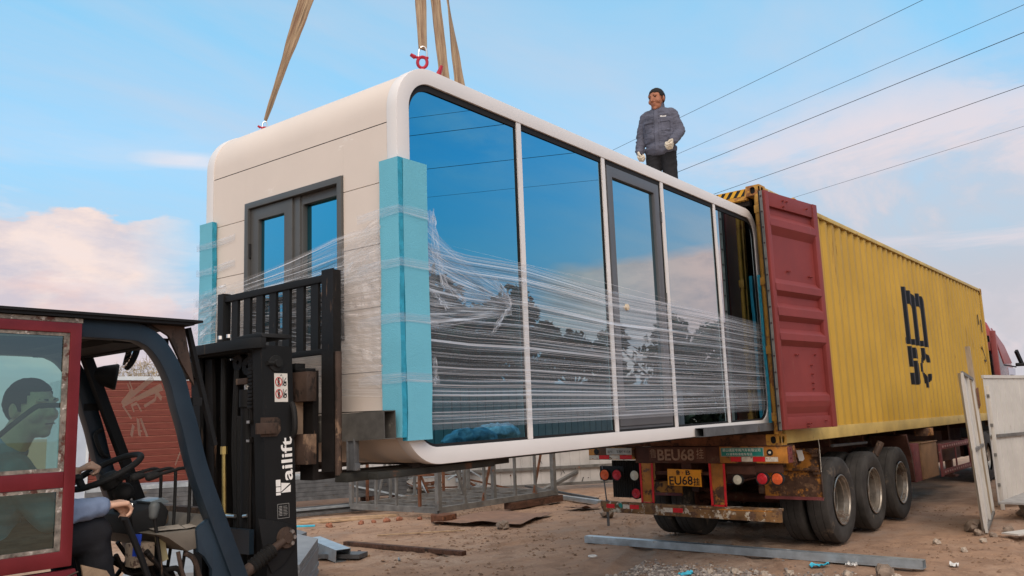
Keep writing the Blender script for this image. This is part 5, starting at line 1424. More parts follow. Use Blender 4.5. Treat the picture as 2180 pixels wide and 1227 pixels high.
    mb = MB(); mb.bx(-7.6, -6.55, .36, 1.3, -.50, -.47); B('floor_plate', 'black', mb)
    mb = MB(); mb.add([(-7.12, .29, -.18), (-7.02, .27, -.22), (-6.93, .26, -.36), (-7.02, .26, -.44), (-7.10, .28, -.30)], [(0, 1, 2, 3, 4)]); mb.jitter(.01, 5); mb.v += [p+V((0, .012, 0)) for p in mb.v]; mb.f += [[5, 6, 7, 8, 9]]+[[i, (i+1) % 5, 5+(i+1) % 5, 5+i] for i in range(5)]; mb.m = [0]*len(mb.f); B('canvas_rag', 'rag', mb)
    # ---- mast
    def ch(y0, y1, x0, x1, z0, z1, name, m):     # slightly raked channel
        mb = MB(); f = .030
        sh = lambda z: .045*(z1-z)/(z1-z0)*0+.0
        def b4(xa, xb, ya, yb): 
            mb.add([(xa+dx*1., y, z) for (z, dx) in ((z0, .055), (z1, 0)) for xx in (0,) for y in ()], [])
            vs = [(x+(.075 if z == z0 else 0), y, z) for x in (xa, xb) for y in (ya, yb) for z in (z0, z1)]
            mb.add(vs, [(0, 1, 3, 2), (4, 6, 7, 5), (0, 4, 5, 1), (2, 3, 7, 6), (0, 2, 6, 4), (1, 5, 7, 3)])
        web = (y0, y0+.018) if y0 < .8 else (y1-.018, y1)
        fl = (y0+.0185, y1) if y0 < .8 else (y0, y1-.0185)
        b4(x0, x1, *web); b4(x0, x0+.022, *fl); b4(x1-.022, x1, *fl)
        return B(name, m, mb, bevel=.0)
    o1 = ch(.45, .545, -6.120, -5.922, -1.10, .835, 'mast_channel', 'black')
    ch(1.105, 1.20, -6.120, -5.922, -1.10, .835, 'mast_channel', 'black')
    ch(.552, .63, -6.085, -5.905, -1.08, .80, 'inner_mast_channel', 'greased')
    ch(1.02, 1.098, -6.085, -5.905, -1.08, .80, 'inner_mast_channel', 'greased')
    # bowed tie bars
    path = smooth_path([(-6.03, 1.26), (-6.10, 1.235), (-6.165, 1.12), (-6.18, .82), (-6.17, .56), (-6.135, .445)], 30)
    mb = MB(); mb.prism([(x, y, .820) for x, y in path]+[(x+.035, y-.004, .820) for x, y in reversed(path)], (0, 0, .058)); B('top_tie_bar', 'black', mb, bevel=.004)
    mb = MB(); mb.prism([(-6.12, .445, .880), (-6.12, .80, .880), (-6.12, .70, .905), (-6.12, .52, .912), (-6.12, .46, .905)], (.20, 0, 0)); B('top_plate', 'black', mb, bevel=.01)
    mb = MB(); mb.bx(-6.13, -5.93, .64, 1.20, .81, .838); B('inner_tie', 'black', mb)
    mb = MB(); mb.tube([(-6.165, .80, .915), (-6.165, .80, .895)], .014, 6); mb.tube([(-6.16, .72, .917), (-6.16, .72, .897)], .014, 6); mb.each('tie_bolt', 'steel', t)
    for z in (-.30, -.95): mb = MB(); mb.bx(-6.12, -6.09, .55, 1.10, z, z+.13); B('cross_tie', 'slate', mb)
    mb = MB(); mb.beam((-6.08, 1.20, .80), (-6.06, 1.46, .80), .05, .06); B('lamp_arm', 'black', mb)
    mb = MB(); mb.bx(-6.175, -6.075, 1.12, 1.30, .69, .79); l = B('mast_work_lamp', 'black_rub', mb, bevel=.02)
    # stickers and lettering on the near channel
    SX = lambda z: .075*(.835-z)/1.935
    mb = MB()
    def quad(mb, x0, x1, z0, z1, y=.4492, mi=0): mb.add([(x0+SX(z0), y, z0), (x1+SX(z0), y, z0), (x1+SX(z1), y, z1), (x0+SX(z1), y, z1)], [(0, 1, 2, 3)], mi)
    quad(mb, -6.046, -5.958, .520, .680); stk = B('warning_sticker', mat('sticker_white', (.66, .63, .58), .6), mb, o1)
    k = MB(); rd = MB()
    for zc in (.632, .565):
        xc = -6.018+SX(zc)
        rd.tube([(xc+.021*math.cos(q), .4478, zc+.025*math.sin(q)) for q in [2*math.pi*i/20 for i in range(20)]], .0022, 5, closed=True)
        rd.beam((xc-.015, .4478, zc+.018), (xc+.015, .4478, zc-.018), .001, .0035)
        k.bx(xc-.007, xc+.007, .4480, .4486, zc-.006, zc+.010); k.bx(xc-.006, xc-.001, .4480, .4486, zc-.021, zc-.006); k.bx(xc+.001, xc+.006, .4480, .4486, zc-.021, zc-.006); k.lathe([(0, 0), (.0055, .0002)], (xc, .4482, zc+.0165), (0, 1, 0), 10)
        k.bx(xc+.026, xc+.030, .4480, .4486, zc-.022, zc+.028); k.beam((xc+.034, .4483, zc+.002), (xc+.050, .4483, zc+.024), .001, .003); k.bx(xc+.034, xc+.052, .4480, .4486, zc-.008, zc+.003)
        k.lathe([(.005, 0), (.011, .0003)], (xc+.042, .4482, zc-.013), (0, 1, 0), 14)
    k.beam((-6.006+SX(.67), .4483, .664), (-6.000+SX(.67), .4483, .674), .001, .002); k.beam((-5.994+SX(.67), .4483, .664), (-6.000+SX(.67), .4483, .674), .001, .002)
    k.build('pictogram', 'ink', stk); rd.build('prohibition_ring', 'red_ink', stk)
    # the maker's name reading upwards, with its block-built first letter
    mb = MB(); bx_ = lambda v: -5.942+SX(v)
    mb.text('ailift', (bx_(.1)+.0, .4485, .086), (-.0388, 0, 1), (-1, 0, -.0388), .100, bold=.0018, width=.238)
    mb.build('name_lettering', 'white_ink', o1)
    mb = MB()
    def q2(x0, x1, z0, z1): quad(mb, x0, x1, z0, z1, .4487)
    q2(-6.052, -6.022, .008, .022); q2(-6.052, -6.022, .026, .052); q2(-6.052, -6.022, .056, .092)
    mb.add([(-6.018+SX(.06), .4487, .020), (-5.955+SX(.06), .4487, .020), (-5.955+SX(.06), .4487, .060)], [(0, 1, 2)]); mb.add([(-6.018+SX(.06), .4487, .026), (-5.958+SX(.06), .4487, .068), (-6.018+SX(.06), .4487, .074)], [(0, 1, 2)])
    mb.build('name_first_letter', 'white_ink', o1)
    mb = MB(); quad(mb, -6.045, -5.970, -.118, -.040); pl = mb.build('data_plate', 'ink', o1)
    mb = MB()
    for i in range(7):
        zz = -.055-.008*i; quad(mb, -6.038+(.0 if i % 2 else .004), -6.015, zz, zz+.003, .4486); quad(mb, -6.008, -5.985+(.004 if i % 3 else 0), zz, zz+.002, .4486)
    for (a_, b_, c_, d_) in ((-6.045, -5.970, -.1185, -.1165), (-6.045, -5.970, -.0415, -.0395), (-6.046, -6.044, -.118, -.040), (-5.971, -5.969, -.118, -.040)): quad(mb, a_, b_, c_, d_, .4486)
    mb.build('plate_text', mat('grey_plate_text', (.30, .30, .29), .5), pl)
    mb = MB(); mb.prism([(-6.125, .446, .33), (-6.02, .446, .33), (-5.995, .446, .36), (-5.995, .446, .42), (-6.02, .446, .435), (-6.125, .446, .435)], (0, .003, 0)); B('greasy_block', 'rust_tan', mb, o1)
    mb = MB(); mb.bx(-6.16, -6.03, .425, .446, .345, .405); B('chain_anchor', 'rust_tan', mb, o1, bevel=.004)
    mb = MB(); mb.lathe([(0, -.03), (.02, -.03), (.022, -.01), (.045, -.008), (.048, 0)], (-6.03, .449, .735), (0, 1, 0), 18); mb.tube([(-6.09, .44, .735), (-6.04, .44, .735)], .012, 8); B('mast_roller', 'black_rub', mb, o1, smooth=True)
    mb = MB(); mb.lathe([(0, -.045), (.028, -.045), (.03, -.035), (.055, -.032), (.06, -.004), (.062, 0)], (-5.965, .449, -.222), (0, 1, 0), 22); pv = B('tilt_pivot', 'rust_tan', mb, smooth=True)
    mb = MB()
    for a_ in (50, -50, 0): mb.lathe([(0, -.012), (.011, -.012), (.013, 0)], (-5.965+.04*math.cos(R(a_)), .417, -.222+.04*math.sin(R(a_))), (0, 1, 0), 8)
    mb.each('pivot_bolt', 'steel', pv)
    mb = MB(); mb.prism([(-6.14, .447, -.10), (-5.98, .447, -.14), (-5.90, .447, -.17), (-5.90, .447, -.28), (-5.97, .447, -.36), (-6.05, .447, -.40), (-6.10, .447, -.30)], (0, -.010, 0)); B('pivot_bracket', 'black', mb, bevel=.004)
    mb = MB(); a_, b_ = V((-6.19, .42, -.345)), V((-6.055, .42, -.268)); dd = (b_-a_)
    pr = []
    for i in range(7): pr += [(.030, dd.length*i/7), (.042, dd.length*(i+.5)/7)]
    mb.lathe(pr+[(.028, dd.length)], a_, dd, 18); B('rubber_boot', 'black_rub', mb, smooth=True)
    mb = MB(); mb.tube([b_-dd*.05, (-5.99, .42, -.236)], [.024, .020], 12); mb.tube([a_, (-6.6, .42, -.58)], .032, 12); B('tilt_cylinder', 'rust_tan', mb, smooth=True)
    # inside the mast: cylinder, chains, hoses, pulleys
    mb = MB(); mb.tube([(-6.02, .70, -1.0), (-6.04, .70, .50)], .042, 16); cy = B('lift_cylinder', 'black', mb, smooth=True)
    mb = MB(); mb.tube([(-6.04, .70, .50), (-6.04, .70, .60)], .052, 16); B('cylinder_gland', 'black', mb, cy, smooth=True)
    mb = MB(); mb.tube([(-6.04, .70, .60), (-6.04, .70, .63)], .024, 16); B('piston_rod', 'steel', mb, cy, smooth=True)
    mb = MB(); mb.bx(-6.09, -5.99, .645, .755, .630, .665); B('rod_head', 'rust_tan', mb, cy, bevel=.004)
    for y, m in ((.62, 'greased'),):
        mb = MB()
        for i in range(16): mb.bx(-6.085, -6.06, y-.024+(.004 if i % 2 else 0), y+.024-(.004 if i % 2 else 0), .49+i*.0215, .507+i*.0215)
        B('lift_chain', m, mb, bevel=.002)
        mb = MB(); mb.tube([(-6.075, y, .49), (-6.07, y, .42)], .010, 8); mb.tube([(-6.075, y, .33), (-6.07, y, -.9)], .012, 8); mb.bx(-6.09, -6.06, y-.02, y+.02, .405, .425); mb.bx(-6.09, -6.06, y-.02, y+.02, .30, .318); B('chain_rod', 'greased', mb)
        mb = MB(); mb.bx(-6.093, -6.090, y-.014, y+.014, .407, .422); mb.bx(-6.093, -6.090, y-.014, y+.014, .303, .316); mb.each('chain_nut', 'steel', t)
    mb = MB(); mb.tube(smooth_path([(-6.06, .93, .80), (-6.06, .925, .5), (-6.055, .92, .28)], 16), .017, 10); B('hose', 'black_rub', mb, smooth=True)
    mb = MB(); mb.tube([(-6.055, .92, .28), (-6.055, .92, .235)], .020, 6); mb.tube([(-6.055, .92, .235), (-6.05, .91, -.30)], .012, 8); B('hydraulic_pipe', 'brass', mb, smooth=True)
    mb = MB(); mb.tube(smooth_path([(-6.06, .80, .72), (-6.06, .815, .3), (-6.05, .80, -.10), (-6.05, .80, -.5)], 16), .011, 8); mb.tube(smooth_path([(-6.06, .78, .72), (-6.06, .79, .3), (-6.05, .78, -.10), (-6.05, .78, -.5)], 16), .011, 8); mb.each('hose', 'black_rub', t, smooth=True)
    mb = MB(); mb.tube(smooth_path([(-6.06, .76, .44), (-6.06, .75, .40), (-6.06, .735, .0), (-6.05, .72, -.26)], 16), .015, 8); B('cylinder_hose', 'black_rub', mb, smooth=True)
    mb = MB(); mb.tube([(-6.075, .85, -.11), (-6.075, .76, -.11)], .011, 8); mb.tube([(-6.08, .67, -.105), (-6.08, .63, -.10)], .010, 8); mb.each('pipe_clamp', 'steel', t)
    for y, z, r in ((.80, .765, .05), (.70, .735, .052)):
        mb = MB(); mb.lathe([(.012, -.02), (r, -.022), (r*.86, 0), (r, .022), (.012, .02)], (-6.03, y, z), (1, 0, 0), 22); B('pulley', 'greased', mb, smooth=True)
    # ---- carriage, backrest and forks
    cr = MB()
    cr.bx(-5.87, -5.80, .38, 1.34, .520, .690); cr.bx(-5.87, -5.80, .38, 1.34, .165, .335); cc = B('fork_carriage', 'rust_tan', cr, bevel=.004)
    for y in (.50, .98):
        mb = MB(); mb.bx(-5.875, -5.805, y, y+.075, .336, .519); B('carriage_plate', mat('bare_tan_plate', (.27, .19, .13), .7, 0, .2, 6, .1, 30), mb, cc)
    mb = MB(); mb.bx(-5.86, -5.79, .50, .62, .691, .745); mb.bx(-5.86, -5.79, .40, 1.3, .691, .71); B('carriage_stop', 'black', mb, cc, bevel=.004)
    mb = MB(); mb.bx(-5.90, -5.876, .66, 1.02, .10, .75); B('carriage_inner', 'greased', mb, cc)
    mb = MB(); mb.tube(smooth_path([(-5.90, .56, .52), (-5.92, .44, .50), (-5.92, .42, .36), (-5.90, .50, .30)], 16), .016, 8); B('carriage_hose', 'black_rub', mb, cc, smooth=True)
    br = MB(); br.bx(-5.745, -5.70, .332, 1.512, 1.225, 1.268); br.bx(-5.742, -5.703, .332, 1.50, .795, .828); bk = B('backrest_rails', 'black', br, bevel=.003)
    for i in range(1, 8):
        y = .345+i*.1425; mb = MB(); mb.bx(-5.736, -5.716, y-.036, y+.036, .8285, 1.2245); B('backrest_bar', 'black', mb, bk)
    mb = MB(); mb.bx(-5.755, -5.695, 1.450, 1.520, .70, 1.285); B('backrest_post', 'black', mb, bk, bevel=.003)
    mb = MB(); mb.bx(-5.757, -5.748, .283, .392, .12, 1.292); mb.bx(-5.7475, -5.700, .383, .392, .12, 1.292); mb.bx(-5.7475, -5.700, .283, .292, .12, 1.285); B('backrest_post', 'greased', mb, bk)
    mb = MB(); mb.tube([(-5.735, .265, .10), (-5.735, .265, .80)], .020, 10); B('backrest_tube', 'rust_tan', mb, bk, smooth=True)
    for y in (.42, 1.16):
        mb = MB(); mb.bx(-5.795, -5.755, y, y+.12, .072, .70); mb.add([(-5.754, y, .072), (-5.754, y+.12, .072), (-5.754, y+.12, .112), (-5.754, y, .112), (-4.55, y+.02, .100), (-4.55, y+.10, .100), (-4.55, y+.10, .112), (-4.55, y+.02, .112)], [(0, 1, 2, 3), (7, 6, 5, 4), (0, 4, 5, 1), (1, 5, 6, 2), (2, 6, 7, 3), (3, 7, 4, 0)])
        B('fork', 'greased', mb)
    return t
forklift()
# beams between forks and cabin
mb = MB(); mb.beam((-5.74, .24, .085), (-4.2, .34, .098), .10, .050); mb.beam((-5.70, 1.62, .085), (-4.3, 1.55, .098), .10, .05)
mb2 = MB(); mb2.beam((-5.66, .06, .092), (-4.6, .12, .098), .08, .04)
tag(mb.build('support_beam', 'oldpaint_beam', bevel=.006), 'pair of dark greenish bearer beams under the cabin, on the forks', 'bearer beam')
tag(mb2.build('support_beam', 'oldpaint_beam', bevel=.006), 'rusty dark bearer beam under the near bottom corner of the cabin', 'bearer beam')
mb = MB(); mb.bx(-5.725, -5.69, .13, .140, .125, .165); mb.bx(-5.725, -5.69, .14, .150, .125, .30); mb.bx(-5.725, -5.69, .20, .210, .125, .30); mb.bx(-5.711, -5.704, .1505, .1995, .125, .30)
tag(mb.build('steel_offcut', 'galv_dull', bevel=.002), 'short upright grey steel I-section beside the backrest foot', 'steel offcut')
# ------------------------------------------------------------------ people
from mathutils.bvhtree import BVHTree
def frame_axes(f, u):
    f = V(f).normalized(); u = V(u); u = (u-f*u.dot(f)).normalized(); s = f.cross(u)   # s = person's right
    return f, u, s
def rotm(f, u, s): return Matrix((s, f, u)).transposed()
def head_shapes(mb, c, f, u, s, k=1.):
    c = V(c); R3 = rotm(f, u, s)
    P = lambda a, b, d: c+s*a*k+f*b*k+u*d*k
    mb.ell(P(0, -.012, .030), (.074*k, .092*k, .088*k), R3, 22, 14)
    mb.ell(P(0, .022, -.005), (.066*k, .070*k, .085*k), R3, 20, 12)
    mb.ell(P(0, .030, -.058), (.052*k, .056*k, .050*k), R3, 18, 12)
    mb.ell(P(0, .062, -.088), (.026*k, .024*k, .020*k), R3, 14, 8)
    for q in (-1, 1):
        mb.ell(P(q*.040, .055, -.020), (.026*k, .030*k, .028*k), R3, 14, 8)
        mb.ell(P(q*.030, .074, .038), (.026*k, .016*k, .010*k), R3, 12, 8)
        mb.ell(P(q*.077, -.012, .000), (.010*k, .020*k, .032*k), R3, 12, 8)
    mb.caps(P(0, .088, .022), P(0, .104, -.016), .008*k, .013*k, 10)
    for q in (-1, 1): mb.caps(P(q*.010, .092, -.020), P(q*.012, .092, -.020), .0085*k, None, 8)
    mb.caps(P(-.018, .086, -.046), P(.018, .086, -.046), .0075*k, None, 8); mb.caps(P(-.014, .085, -.058), P(.014, .085, -.058), .0075*k, None, 8)
def head_parts(par, c, f, u, s, k, hair_line=.045, hair='hair', top=1.0):
    P = lambda a, b, d: V(c)+s*a*k+f*b*k+u*d*k
    R3 = rotm(f, u, s)
    # hair: a cap clipped at the forehead, temples and nape
    mb = MB(); mb.ell((0, 0, 0), (1, 1, 1), None, 56, 36)
    cap = MB(); keep = []
    for i, p in enumerate(mb.v): mb.v[i] = V((p.x*.081, p.y*.100-.014, p.z*.096*top+.030))
    def ok(p):
        if p.z > .084: return True
        if p.z > hair_line+.02 and p.y < .074: return True
        if p.y < .046 and p.z > .024 and abs(p.x) > .04: return True
        if p.y < .022 and p.z > -.006 and abs(p.x) > .05: return True
        return p.y < -.030 and p.z > -.052+.0*p.y
    cap.v = mb.v[:]; cap.f = [q for q in mb.f if all(ok(mb.v[j]) for j in q)]
    used = sorted({j for q in cap.f for j in q}); mp = {j: i for i, j in enumerate(used)}
    vs = [mb.v[j] for j in used]; n = len(vs)
    out = []
    for p in vs:
        nn = noise.noise(p*60)*.003; d = V((p.x, p.y+.014, p.z-.03)).normalized(); out.append(p+d*nn)
    inner = [p*.93 for p in vs]
    fs = [[mp[j] for j in q] for q in cap.f]
    allv = [V(c)+R3 @ (p*k) for p in out+inner]
    res = MB(); res.add(allv, fs+[[n+j for j in reversed(q)] for q in fs])
    # side walls
    ec = {}
    for q in fs:
        for a, b in zip(q, q[1:]+q[:1]): ec[(a, b)] = 1
    for (a, b) in list(ec):
        if (b, a) not in ec: res.f.append([b, a, n+a, n+b]); res.m.append(0)
    res.build('hair', hair, par, smooth=True, angle=60)
    e = MB()
    for q in (-1, 1): e.ell(P(q*.030, .0805, .022), (.0125*k, .006*k, .0055*k), R3, 12, 8)
    e.build('eyes', 'dark', par, smooth=True)
    e = MB()
    for q in (-1, 1): e.caps(P(q*.016, .0895, .040), P(q*.046, .078, .043), .0035*k, .0028*k, 6)
    e.build('eyebrows', 'hair', par, smooth=True)
    e = MB(); e.caps(P(-.022, .0905, -.052), P(.022, .0905, -.052), .0028*k, None, 6); e.build('mouth', mat('lips', (.20, .06, .05), .6), par, smooth=True)
def hand_shapes(mb, w, d, n, side, k=1., curl=1., spread=.0):
    """w wrist, d towards the knuckles, n the way the palm faces, side towards the thumb"""
    w, d, n = V(w), V(d).normalized(), V(n); n = (n-d*n.dot(d)).normalized(); t = V(side); t = (t-d*t.dot(d)-n*t.dot(n)).normalized()
    lens = (.042, .046, .043, .034); offs = (.029, .010, -.009, -.027)
    for o, l in zip(offs, lens):
        kn = w+(d*(.086-abs(o)*.18)+t*o)*k
        mb.caps(w+t*o*.55*k+d*.012*k, kn, .0145*k, .0125*k, 10)
        a = 0; p = kn; r = .0098*k
        for j, (sl, c) in enumerate(((l, 62), (l*.66, 78), (l*.52, 52))):
            a += R(c)*curl; v = d*math.cos(a)+n*math.sin(a)+t*o*spread
            q = p+v.normalized()*sl*k; mb.caps(p, q, r, r*.92, 8); p = q; r *= .92
    b = w+(d*.022+t*.028)*k; c1 = b+(d*.034+t*.022+n*.012)*k; c2 = c1+(d*.024+n*.020-t*.010*curl)*k; c3 = c2+(d*.006+n*.014-t*.022*curl)*k
    mb.caps(w+d*.01*k, b, .015*k, .0145*k, 10); mb.caps(b, c1, .0140*k, .0115*k, 10); mb.caps(c1, c2, .0112*k, .0100*k, 10); mb.caps(c2, c3, .0100*k, .0088*k, 10)
def fold(mb, amt, sc, seed, mask=None):
    """push cloth in and out along its normals"""
    me = bpy.data.meshes.new('x'); me.from_pydata([tuple(p) for p in mb.v], [], mb.f); me.update()
    for i, v in enumerate(me.vertices):
        p = mb.v[i]; q = V((p.x*sc[0], p.y*sc[1], p.z*sc[2]))
        a = noise.noise(q+V((seed, 0, 0))); a = 1-2*abs(a); b = noise.noise(q*2.3+V((0, seed, 0)))
        mb.v[i] = p+v.normal*(a*amt+b*amt*.5)
    bpy.data.meshes.remove(me); return mb

def worker():
    base = V((-.22, 1.08, CAB_M.translation.z+2.476)); base.z = (CAB_M @ V((5.25, .9, CH))).z
    t = thing('person', 'man in grey blue work jacket, dark trousers and white gloves standing on the roof', 'person', base)
    az = R(196); f, u, s = frame_axes((math.cos(az), math.sin(az), 0), (0, 0, 1))
    K = .965
    P = lambda a, b, z: base+s*a*K+f*b*K+V((0, 0, z*K))      # a = to his right, b = forward
    # body skin (one continuous surface)
    hz = R(178); hf, hu, hs = frame_axes((math.cos(hz), math.sin(hz), -.20), (0, 0, 1))
    hc = P(.0, .045, 1.553)
    mb = MB(); head_shapes(mb, hc, hf, hu, hs, 1.17)
    mb.caps(P(0, -.005, 1.40), P(0, .015, 1.55), .062, .058, 16)
    mb.caps(P(-.13, 0, 1.36), P(.13, 0, 1.36), .07, None, 14); mb.caps(P(0, 0, 1.30), P(0, 0, .98), .12, .12, 16)
    for q in (-1, 1):
        mb.caps(P(q*.10, 0, .93), P(q*.11, 0, .08), .075, .045, 14)
    body = remesh(mb, .0065, 3); body.build('body', 'skin', t, smooth=True, angle=80)
    head_parts(t, hc, hf, hu, hs, 1.17)
    # trousers
    mb = MB()
    mb.ell(P(0, -.01, .93), (.165, .135, .13), rotm(f, u, s), 20, 12)
    for q in (-1, 1):
        mb.caps(P(q*.088, 0, .88), P(q*.105, .01, .50), .098, .078, 16); mb.caps(P(q*.105, .01, .50), P(q*.115, 0, .10), .076, .066, 16)
    tr = fold(remesh(mb, .010, 3), .006, (9, 9, 16), 3); tr.build('trousers', 'trouser', t, smooth=True, angle=80)
    mb = MB()
    for q in (-1, 1):
        mb.caps(P(q*.115, -.05, .045), P(q*.125, .13, .035), .048, .042, 14)
    remesh(mb, .008, 2).build('boots', 'black_rub', t, smooth=True, angle=80)
    # jacket
    mb = MB(); R3 = rotm(f, u, s)
    mb.ell(P(0, 0, 1.24), (.205, .135, .22), R3, 26, 16); mb.ell(P(0, .015, 1.06), (.188, .145, .20), R3, 26, 16)
    mb.ell(P(0, .01, .91), (.192, .150, .10), R3, 26, 14)
    mb.caps(P(-.135, -.01, 1.365), P(.135, -.01, 1.365), .075, None, 14)
    mb.ell(P(0, .0, 1.15), (.200, .135, .30), R3, 26, 16)
    mb.caps(P(0, -.01, 1.40), P(0, .005, 1.455), .085, .072, 16)
    el = {}; wr = {}
    for q, e, w in ((1, (.238, -.03, 1.12), (.245, .09, .90)), (-1, (-.242, -.02, 1.12), (-.195, .165, .955))):
        mb.caps(P(q*.160, -.01, 1.345), P(*e), .076, .066, 16); mb.caps(P(*e), P(*w), .062, .050, 16); wr[q] = (P(*e), P(*w))
    jk = fold(remesh(mb, .0075, 3), .0085, (10, 10, 20), 6)
    # cut the hem flat
    zc = base.z+.825*K
    for i, p in enumerate(jk.v):
        if p.z < zc+.02: jk.v[i] = V((p.x, p.y, max(p.z, zc)))
    jo = jk.build('jacket', 'jacket', t, smooth=True, angle=80)
    tree = BVHTree.FromPolygons([tuple(p) for p in jk.v], jk.f)
    def on(a, z, off=.002):
        o = P(a, .5, z); h = tree.ray_cast(o, -f)
        return (h[0]+f*off) if h[0] is not None else P(a, .15, z)
    def patch(name, pts, m, off=.002, par=None, n=6):
        """small cloth piece laid on the chest; pts = 4 corners (a, z)"""
        g = MB()
        def fn(uu, vv):
            a = lerp(lerp(pts[0][0], pts[1][0], uu), lerp(pts[3][0], pts[2][0], uu), vv); z = lerp(lerp(pts[0][1], pts[1][1], uu), lerp(pts[3][1], pts[2][1], uu), vv)
            return on(a, z, off)
        g.grid(fn, n, n); return g.build(name, m, par or jo, smooth=True)
    patch('placket', [(.028, .87), (-.022, .87), (-.022, 1.42), (.028, 1.42)], 'jacket', .006, n=20)
    patch('placket_seam', [(.033, .87), (.029, .87), (.029, 1.42), (.033, 1.42)], 'jacket_dk', .004, n=20)
    for q in (-1, 1):
        patch('chest_pocket', [(q*.060, 1.11), (q*.150, 1.11), (q*.155, 1.24), (q*.058, 1.24)], 'jacket', .006, n=8)
        patch('pocket_flap', [(q*.054, 1.225), (q*.160, 1.235), (q*.158, 1.275), (q*.054, 1.270)], 'jacket', .012, n=8)
        patch('flap_shadow_seam', [(q*.052, 1.219), (q*.162, 1.228), (q*.162, 1.236), (q*.052, 1.227)], 'jacket_dk', .009, n=8)
        patch('pocket_seam', [(q*.152, 1.11), (q*.157, 1.11), (q*.162, 1.23), (q*.157, 1.23)], 'jacket_dk', .008, n=6)
    patch('yoke_seam', [(-.16, 1.308), (.16, 1.300), (.16, 1.304), (-.16, 1.312)], 'jacket_dk', .003, n=14)
    patch('waist_seam', [(-.17, .985), (.17, .985), (.17, .989), (-.17, .989)], 'jacket_dk', .003, n=14)
    # collar
    mb = MB()
    cc = P(0, -.002, 1.455)
    n = 26; vs = []
    for i in range(n+1):
        a = R(-155+310*i/n)+math.pi; dx = math.sin(a)*.078; dy = math.cos(a)*.074
        lo = cc+s*dx*1.08+f*(-dy)*1.08+V((0, 0, -.02)); hi = cc+s*dx*.98+f*(-dy)*.98+V((0, 0, .055))
        vs += [lo, hi]
    mb.add(vs, [(2*i, 2*i+2, 2*i+3, 2*i+1) for i in range(n)]); vs2 = [cc+(p-cc)*.90 if i % 2 else cc+(p-cc)*.9 for i, p in enumerate(vs)]
    b0 = mb.add(vs2, [(2*i, 2*i+1, 2*i+3, 2*i+2) for i in range(n)])
    for i in range(n): mb.f.append([2*i+1, 2*i+3, b0+2*i+3, b0+2*i+1]); mb.m.append(0)
    mb.build('collar', 'jacket', jo, smooth=True, angle=60)
    # small white letters on his left breast
    g = MB(); o = on(-.050, 1.292, .006); o2 = on(-.135, 1.292, .006); ax = (o2-o).normalized()
    g.text('MLOP', o, ax, (0, 0, 1), .022, width=.075, bold=.001); g.build('breast_lettering', 'white_ink', jo)
    # gloves: closed fists hanging at his hips
    for q in (1, -1):
        e, w = wr[q]; d = (w-e).normalized()
        mb = MB(); hand_shapes(mb, w+d*.005, (d+V((0, 0, -.35))).normalized(), (-s*q*1.0+f*.1), f*.9+V((0, 0, .4)), 1.18, 1.0)
        mb.caps(w-d*.02, w+d*.02, .043, .036, 14)
        remesh(mb, .0042, 2).build('glove', 'glove', t, smooth=True, angle=80)
    return t
worker()

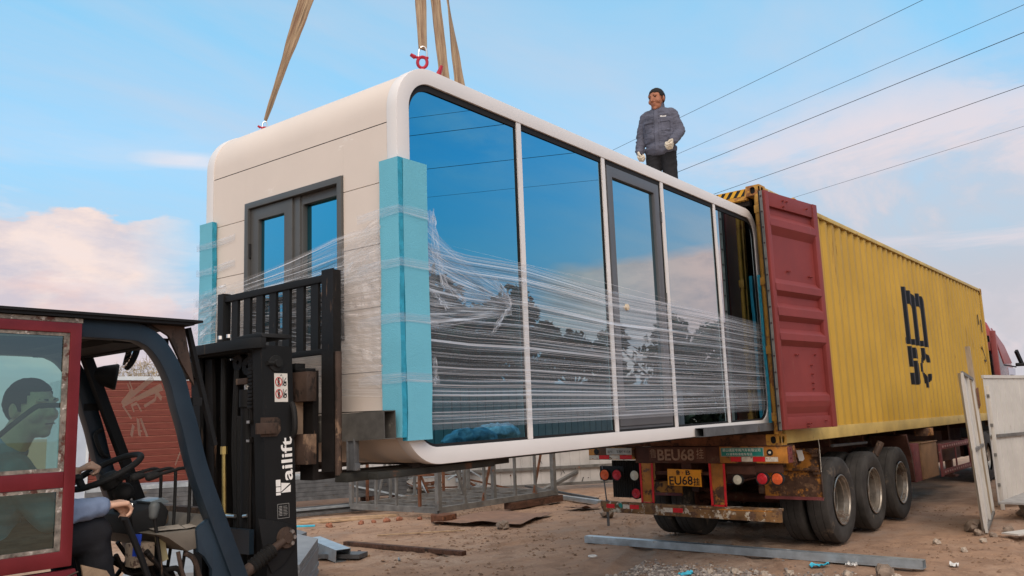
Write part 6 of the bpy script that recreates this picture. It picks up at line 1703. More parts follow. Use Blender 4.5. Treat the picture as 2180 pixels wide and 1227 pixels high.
def driver():
    base = V((-7.45, .66, -.20))
    t = thing('person', 'forklift driver with short black hair in a slate blue coat, seen through the door glass', 'person', base)
    hz = R(-64); hf, hu, hs = frame_axes((math.cos(hz), math.sin(hz), -.05), (-.02, -.10, 1))
    hc = V((-7.275, .50, .495)); k = 1.14
    f, u, s = frame_axes((1, -.12, 0), (0, 0, 1))
    mb = MB(); head_shapes(mb, hc, hf, hu, hs, k)
    mb.caps(hc+V((-.02, .01, -.06)), (-7.36, .56, .27), .062, .072, 14)
    mb.ell((-7.40, .60, .10), (.13, .17, .22), None, 18, 12); mb.caps((-7.42, .64, -.05), (-7.42, .64, .1), .13, .14)
    sh, elb, wri = V((-7.36, .40, .21)), V((-7.22, .385, .035)), V((-6.955, .44, .048))
    mb.caps(sh, elb, .045, .04, 12); mb.caps(elb, wri, .038, .028, 12)
    hd = (V((1, .10, .0))).normalized()
    hand_shapes(mb, wri+V((.005, 0, 0)), hd+V((0, 0, .05)), V((.1, .1, -1)), V((0, 1, 0)), 1.05, .78)
    mb.caps((-7.36, .80, .21), (-7.15, .86, .05), .045, .04, 12); mb.caps((-7.15, .86, .05), (-6.93, .84, .19), .038, .03, 12)
    hand_shapes(mb, (-6.93, .84, .19), V((.6, -.1, .35)), V((.3, -.2, -.8)), V((0, -1, 0)), 1.0, 1.0)
    for y in (.50, .80): mb.caps((-7.42, y, -.08), (-7.0, y-.02, -.06), .08, .07, 14); mb.caps((-7.0, y-.02, -.06), (-6.92, y, -.42), .06, .045, 14)
    remesh(mb, .0065, 2).build('body', 'skin2', t, smooth=True, angle=80)
    head_parts(t, hc, hf, hu, hs, k, .052)
    # quilted coat
    mb = MB()
    mb.ell((-7.42, .60, .13), (.165, .235, .20), None, 26, 16); mb.ell((-7.44, .62, -.02), (.17, .215, .20), None, 26, 16)
    mb.caps((-7.37, .43, .225), (-7.38, .78, .225), .085, None, 14); mb.caps((-7.37, .575, .26), (-7.345, .555, .315), .095, .080, 14)
    mb.caps(sh+V((-.01, .01, .01)), elb, .078, .070, 16)
    mb.caps((-7.37, .80, .215), (-7.15, .86, .05), .078, .068, 16); mb.caps((-7.15, .86, .05), (-6.98, .85, .16), .066, .052, 14)
    d = (wri-elb)
    for i in range(6):     # padded rings of the sleeve
        a, b = elb+d*(i/6*.90), elb+d*((i+.9)/6*.90); mb.caps(a+d*.03, b-d*.02, .064-.004*i, .063-.004*i, 16)
    mb.caps(elb, elb+d*.88, .054, .044, 14)
    c = fold(remesh(mb, .0075, 2), .006, (9, 9, 14), 9); co = c.build('coat', 'coat_blue', t, smooth=True, angle=80)
    mb = MB(); mb.tube([elb+d*.855, elb+d*.885], [.046, .043], 16); mb.build('cuff', mat('coat_cuff', (.12, .15, .22), .9), co, smooth=True)
    # trousers
    mb = MB()
    for y in (.50, .80): mb.caps((-7.42, y, -.09), (-7.0, y-.02, -.075), .10, .088, 16); mb.caps((-7.0, y-.02, -.075), (-6.93, y, -.40), .082, .062, 16)
    mb.ell((-7.45, .65, -.12), (.16, .20, .11), None, 20, 12)
    fold(remesh(mb, .010, 3), .005, (9, 9, 9), 4).build('trousers', 'trouser', t, smooth=True, angle=80)
    mb = MB()
    for y in (.50, .80): mb.caps((-6.95, y, -.42), (-6.78, y, -.44), .045, .038, 12)
    remesh(mb, .008, 2).build('shoes', 'black_rub', t, smooth=True, angle=80)
    mb = MB(); q = wri+hd*.115+V((0, .0, -.004)); a = hd.cross(V((0, 0, 1))).normalized()
    mb.tube([q+V((0, -.022, -.006))+(hd*math.cos(z)*.0+a*math.cos(z)*.012+V((0, 0, 1))*math.sin(z)*.012) for z in [2*math.pi*i/14 for i in range(14)]], .003, 6, closed=True); mb.build('ring', 'steel', t, smooth=True)
driver()
# ------------------------------------------------------------------ fences and gate on the right
def sheet_panel(mb, p, q, z0, z1, rib=.20, depth=.012, n2=None):
    """profiled steel sheet between two ground points"""
    p, q = V((*p, 0)), V((*q, 0)); d = (q-p); Ln = d.length; d.normalize(); nr = V((d.y, -d.x, 0))
    pts = []; x = 0
    while x < Ln-.01:
        for a, o in ((0, 0), (.165, 0), (.172, -1), (.180, -1), (.187, 0)):
            if x+a*rib/.20 < Ln: pts.append((x+a*rib/.20, o*depth))
        x += rib
    pts.append((Ln, 0)); vs = []
    for a, o in pts: vs += [p+d*a+nr*o+V((0, 0, z0)), p+d*a+nr*o+V((0, 0, z1))]
    n = len(pts); b = len(vs)
    vs += [v-nr*.003 for v in vs]
    mb.add(vs, [(2*i, 2*i+2, 2*i+3, 2*i+1) for i in range(n-1)]+[(b+2*i, b+2*i+1, b+2*i+3, b+2*i+2) for i in range(n-1)]+[(2*i+1, 2*i+3, b+2*i+3, b+2*i+1) for i in range(n-1)])
    return d, nr, Ln
A, Bp = (6.10, -.90), (10.4, -1.90)
t = thing('sheet_fence', 'off white profiled steel fence panel at the right edge, hiding the front of the truck', 'fence', (A[0], A[1], G))
mb = MB(); d, nr, Ln = sheet_panel(mb, A, Bp, G+.05, G+2.02, .19); mb.build('fence_sheet', 'fence', t)
for z in (2.03, 1.10, .08):
    mb = MB(); off = V((0, 0, 0)) if z > 2 else nr*.03
    mb.beam(V((*A, G+z))+off, V((*Bp, G+z))+off, .04 if z > 2 else .02, .05); mb.build('fence_rail', 'fence' if z > 2 else 'steel_grey', t)
t = thing('fence_post', 'narrow white steel post at the left end of the right-hand fence', 'post', (6.0, -.95, G))
mb = MB(); mb.bx(5.96, 6.02, -1.0, -.95, G, G+1.88); mb.build('post_bar', 'fence', t, bevel=.004)
mb = MB(); 
for z in (.35, .8, 1.25, 1.7): mb.bx(5.945, 5.958, -.99, -.95, G+z, G+z+.05)
mb.each('post_hinge', 'steel_grey', t)
mb = MB(); mb.beam((5.55, -.90, G-.05), (5.40, -.87, G+2.48), .07, .04, (1, 0, 0)); o = tag(mb.build('timber_post', mat('pale_grey_timber', (.36, .29, .21), .85, 0, .2, 6, .2, 30, stretch=(3, 3, .5))), 'tall pale timber post standing above the gate at the hinge side', 'post')
# leaning gate leaf seen nearly edge-on
def gate():
    t = thing('gate_leaf', 'battered white sheet steel gate leaf standing half open, leaning to the left', 'gate', (4.3, -1.10, G))
    g0, g1 = V((3.34, -1.20, G+.02)), V((5.0, -1.00, G+.07)); lean = V((0, .065, 2.0))
    vs = []; n = 26
    mb = MB()
    for k in range(n+1):
        f = k/n; p = g0.lerp(g1, f); o = .02 if k % 4 in (1, 2) else 0
        wob = V((0, noise.noise(V((f*6, 0, 0)))*.03, 0))
        vs += [p+V((0, o, 0))+wob, p+lean*.55+V((0, o+noise.noise(V((f*5, 3, 0)))*.05, 0)), p+lean+V((0, o, -.10*f))+wob]
    mb.add(vs, [(3*i+a, 3*i+3+a, 3*i+4+a, 3*i+1+a) for i in range(n) for a in (0, 1)]); b = len(mb.v)
    mb.add([v+V((0, .004, 0)) for v in vs], [(3*i+a, 3*i+1+a, 3*i+4+a, 3*i+3+a) for i in range(n) for a in (0, 1)])
    s = mb.build('gate_sheet', 'fence', t)
    for f, w in ((0, .05), (1, .05), (.5, .03)):
        mb = MB(); p = g0.lerp(g1, f)+V((0, -.025, 0)); mb.beam(p-V((0, 0, .02)), p+lean+V((0, 0, -.10*f)), w*.6, .03); mb.build('gate_stile', 'fence', t)
    for h in (.0, .5, 1.):
        mb = MB(); mb.beam(g0+lean*h+V((0, -.025, 0)), g1+lean*h+V((0, -.025, -.10*h)), .03, .04); mb.build('gate_rail', 'steel_grey', t)
    mb = MB(); mb.prism([tuple(g1+lean*.88+V((-.02, -.06, 0))), tuple(g1+lean*.88+V((.12, -.06, .02))), tuple(g1+lean*.76+V((.10, -.06, 0))), tuple(g1+lean*.76+V((-.02, -.06, -.05)))], (0, .01, 0)); mb.build('hinge_plate', 'rusty', t)
gate()
def stone(x, y, r, label, seed, m='stone', grp=None, flat=.7, name='stone', cat='stone'):
    mb = MB(); mb.ell((x, y, gh(x, y)+r*flat*.55), (r, r*.85, r*flat), None, 12, 8); mb.jitter(r*.5, 1.6/r, seed); mb.jitter(r*.2, 5/r, seed+3)
    o = mb.build(name, m, smooth=True, angle=28); tag(o, label, cat, grp); return o
stone(3.62, -1.02, .13, 'grey stone propping the foot of the leaning gate leaf', 1)
stone(3.28, -1.14, .07, 'small pale stone in front of the propped gate foot', 2)
stone(3.20, -1.32, .05, 'small stone right of the gate foot', 3)
stone(5.25, -1.46, .20, 'big block of stone at the right edge under a pale slab', 4)
stone(3.62, -1.42, .07, 'flattish stone between the gate foot and the right edge', 5, flat=.5)
stone(2.95, 4.22, .12, 'grey lump of rubble under the left end of the trailer bumper', 6)
stone(.03, -.91, .11, 'largest stone of the bottom gravel strip', 7, flat=.6)
mb = MB(); mb.beam((4.6, -1.42, G+.24), (5.9, -1.62, G+.30), .5, .025); tag(mb.build('slab', 'concrete'), 'pale thin slab lying across the stone at the right edge', 'slab')
mb = MB(); mb.beam((3.1, -1.52, G+.03), (3.55, -1.75, G+.03), .22, .02); tag(mb.build('slab', 'fence'), 'small whitish sheet on the ground at the right edge', 'sheet')

# ------------------------------------------------------------------ fence, module and pallets behind
def back_fence():
    t = thing('panel_fence', 'scuffed white panel fence behind the steel frames, under the hanging cabin', 'fence', (6, 9, G))
    p, q = (10.6, 5.6), (1.9, 12.0)
    mb = MB(); sheet_panel(mb, q, p, G+.08, G+2.1, .24, .012); mb.build('fence_sheet', 'fence_back', t)
    pv, qv = V((*p, 0)), V((*q, 0)); d = (qv-pv).normalized(); nr = V((d.y, -d.x, 0))
    if nr.x > 0: nr = -nr
    for z in (.12, .50, 1.0):
        mb = MB(); mb.beam(pv+nr*.06+V((0, 0, G+z)), qv+nr*.06+V((0, 0, G+z)), .05, .06); mb.build('fence_rail', 'steel_grey', t)
    rn = random.Random(4); mb = MB()
    for k in range(90):
        a = rn.random()*9; z = rn.uniform(.2, 1.9); c = pv+d*a+nr*.0155+V((0, 0, G+z)); e = c+d*rn.uniform(-.05, .05)+V((0, 0, rn.uniform(-.10, .10)))
        mb.beam(c, e, .002, rn.uniform(.005, .02))
    mb.build('dark_scuffs', 'dark', t)
back_fence()
def module():
    a, b = V((-.818, 14.718, G)), V((1.437, 14.366, G)); d = (b-a).normalized(); n = V((d.y, -d.x, 0))   # n faces the camera
    t = thing('clad_cabin', 'finished cabin with redwood plank cladding and pale trims, behind the forklift', 'cabin', a)
    Lx, D, H = 6.2, 2.3, 2.86
    P = lambda x, y, z: a+d*x-n*y+V((0, 0, z))
    def blk(mb, x0, x1, y0, y1, z0, z1):
        vs = [P(x, y, z) for x in (x0, x1) for y in (y0, y1) for z in (z0, z1)]
        mb.add(vs, [(0, 1, 3, 2), (4, 6, 7, 5), (0, 4, 5, 1), (2, 3, 7, 6), (0, 2, 6, 4), (1, 5, 7, 3)])
    mb = MB(); blk(mb, .02, Lx, .03, D, .02, H-.02); mb.build('cabin_core', 'trim_white', t)
    mb = MB(); z = .26
    while z < H-.09:
        vs = [P(x, y, zz) for zz, y in ((z, .0), (z+.012, -.012), (z+.125, -.012), (z+.137, .0)) for x in (.02, Lx-.05)]
        mb.add(vs, [(0, 1, 3, 2), (2, 3, 5, 4), (4, 5, 7, 6)]); z += .1445
    mb.build('plank_cladding', 'wood_siding', t)
    mb = MB(); z = .26-.008
    while z < H-.09: blk(mb, .02, Lx-.05, -.004, .028, z, z+.0075); z += .1445
    mb.build('plank_joints', mat('pale_joint_line', (.40, .17, .12), .6), t)
    mb = MB(); blk(mb, -.22, .0, -.03, D, .0, H+.0); mb.build('corner_trim', 'trim_blue', t)
    mb = MB(); blk(mb, .0005, .05, -.05, .0, .0, H+.02); mb.build('corner_trim', 'trim_white', t)
    mb = MB(); blk(mb, .052, Lx, -.035, -.0, H-.075, H+.01); mb.build('top_trim', 'trim_white', t)
    mb = MB(); blk(mb, .052, Lx, -.05, .0, .13, .245); blk(mb, .052, Lx, -.10, .0, .0, .10); mb.build('base_trim', 'trim_white', t)
module()
def dry_bush(x, y, z0, h, w, n, label, seed):
    rn = random.Random(seed)
    t = thing('dry_bush', label, 'bush', (x, y, G), 'dry bushes behind the clad cabin')
    mb = MB(); st = MB()
    for k in range(16):
        a = rn.uniform(0, 6.28); r = rn.random()*w*.35
        st.tube([(x+rn.uniform(-.1, .1), y, G), (x+math.cos(a)*r, y+math.sin(a)*r, z0+rn.random()*.2)], [.02, .008], 5)
    st.build('stems', 'bark', t)
    for k in range(n):
        a = rn.uniform(0, 6.28); r = w*.5*math.sqrt(rn.random()); px, py = x+math.cos(a)*r, y+math.sin(a)*r; zz = z0-.3+rn.random()*h*.75*(1-r/w)
        d = V((rn.gauss(0, .6), rn.gauss(0, .6), rn.uniform(.1, 1.3))).normalized(); l = rn.uniform(.10, .32)
        s = d.cross(V((rn.random(), rn.random(), .3))).normalized()*rn.uniform(.004, .011); p = V((px, py, zz))
        mb.add([p-s, p+s, p+d*l+V((0, 0, -l*.2))], [(0, 1, 2)])
        mb.add([p+d*l*.5-s, p+d*l*.5+s, p+d*l*.6+s*9], [(0, 1, 2)])
    mb.build('dry_twigs', 'twig', t)
dry_bush(2.55, 18.0, 1.9, 1.2, 2.6, 1500, 'pale dry bush showing above the roof of the redwood clad cabin, left one', 1)
dry_bush(4.4, 17.6, 1.9, 1.1, 2.4, 1300, 'pale dry bush showing above the roof of the redwood clad cabin, right one', 2)

# ------------------------------------------------------------------ steel goods on the ground
def purlin_stack():
    t = thing('purlin_stack', 'tall stack of grey galvanised steel sections lying behind the forklift mast', 'steel stack', (1.4, 9.6, G), None)
    p, q = V((-1.9, 12.2, G)), V((3.6, 9.7, G)); d = (q-p).normalized(); n = V((d.y, -d.x, 0))
    for k in range(6):
        mb = MB(); o = .03*(k % 2); z = .22+.085*k
        for j in range(5):
            mb.beam(p+n*(.04-j*.14)+V((0, 0, z))+d*o, q+n*(.04-j*.14)+V((0, 0, z))+d*(o+.05*(j % 2)), .135, .080)
        mb.build('steel_layer', 'galv_dull' if k < 5 else 'galv', t)
    mb = MB()
    for f in (.12, .5, .88):
        c = p.lerp(q, f); mb.beam(c+n*.2+V((0, 0, .10)), c-n*.7+V((0, 0, .10)), .1, .14)
    mb.each('bearer', 'plank', t)
purlin_stack()
def rods():
    p, q = V((-1.5, 10.3, G)), V((2.4, 9.15, G)); d = (q-p).normalized(); n = V((d.y, -d.x, 0)); rn = random.Random(9)
    for k in range(7):
        mb = MB(); o = rn.uniform(-.3, .3); a = p+n*(.10*k-.3)+V((0, 0, .05+.045*(k % 3)))+d*o; b = q+n*(.09*k-.25)+V((0, 0, .05+.045*(k % 3)))+d*o
        mb.ctube(a, b, .06, .04, .004)
        tag(mb.build('steel_tube', 'galv' if k % 2 else 'galv_dull'), 'loose galvanised tube in the low pile in front of the tall steel stack', 'steel tube', 'low pile of loose tubes')
rods()
def frame_rack():
    t = thing('steel_skeleton', 'welded steel frame with posts and diagonal braces standing under the hanging cabin', 'steel structure', (2.6, 7.6, G))
    a, b, c = V((1.70, 6.84, G+.13)), V((1.62, 9.05, G+.13)), V((4.60, 6.45, G+.20)); u = (b-a); v = (c-a)
    P = lambda f, g, z: a+u*f+v*g+V((0, 0, z))
    def bar(name, pq, w, h, m):
        mb = MB()
        for p, q in pq: mb.beam(p, q, w, h)
        mb.build(name, m, t)
    S, Rr = 'steel_grey', 'rusty'
    bar('base_rail', [(P(0, 0, 0), P(1, 0, 0))], .07, .10, S); bar('base_rail', [(P(0, 0, 0), P(0, 1, 0))], .07, .10, S)
    bar('base_rail', [(P(1, 0, 0), P(1, 1, 0))], .07, .10, S); bar('base_rail', [(P(0, 1, 0), P(1, 1, 0))], .07, .10, S)
    for g in (.14, .29, .43, .57, .71, .86): bar('floor_joist', [(P(0, g, 0), P(1, g, 0))], .04, .07, S)
    for f in (.33, .66): bar('floor_joist', [(P(f, 0, .01), P(f, 1, .01))], .04, .05, S)
    H = 2.25
    for f, g in ((0, 0), (0, .97), (1, .97)): bar('post', [(P(f, g, 0), P(f, g, H))], .085, .085, S)
    bar('post', [(P(.055, .48, 0), P(.055, .48, H))], .07, .07, S)
    bar('post', [(P(1, .0, 0), P(1, .0, .62))], .08, .06, S); bar('post', [(P(.93, 0, 0), P(.93, 0, .60))], .035, .035, S)
    for f, m in ((.70, S), (.46, S), (.20, Rr), ): bar('stud', [(P(f, 0, 0), P(f, 0, .62))], .045, .045, m)
    bar('mid_rail', [(P(0, 0, .60), P(1, 0, .60))], .04, .04, Rr)
    for g, m in ((.20, S), (.36, S), (.62, S), (.80, S)): bar('stud', [(P(.0, g, 0), P(.0, g, H-.05))], .045, .045, m)
    for g, m in ((.12, Rr), (.30, S), (.50, S), (.75, Rr), (.9, S)): bar('stud', [(P(1, g, 0), P(1, g, H-.05))], .045, .045, m)
    for g0, g1, m in ((.06, .22, S), (.34, .48, Rr), (.78, .92, Rr)): bar('brace', [(P(0, g0, .02 if g0 != .06 else 1.3), P(0, g1, 1.3 if g0 != .06 else .02))], .035, .035, m)
    bar('brace', [(P(1, .42, 1.2), P(1, .62, .02))], .035, .035, Rr); bar('brace', [(P(1, .2, .02), P(1, .3, 1.2))], .035, .035, S)
    for z in (H,): bar('top_rail', [(P(0, 0, z), P(0, 1, z)), (P(1, 0, z), P(1, 1, z)), (P(0, 0, z+.001), P(1, 0, z+.001)), (P(0, 1, z), P(1, 1, z))], .06, .08, S)
    bar('cross_rail', [(P(1, .0, .95), P(1, 1, .95))], .03, .04, S)
    mb = MB(); mb.bx(a.x-.10, a.x+.16, a.y-.20, a.y+.08, G+.0, G+.075); mb.build('prop_block', 'rusty', t)
    mb = MB(); mb.beam(P(0, .55, -.12), P(0, 1.02, -.12), .2, .12); mb.build('prop_block', 'plank', t)
frame_rack()
def bar_thing(p, q, w, h, m, label, cat, name, tube=False, z=None, up=(0, 0, 1)):
    mb = MB(); p = V((p[0], p[1], gh(p[0], p[1])+h/2+(p[2] if len(p) > 2 else 0))); q = V((q[0], q[1], gh(q[0], q[1])+h/2+(q[2] if len(q) > 2 else 0)))
    if tube: mb.ctube(p, q, w, h, .005, up)
    else: mb.beam(p, q, w, h, up)
    o = mb.build(name, m, bevel=0 if tube else .004); tag(o, label, cat); return o
# the long channel in front of the trailer
def long_channel():
    mb = MB(); a, b = V((.50, 2.93, G+.045)), V((.44, -1.19, G+.05)); mb.ctube(a, b, .115, .085, .006)
    for dz in (.018, -.016): mb.beam(a+V((-.0585, 0, dz)), b+V((-.0585, 0, dz)), .003, .010)
    tag(mb.build('steel_channel', 'galv'), 'long shiny galvanised box section lying on the earth in front of the trailer', 'steel section')
long_channel()
bar_thing((-1.07, 5.93), (-.98, 3.76), .09, .055, 'plank', 'dark rusty brown beam lying alone on the earth', 'beam', 'timber_beam')
bar_thing((-.20, 6.26), (.70, 5.30), .03, .018, 'pale_wood', 'thin pale lath on the bare earth', 'lath', 'lath')
bar_thing((-1.80, 5.70, .05), (-1.98, 4.86, .0), .20, .15, 'galv', 'short bright box section beside the grey board stack', 'steel section', 'steel_channel', True)
bar_thing((-1.55, 5.55), (-1.62, 4.80), .04, .03, 'pale_wood', 'short pale stick next to the bright box section', 'stick', 'stick')
bar_thing((-1.40, 5.25), (-1.62, 4.95), .04, .03, 'plank', 'short grey stick crossing behind the pale stick', 'stick', 'stick')
bar_thing((.35, 8.9), (1.7, 7.9), .09, .05, 'pale_wood', 'yellowish timber plank at the foot of the steel frame', 'plank', 'plank')
bar_thing((.2, 8.75, .0), (1.4, 7.95), .07, .03, 'pale_wood', 'second thinner yellowish plank in front of the steel frame', 'plank', 'plank')
bar_thing((-.45, 8.95), (.25, 8.35), .10, .025, 'bluefilm', 'bright blue plastic strip by the steel stack', 'plastic strip', 'plastic_strip')
bar_thing((8.6, 8.3, .5), (4.75, 7.2, .05), .09, .07, 'steel_grey', 'grey steel bar slanting down from the fence to the frame', 'steel bar', 'steel_bar')
bar_thing((4.45, 5.35, .02), (5.9, 8.3, .02), .10, .08, 'galv', 'bright bluish steel section lying at the foot of the white panel fence', 'steel section', 'steel_channel')
bar_thing((4.9, 5.7, .05), (6.3, 8.6, .12), .05, .05, 'galv_dull', 'thin steel bar behind the bluish section by the fence', 'steel bar', 'steel_bar')
def boards():
    t = thing('board_stack', 'stack of pale grey boards on the ground beside the forklift mast', 'board stack', (-3.6, 4.3, G))
    base = [(-2.80, 4.28), (-2.58, 5.15), (-4.1, 5.5), (-5.2, 3.9), (-4.0, 2.98)]
    for k in range(9):
        mb = MB(); o = random.Random(k).uniform(-.02, .02); z = G+.02+k*.042
        mb.prism([(x+o, y+o*.6, z) for x, y in base], (0, 0, .037)); mb.build('board', mat('pale_grey_board', (.27, .285, .30), .7, 0, .12, 5, .1, 40), t)
    t2 = thing('board_stack', 'low stack of grey boards just behind the taller board stack', 'board stack', (-1.3, 7.0, G))
    for k in range(4):
        mb = MB(); z = G+.02+k*.042; mb.prism([(-1.45, 6.3, z), (-1.25, 6.9, z), (-2.2, 7.6, z), (-2.9, 6.6, z), (-2.3, 5.7, z)], (0, 0, .038)); mb.build('board', 'tile', t2)
    mb = MB(); mb.bx(-2.95, -2.80, 4.80, 5.00, G+.40, G+.45); tag(mb.build('block', 'rust_tan', bevel=.005), 'small brown block lying on the taller grey board stack', 'block')
    mb = MB(); p = V((-2.0, 5.3, G+.03)); mb.beam(p, (-1.75, 4.75, G+.03), .25, .05); tag(mb.build('steel_channel', 'galv_dull'), 'low dull steel plate under the bright box section', 'steel section')
boards()
def cardboard(pts, seed, label):
    mb = MB(); n = 12
    def f(u, v):
        p = V(pts[0]).lerp(V(pts[1]), u).lerp(V(pts[3]).lerp(V(pts[2]), u), v)
        z = gh(p.x, p.y)+.03+.07*max(0, noise.noise(V((u*2.5, v*2.5, seed))))+(.05*abs(u-.5))
        return (p.x, p.y, z)
    mb.grid(f, n, n); b = len(mb.v); nv = [p+V((0, 0, .006)) for p in mb.v]; fs = [[b+i for i in q] for q in mb.f]; mb.v += nv; mb.f += fs; mb.m += [0]*len(fs); mb.uv = {}
    tag(mb.build('cardboard', 'card', smooth=True, angle=30), label, 'cardboard')
cardboard([(1.05, 6.35, 0), (2.6, 6.65, 0), (2.9, 5.3, 0), (1.35, 4.75, 0)], 2, 'large flattened brown cardboard sheet in front of the steel frame')
cardboard([(3.6, 5.6, 0), (4.2, 5.5, 0), (4.1, 5.05, 0), (3.55, 5.15, 0)], 5, 'small flat piece of cardboard near the foot of the fence')
mb = MB(); mb.bx(1.15, 1.48, 6.2, 6.48, G+.0, G+.13); mb.jitter(.02, 3, 2); tag(mb.build('rusty_block', 'rusty', bevel=.01), 'rusty red brown steel block at the near corner of the steel frame', 'block')
stone(1.15, 4.95, .10, 'crumpled grey lump on the corner of the large cardboard', 9)
# reddish rubble near the planks
rn = random.Random(21)
for k, (x, y) in enumerate(((.9, 7.6), (1.05, 7.45), (1.25, 7.35), (.75, 7.75), (1.5, 7.1), (.2, 7.9))):
    stone(x, y, rn.uniform(.04, .07), 'small broken brick piece in the row before the yellowish planks', 40+k, mat('brick_piece', (.33, .14, .085), .9, 0, .25, 9, .4, 30), 'broken brick pieces by the planks', name='brick_piece', cat='brick')
# steel scrap heap seen through the frame
def scrap():
    rn = random.Random(31); mb = MB(); mr = MB()
    for k in range(70):
        x, y = rn.uniform(3.4, 7.0), rn.uniform(8.6, 11.2); z = G+rn.random()**2*.55; a = rn.uniform(0, 3.14); l = rn.uniform(.4, 2.2)
        p = V((x, y, z+.03)); q = p+V((math.cos(a)*l, math.sin(a)*l, rn.uniform(-.1, .4)))
        (mr if rn.random() < .3 else mb).beam(p, q, rn.uniform(.02, .09), rn.uniform(.01, .04))
    n = len(mb.v); b = mb.add(mr.v, mr.f, 1)
    o = mb.build('scrap_heap', ['galv', 'rusty']); tag(o, 'tangled heap of steel offcuts behind the steel frame', 'scrap heap'); 
    setting(o, 'stuff')
scrap()
# litter on the ground
def scrap_piece(x, y, w, l, m, label, seed, name, cat):
    mb = MB(); a = seed*1.3
    def f(u, v):
        px = (u-.5)*w; py = (v-.5)*l*(1-.5*abs(u-.5)); X = x+px*math.cos(a)-py*math.sin(a); Y = y+px*math.sin(a)+py*math.cos(a)
        return (X+noise.noise(V((u*4, v*4, seed)))*.02, Y, gh(X, Y)+.015+abs(noise.noise(V((u*3, v*3, seed+5))))*.05)
    mb.grid(f, 8, 6); b = len(mb.v); nv = [p+V((0, 0, .004)) for p in mb.v]; fs = [[b+i for i in q] for q in mb.f]; mb.v += nv; mb.f += fs; mb.m += [0]*len(fs); mb.uv = {}
    tag(mb.build(name, m, smooth=True, angle=40), label, cat)
scrap_piece(.16, -.24, .20, .09, 'bluefilm', 'bright blue foam scrap in front of the long box section', 4.2, 'foam_scrap', 'foam scrap')
scrap_piece(-.86, .77, .16, .10, 'bluefilm', 'bright blue foam scrap at the bottom edge, left one', 2, 'foam_scrap', 'foam scrap')
scrap_piece(-.55, -.02, .14, .07, 'bluefilm', 'small bright blue foam scrap at the bottom edge among the gravel', 3.1, 'foam_scrap', 'foam scrap')
scrap_piece(.80, -1.38, .13, .09, 'paper', 'white paper scrap on the earth at the lower right', 5, 'paper_scrap', 'paper scrap')
scrap_piece(.30, -.52, .12, .05, 'paper', 'white scrap just in front of the long box section', 1, 'paper_scrap', 'paper scrap')
scrap_piece(-1.75, 4.1, .12, .03, 'galv', 'small shiny metal scrap beside the dark beam', 3, 'metal_scrap', 'metal scrap')
mb = MB(); c = V((-.45, 2.20, gh(-.45, 2.2)+.025)); mb.tube([c+V((math.cos(a)*.045, math.sin(a)*.045, 0)) for a in [2*math.pi*i/24 for i in range(24)]], .010, 8, closed=True)
tag(mb.build('plastic_ring', 'paper', smooth=True), 'small white plastic ring on the bare earth', 'ring')
# gravel strip at the bottom and loose clods (uncountable)
def gravel():
    rn = random.Random(77); mb = MB()
    def peb(x, y, r, mi):
        z = gh(x, y)+r*.25; vs = []
        for dx, dy, dz in ((1, 0, 0), (0, 1, 0), (-1, 0, 0), (0, -1, 0), (0, 0, .8), (0, 0, -.6), (.6, .6, .4), (-.6, .5, .4), (-.5, -.6, .35), (.6, -.6, .45)):
            vs.append(V((x+dx*r*rn.uniform(.7, 1.2), y+dy*r*rn.uniform(.7, 1.2), z+dz*r*rn.uniform(.6, 1.1))))
        mb.add(vs, [(4, 6, 7), (4, 7, 8), (4, 8, 9), (4, 9, 6), (0, 1, 6), (1, 7, 6), (1, 2, 7), (2, 8, 7), (2, 3, 8), (3, 9, 8), (3, 0, 9), (0, 6, 9), (5, 1, 0), (5, 2, 1), (5, 3, 2), (5, 0, 3)], mi)
    for k in range(5200):
        f = rn.random(); y = 1.5-2.9*f; xc = -.72+.22*f+(.0 if f < .3 else .10*(f-.3)); x = xc+rn.gauss(0, .26)-.12
        peb(x, y, .006+.022*rn.random()**3, 0 if rn.random() < .7 else 1)
    mb.build('gravel', [mat('gravel_grey', (.24, .21, .19), .95, 0, .3, 20, .2, 60), mat('gravel_pale', (.42, .37, .32), .95, 0, .2, 20, .2, 60)], smooth=True, angle=20)['kind'] = 'stuff'
    mb2 = MB(); mb, keep = mb2, mb
    def clod(x, y, r):
        vs = []
        z = gh(x, y)+r*.1
        for dx, dy, dz in ((1, 0, 0), (.3, .95, 0), (-.8, .6, 0), (-.8, -.6, 0), (.3, -.95, 0), (.2, 0, .7), (-.3, .2, .6)): vs.append(V((x+dx*r*rn.uniform(.7, 1.2), y+dy*r*rn.uniform(.7, 1.2), z+dz*r*rn.uniform(.5, 1.))))
        mb2.add(vs, [(0, 1, 5), (1, 2, 6), (1, 6, 5), (2, 3, 6), (3, 4, 5), (3, 5, 6), (4, 0, 5)])
    for k in range(13000):
        x, y = rn.uniform(-3, 6.4), rn.uniform(-2, 8.2)
        if noise.noise(V((x*.8, y*.8, 4))) < .02 and rn.random() < .8: continue
        clod(x, y, .006+.024*rn.random()**4)
    mb2.build('earth_clods', mat('clod_earth', (.23, .145, .095), .95, 0, .3, 12, .3, 40))['kind'] = 'stuff'
gravel()
for k, (x, y, r) in enumerate(((-.35, .15, .05), (-.30, -.10, .045), (-.42, -.30, .04), (-.50, .40, .045), (-.15, -.62, .05), (-.62, .62, .04), (2.2, -.9, .05), (1.9, -1.25, .04), (2.7, -1.3, .045), (-.12, -1.08, .05))):
    stone(x, y, r, 'fist sized pale pebble in or beside the gravel strip', 60+k, mat('pale_pebble', (.44, .37, .30), .9, 0, .2, 14, .3, 40), 'pale pebbles along the gravel strip', .75, 'pebble', 'pebble')

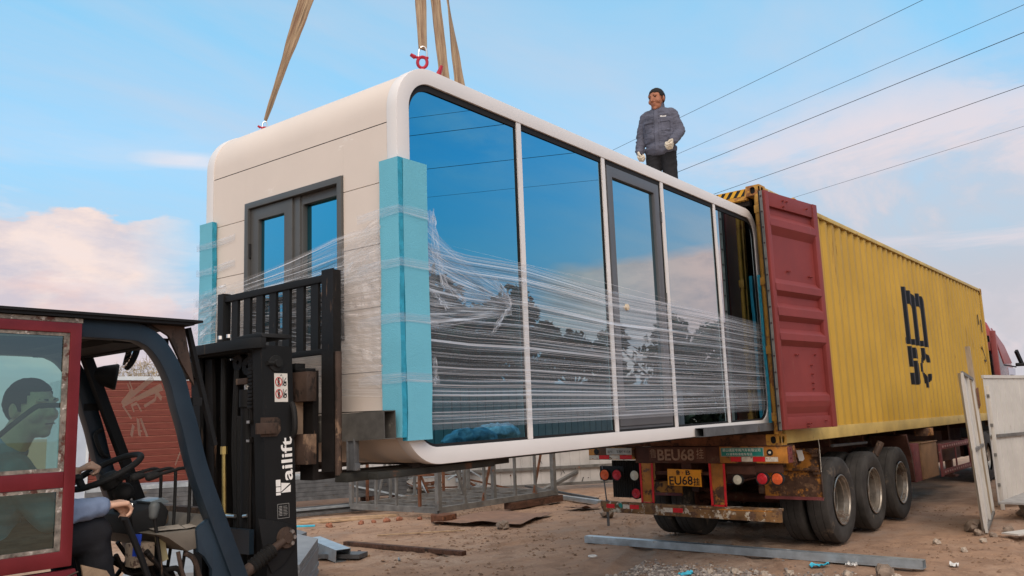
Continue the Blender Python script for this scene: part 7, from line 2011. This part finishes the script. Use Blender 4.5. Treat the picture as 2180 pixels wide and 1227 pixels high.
# ------------------------------------------------------------------ overhead wires
for k, (x0, m) in enumerate(((7.95, 0), (10.1, 1), (11.45, 2), (14.7, 3), (18.05, 4))):
    mb = MB(); pts = []
    for i in range(61):
        y = -70+150*i/60; pts.append((x0+.366*y, y, 8.02+.0000*y*y))
    mb.tube(pts, .0075 if k in (2, 3) else .005, 6)
    names = ['highest overhead wire, passing just above the worker shoulder', 'second overhead wire from the top at the right edge', 'third overhead wire from the top, meeting the worker at his trousers', 'fourth overhead wire from the top, ending at the container corner', 'lowest overhead wire, running down to the container roof']
    tag(mb.build('power_line', 'dark', smooth=True), names[k], 'power line', 'parallel overhead wires')

# goods on the street side that show low in the first pane
def wrapped(x, y, z, l, w, h, label, seed, m):
    mb = MB(); mb.ell((x, y, z+h/2), (l/2, w/2, h/2), seg=40, rings=24); mb.jitter(.06, 6, seed); mb.jitter(.03, 16, seed+2)
    for i, p in enumerate(mb.v): mb.v[i] = V((p.x, p.y, max(p.z, z)))
    tag(mb.build('wrapped_bundle', m, smooth=True, angle=60), label, 'bundle', 'blue wrapped bundles mirrored low in the first pane')
t = thing('board_stack', 'waist high dark board stack under blue bundles, mirrored low in the first glass pane', 'board stack', (1.4, -4.4, G))
for k in range(10):
    mb = MB(); mb.prism([(.2, -3.9, G+.02+k*.115), (2.1, -4.5, G+.02+k*.115), (1.8, -5.3, G+.02+k*.115), (-.1, -4.7, G+.02+k*.115)], (0, 0, .108)); mb.build('board', 'tile', t)
wrapped(.55, -4.35, G+1.17, 1.1, .5, .30, 'dark blue wrapped roll mirrored at the rounded lower corner of the first pane', 3, 'sheet_blue')
wrapped(1.45, -4.55, G+1.17, .9, .6, .36, 'crumpled light blue plastic bundle mirrored at the foot of the first pane', 8, mat('bright_blue_sheet', (.34, .38, .46), .3, 0, .35, 9, 1, 12))

# ------------------------------------------------------------------ the street side, mirrored in the cabin glass
t = thing('corrugated_fence', 'grey corrugated yard fence mirrored in the bottom of the glass wall', 'fence', (2, -7, G))
mb = MB(); sheet_panel(mb, (14, -7.0), (-3.0, -8.2), G, G+2.3, .26, .03); mb.build('fence_sheet', mat('grey_sheet', (.36, .27, .25), .6, 0, .1, 3), t)
mb = MB(); mb.beam((14, -7.0, G+2.33), (-3, -8.2, G+2.33), .06, .05); mb.build('fence_rail', 'steel_grey', t)
def tree(x, y, h, w, seed, label, src=[None]):
    rn = random.Random(seed)
    t = thing('tree', label, 'tree', (x, y, G), 'trees mirrored in the glass wall')
    tk = MB(); tk.tube([(x, y, G), (x+.1, y, G+h*.35), (x+.05, y+.1, G+h*.8)], [.16, .12, .04], 8); cl = []
    for k in range(20):
        a = rn.uniform(0, 6.28); r = w*.45*rn.random()**.5; zz = G+h*rn.uniform(.18, .93); c = V((x+math.cos(a)*r, y+math.sin(a)*r, zz)); cl.append((c, rn.uniform(.45, .9)*w*.24))
        tk.tube([(x+.08, y+.05, G+h*.25+(zz-G)*.3), tuple(c)], [.06, .02], 5)
    tk.build('trunk', 'bark', t)
    mb = MB()
    for c, r in cl:
        for k in range(210):
            d = V((rn.gauss(0, 1), rn.gauss(0, 1), rn.gauss(0, .8))).normalized()*r*rn.random()**.4; p = c+d
            a_ = V((rn.gauss(0, 1), rn.gauss(0, 1), rn.gauss(0, 1))).normalized(); b_ = a_.cross(V((rn.random(), rn.random(), rn.random()))).normalized(); s = rn.uniform(.12, .25)
            mb.add([p-a_*s, p+b_*s*.6, p+a_*s, p-b_*s*.6], [(0, 1, 2, 3)])
    mb.build('crown', 'leaf', t)
for k, (x, y, h, w) in enumerate(((16, -15.5, 6.2, 5.0), (12.5, -14, 5.4, 4.6), (9.2, -13.5, 5.6, 4.4), (6.2, -14.2, 6.0, 4.6), (20, -14.5, 5.4, 4.6), (24.5, -13, 5.6, 5.2), (3.2, -13.5, 5.0, 4.2), (14, -20, 6.6, 5.4), (29.5, -12, 5.6, 5.4))):
    tree(x, y, h, w, k+3, 'dark green tree in the row beyond the street-side fence, seen in the glass')
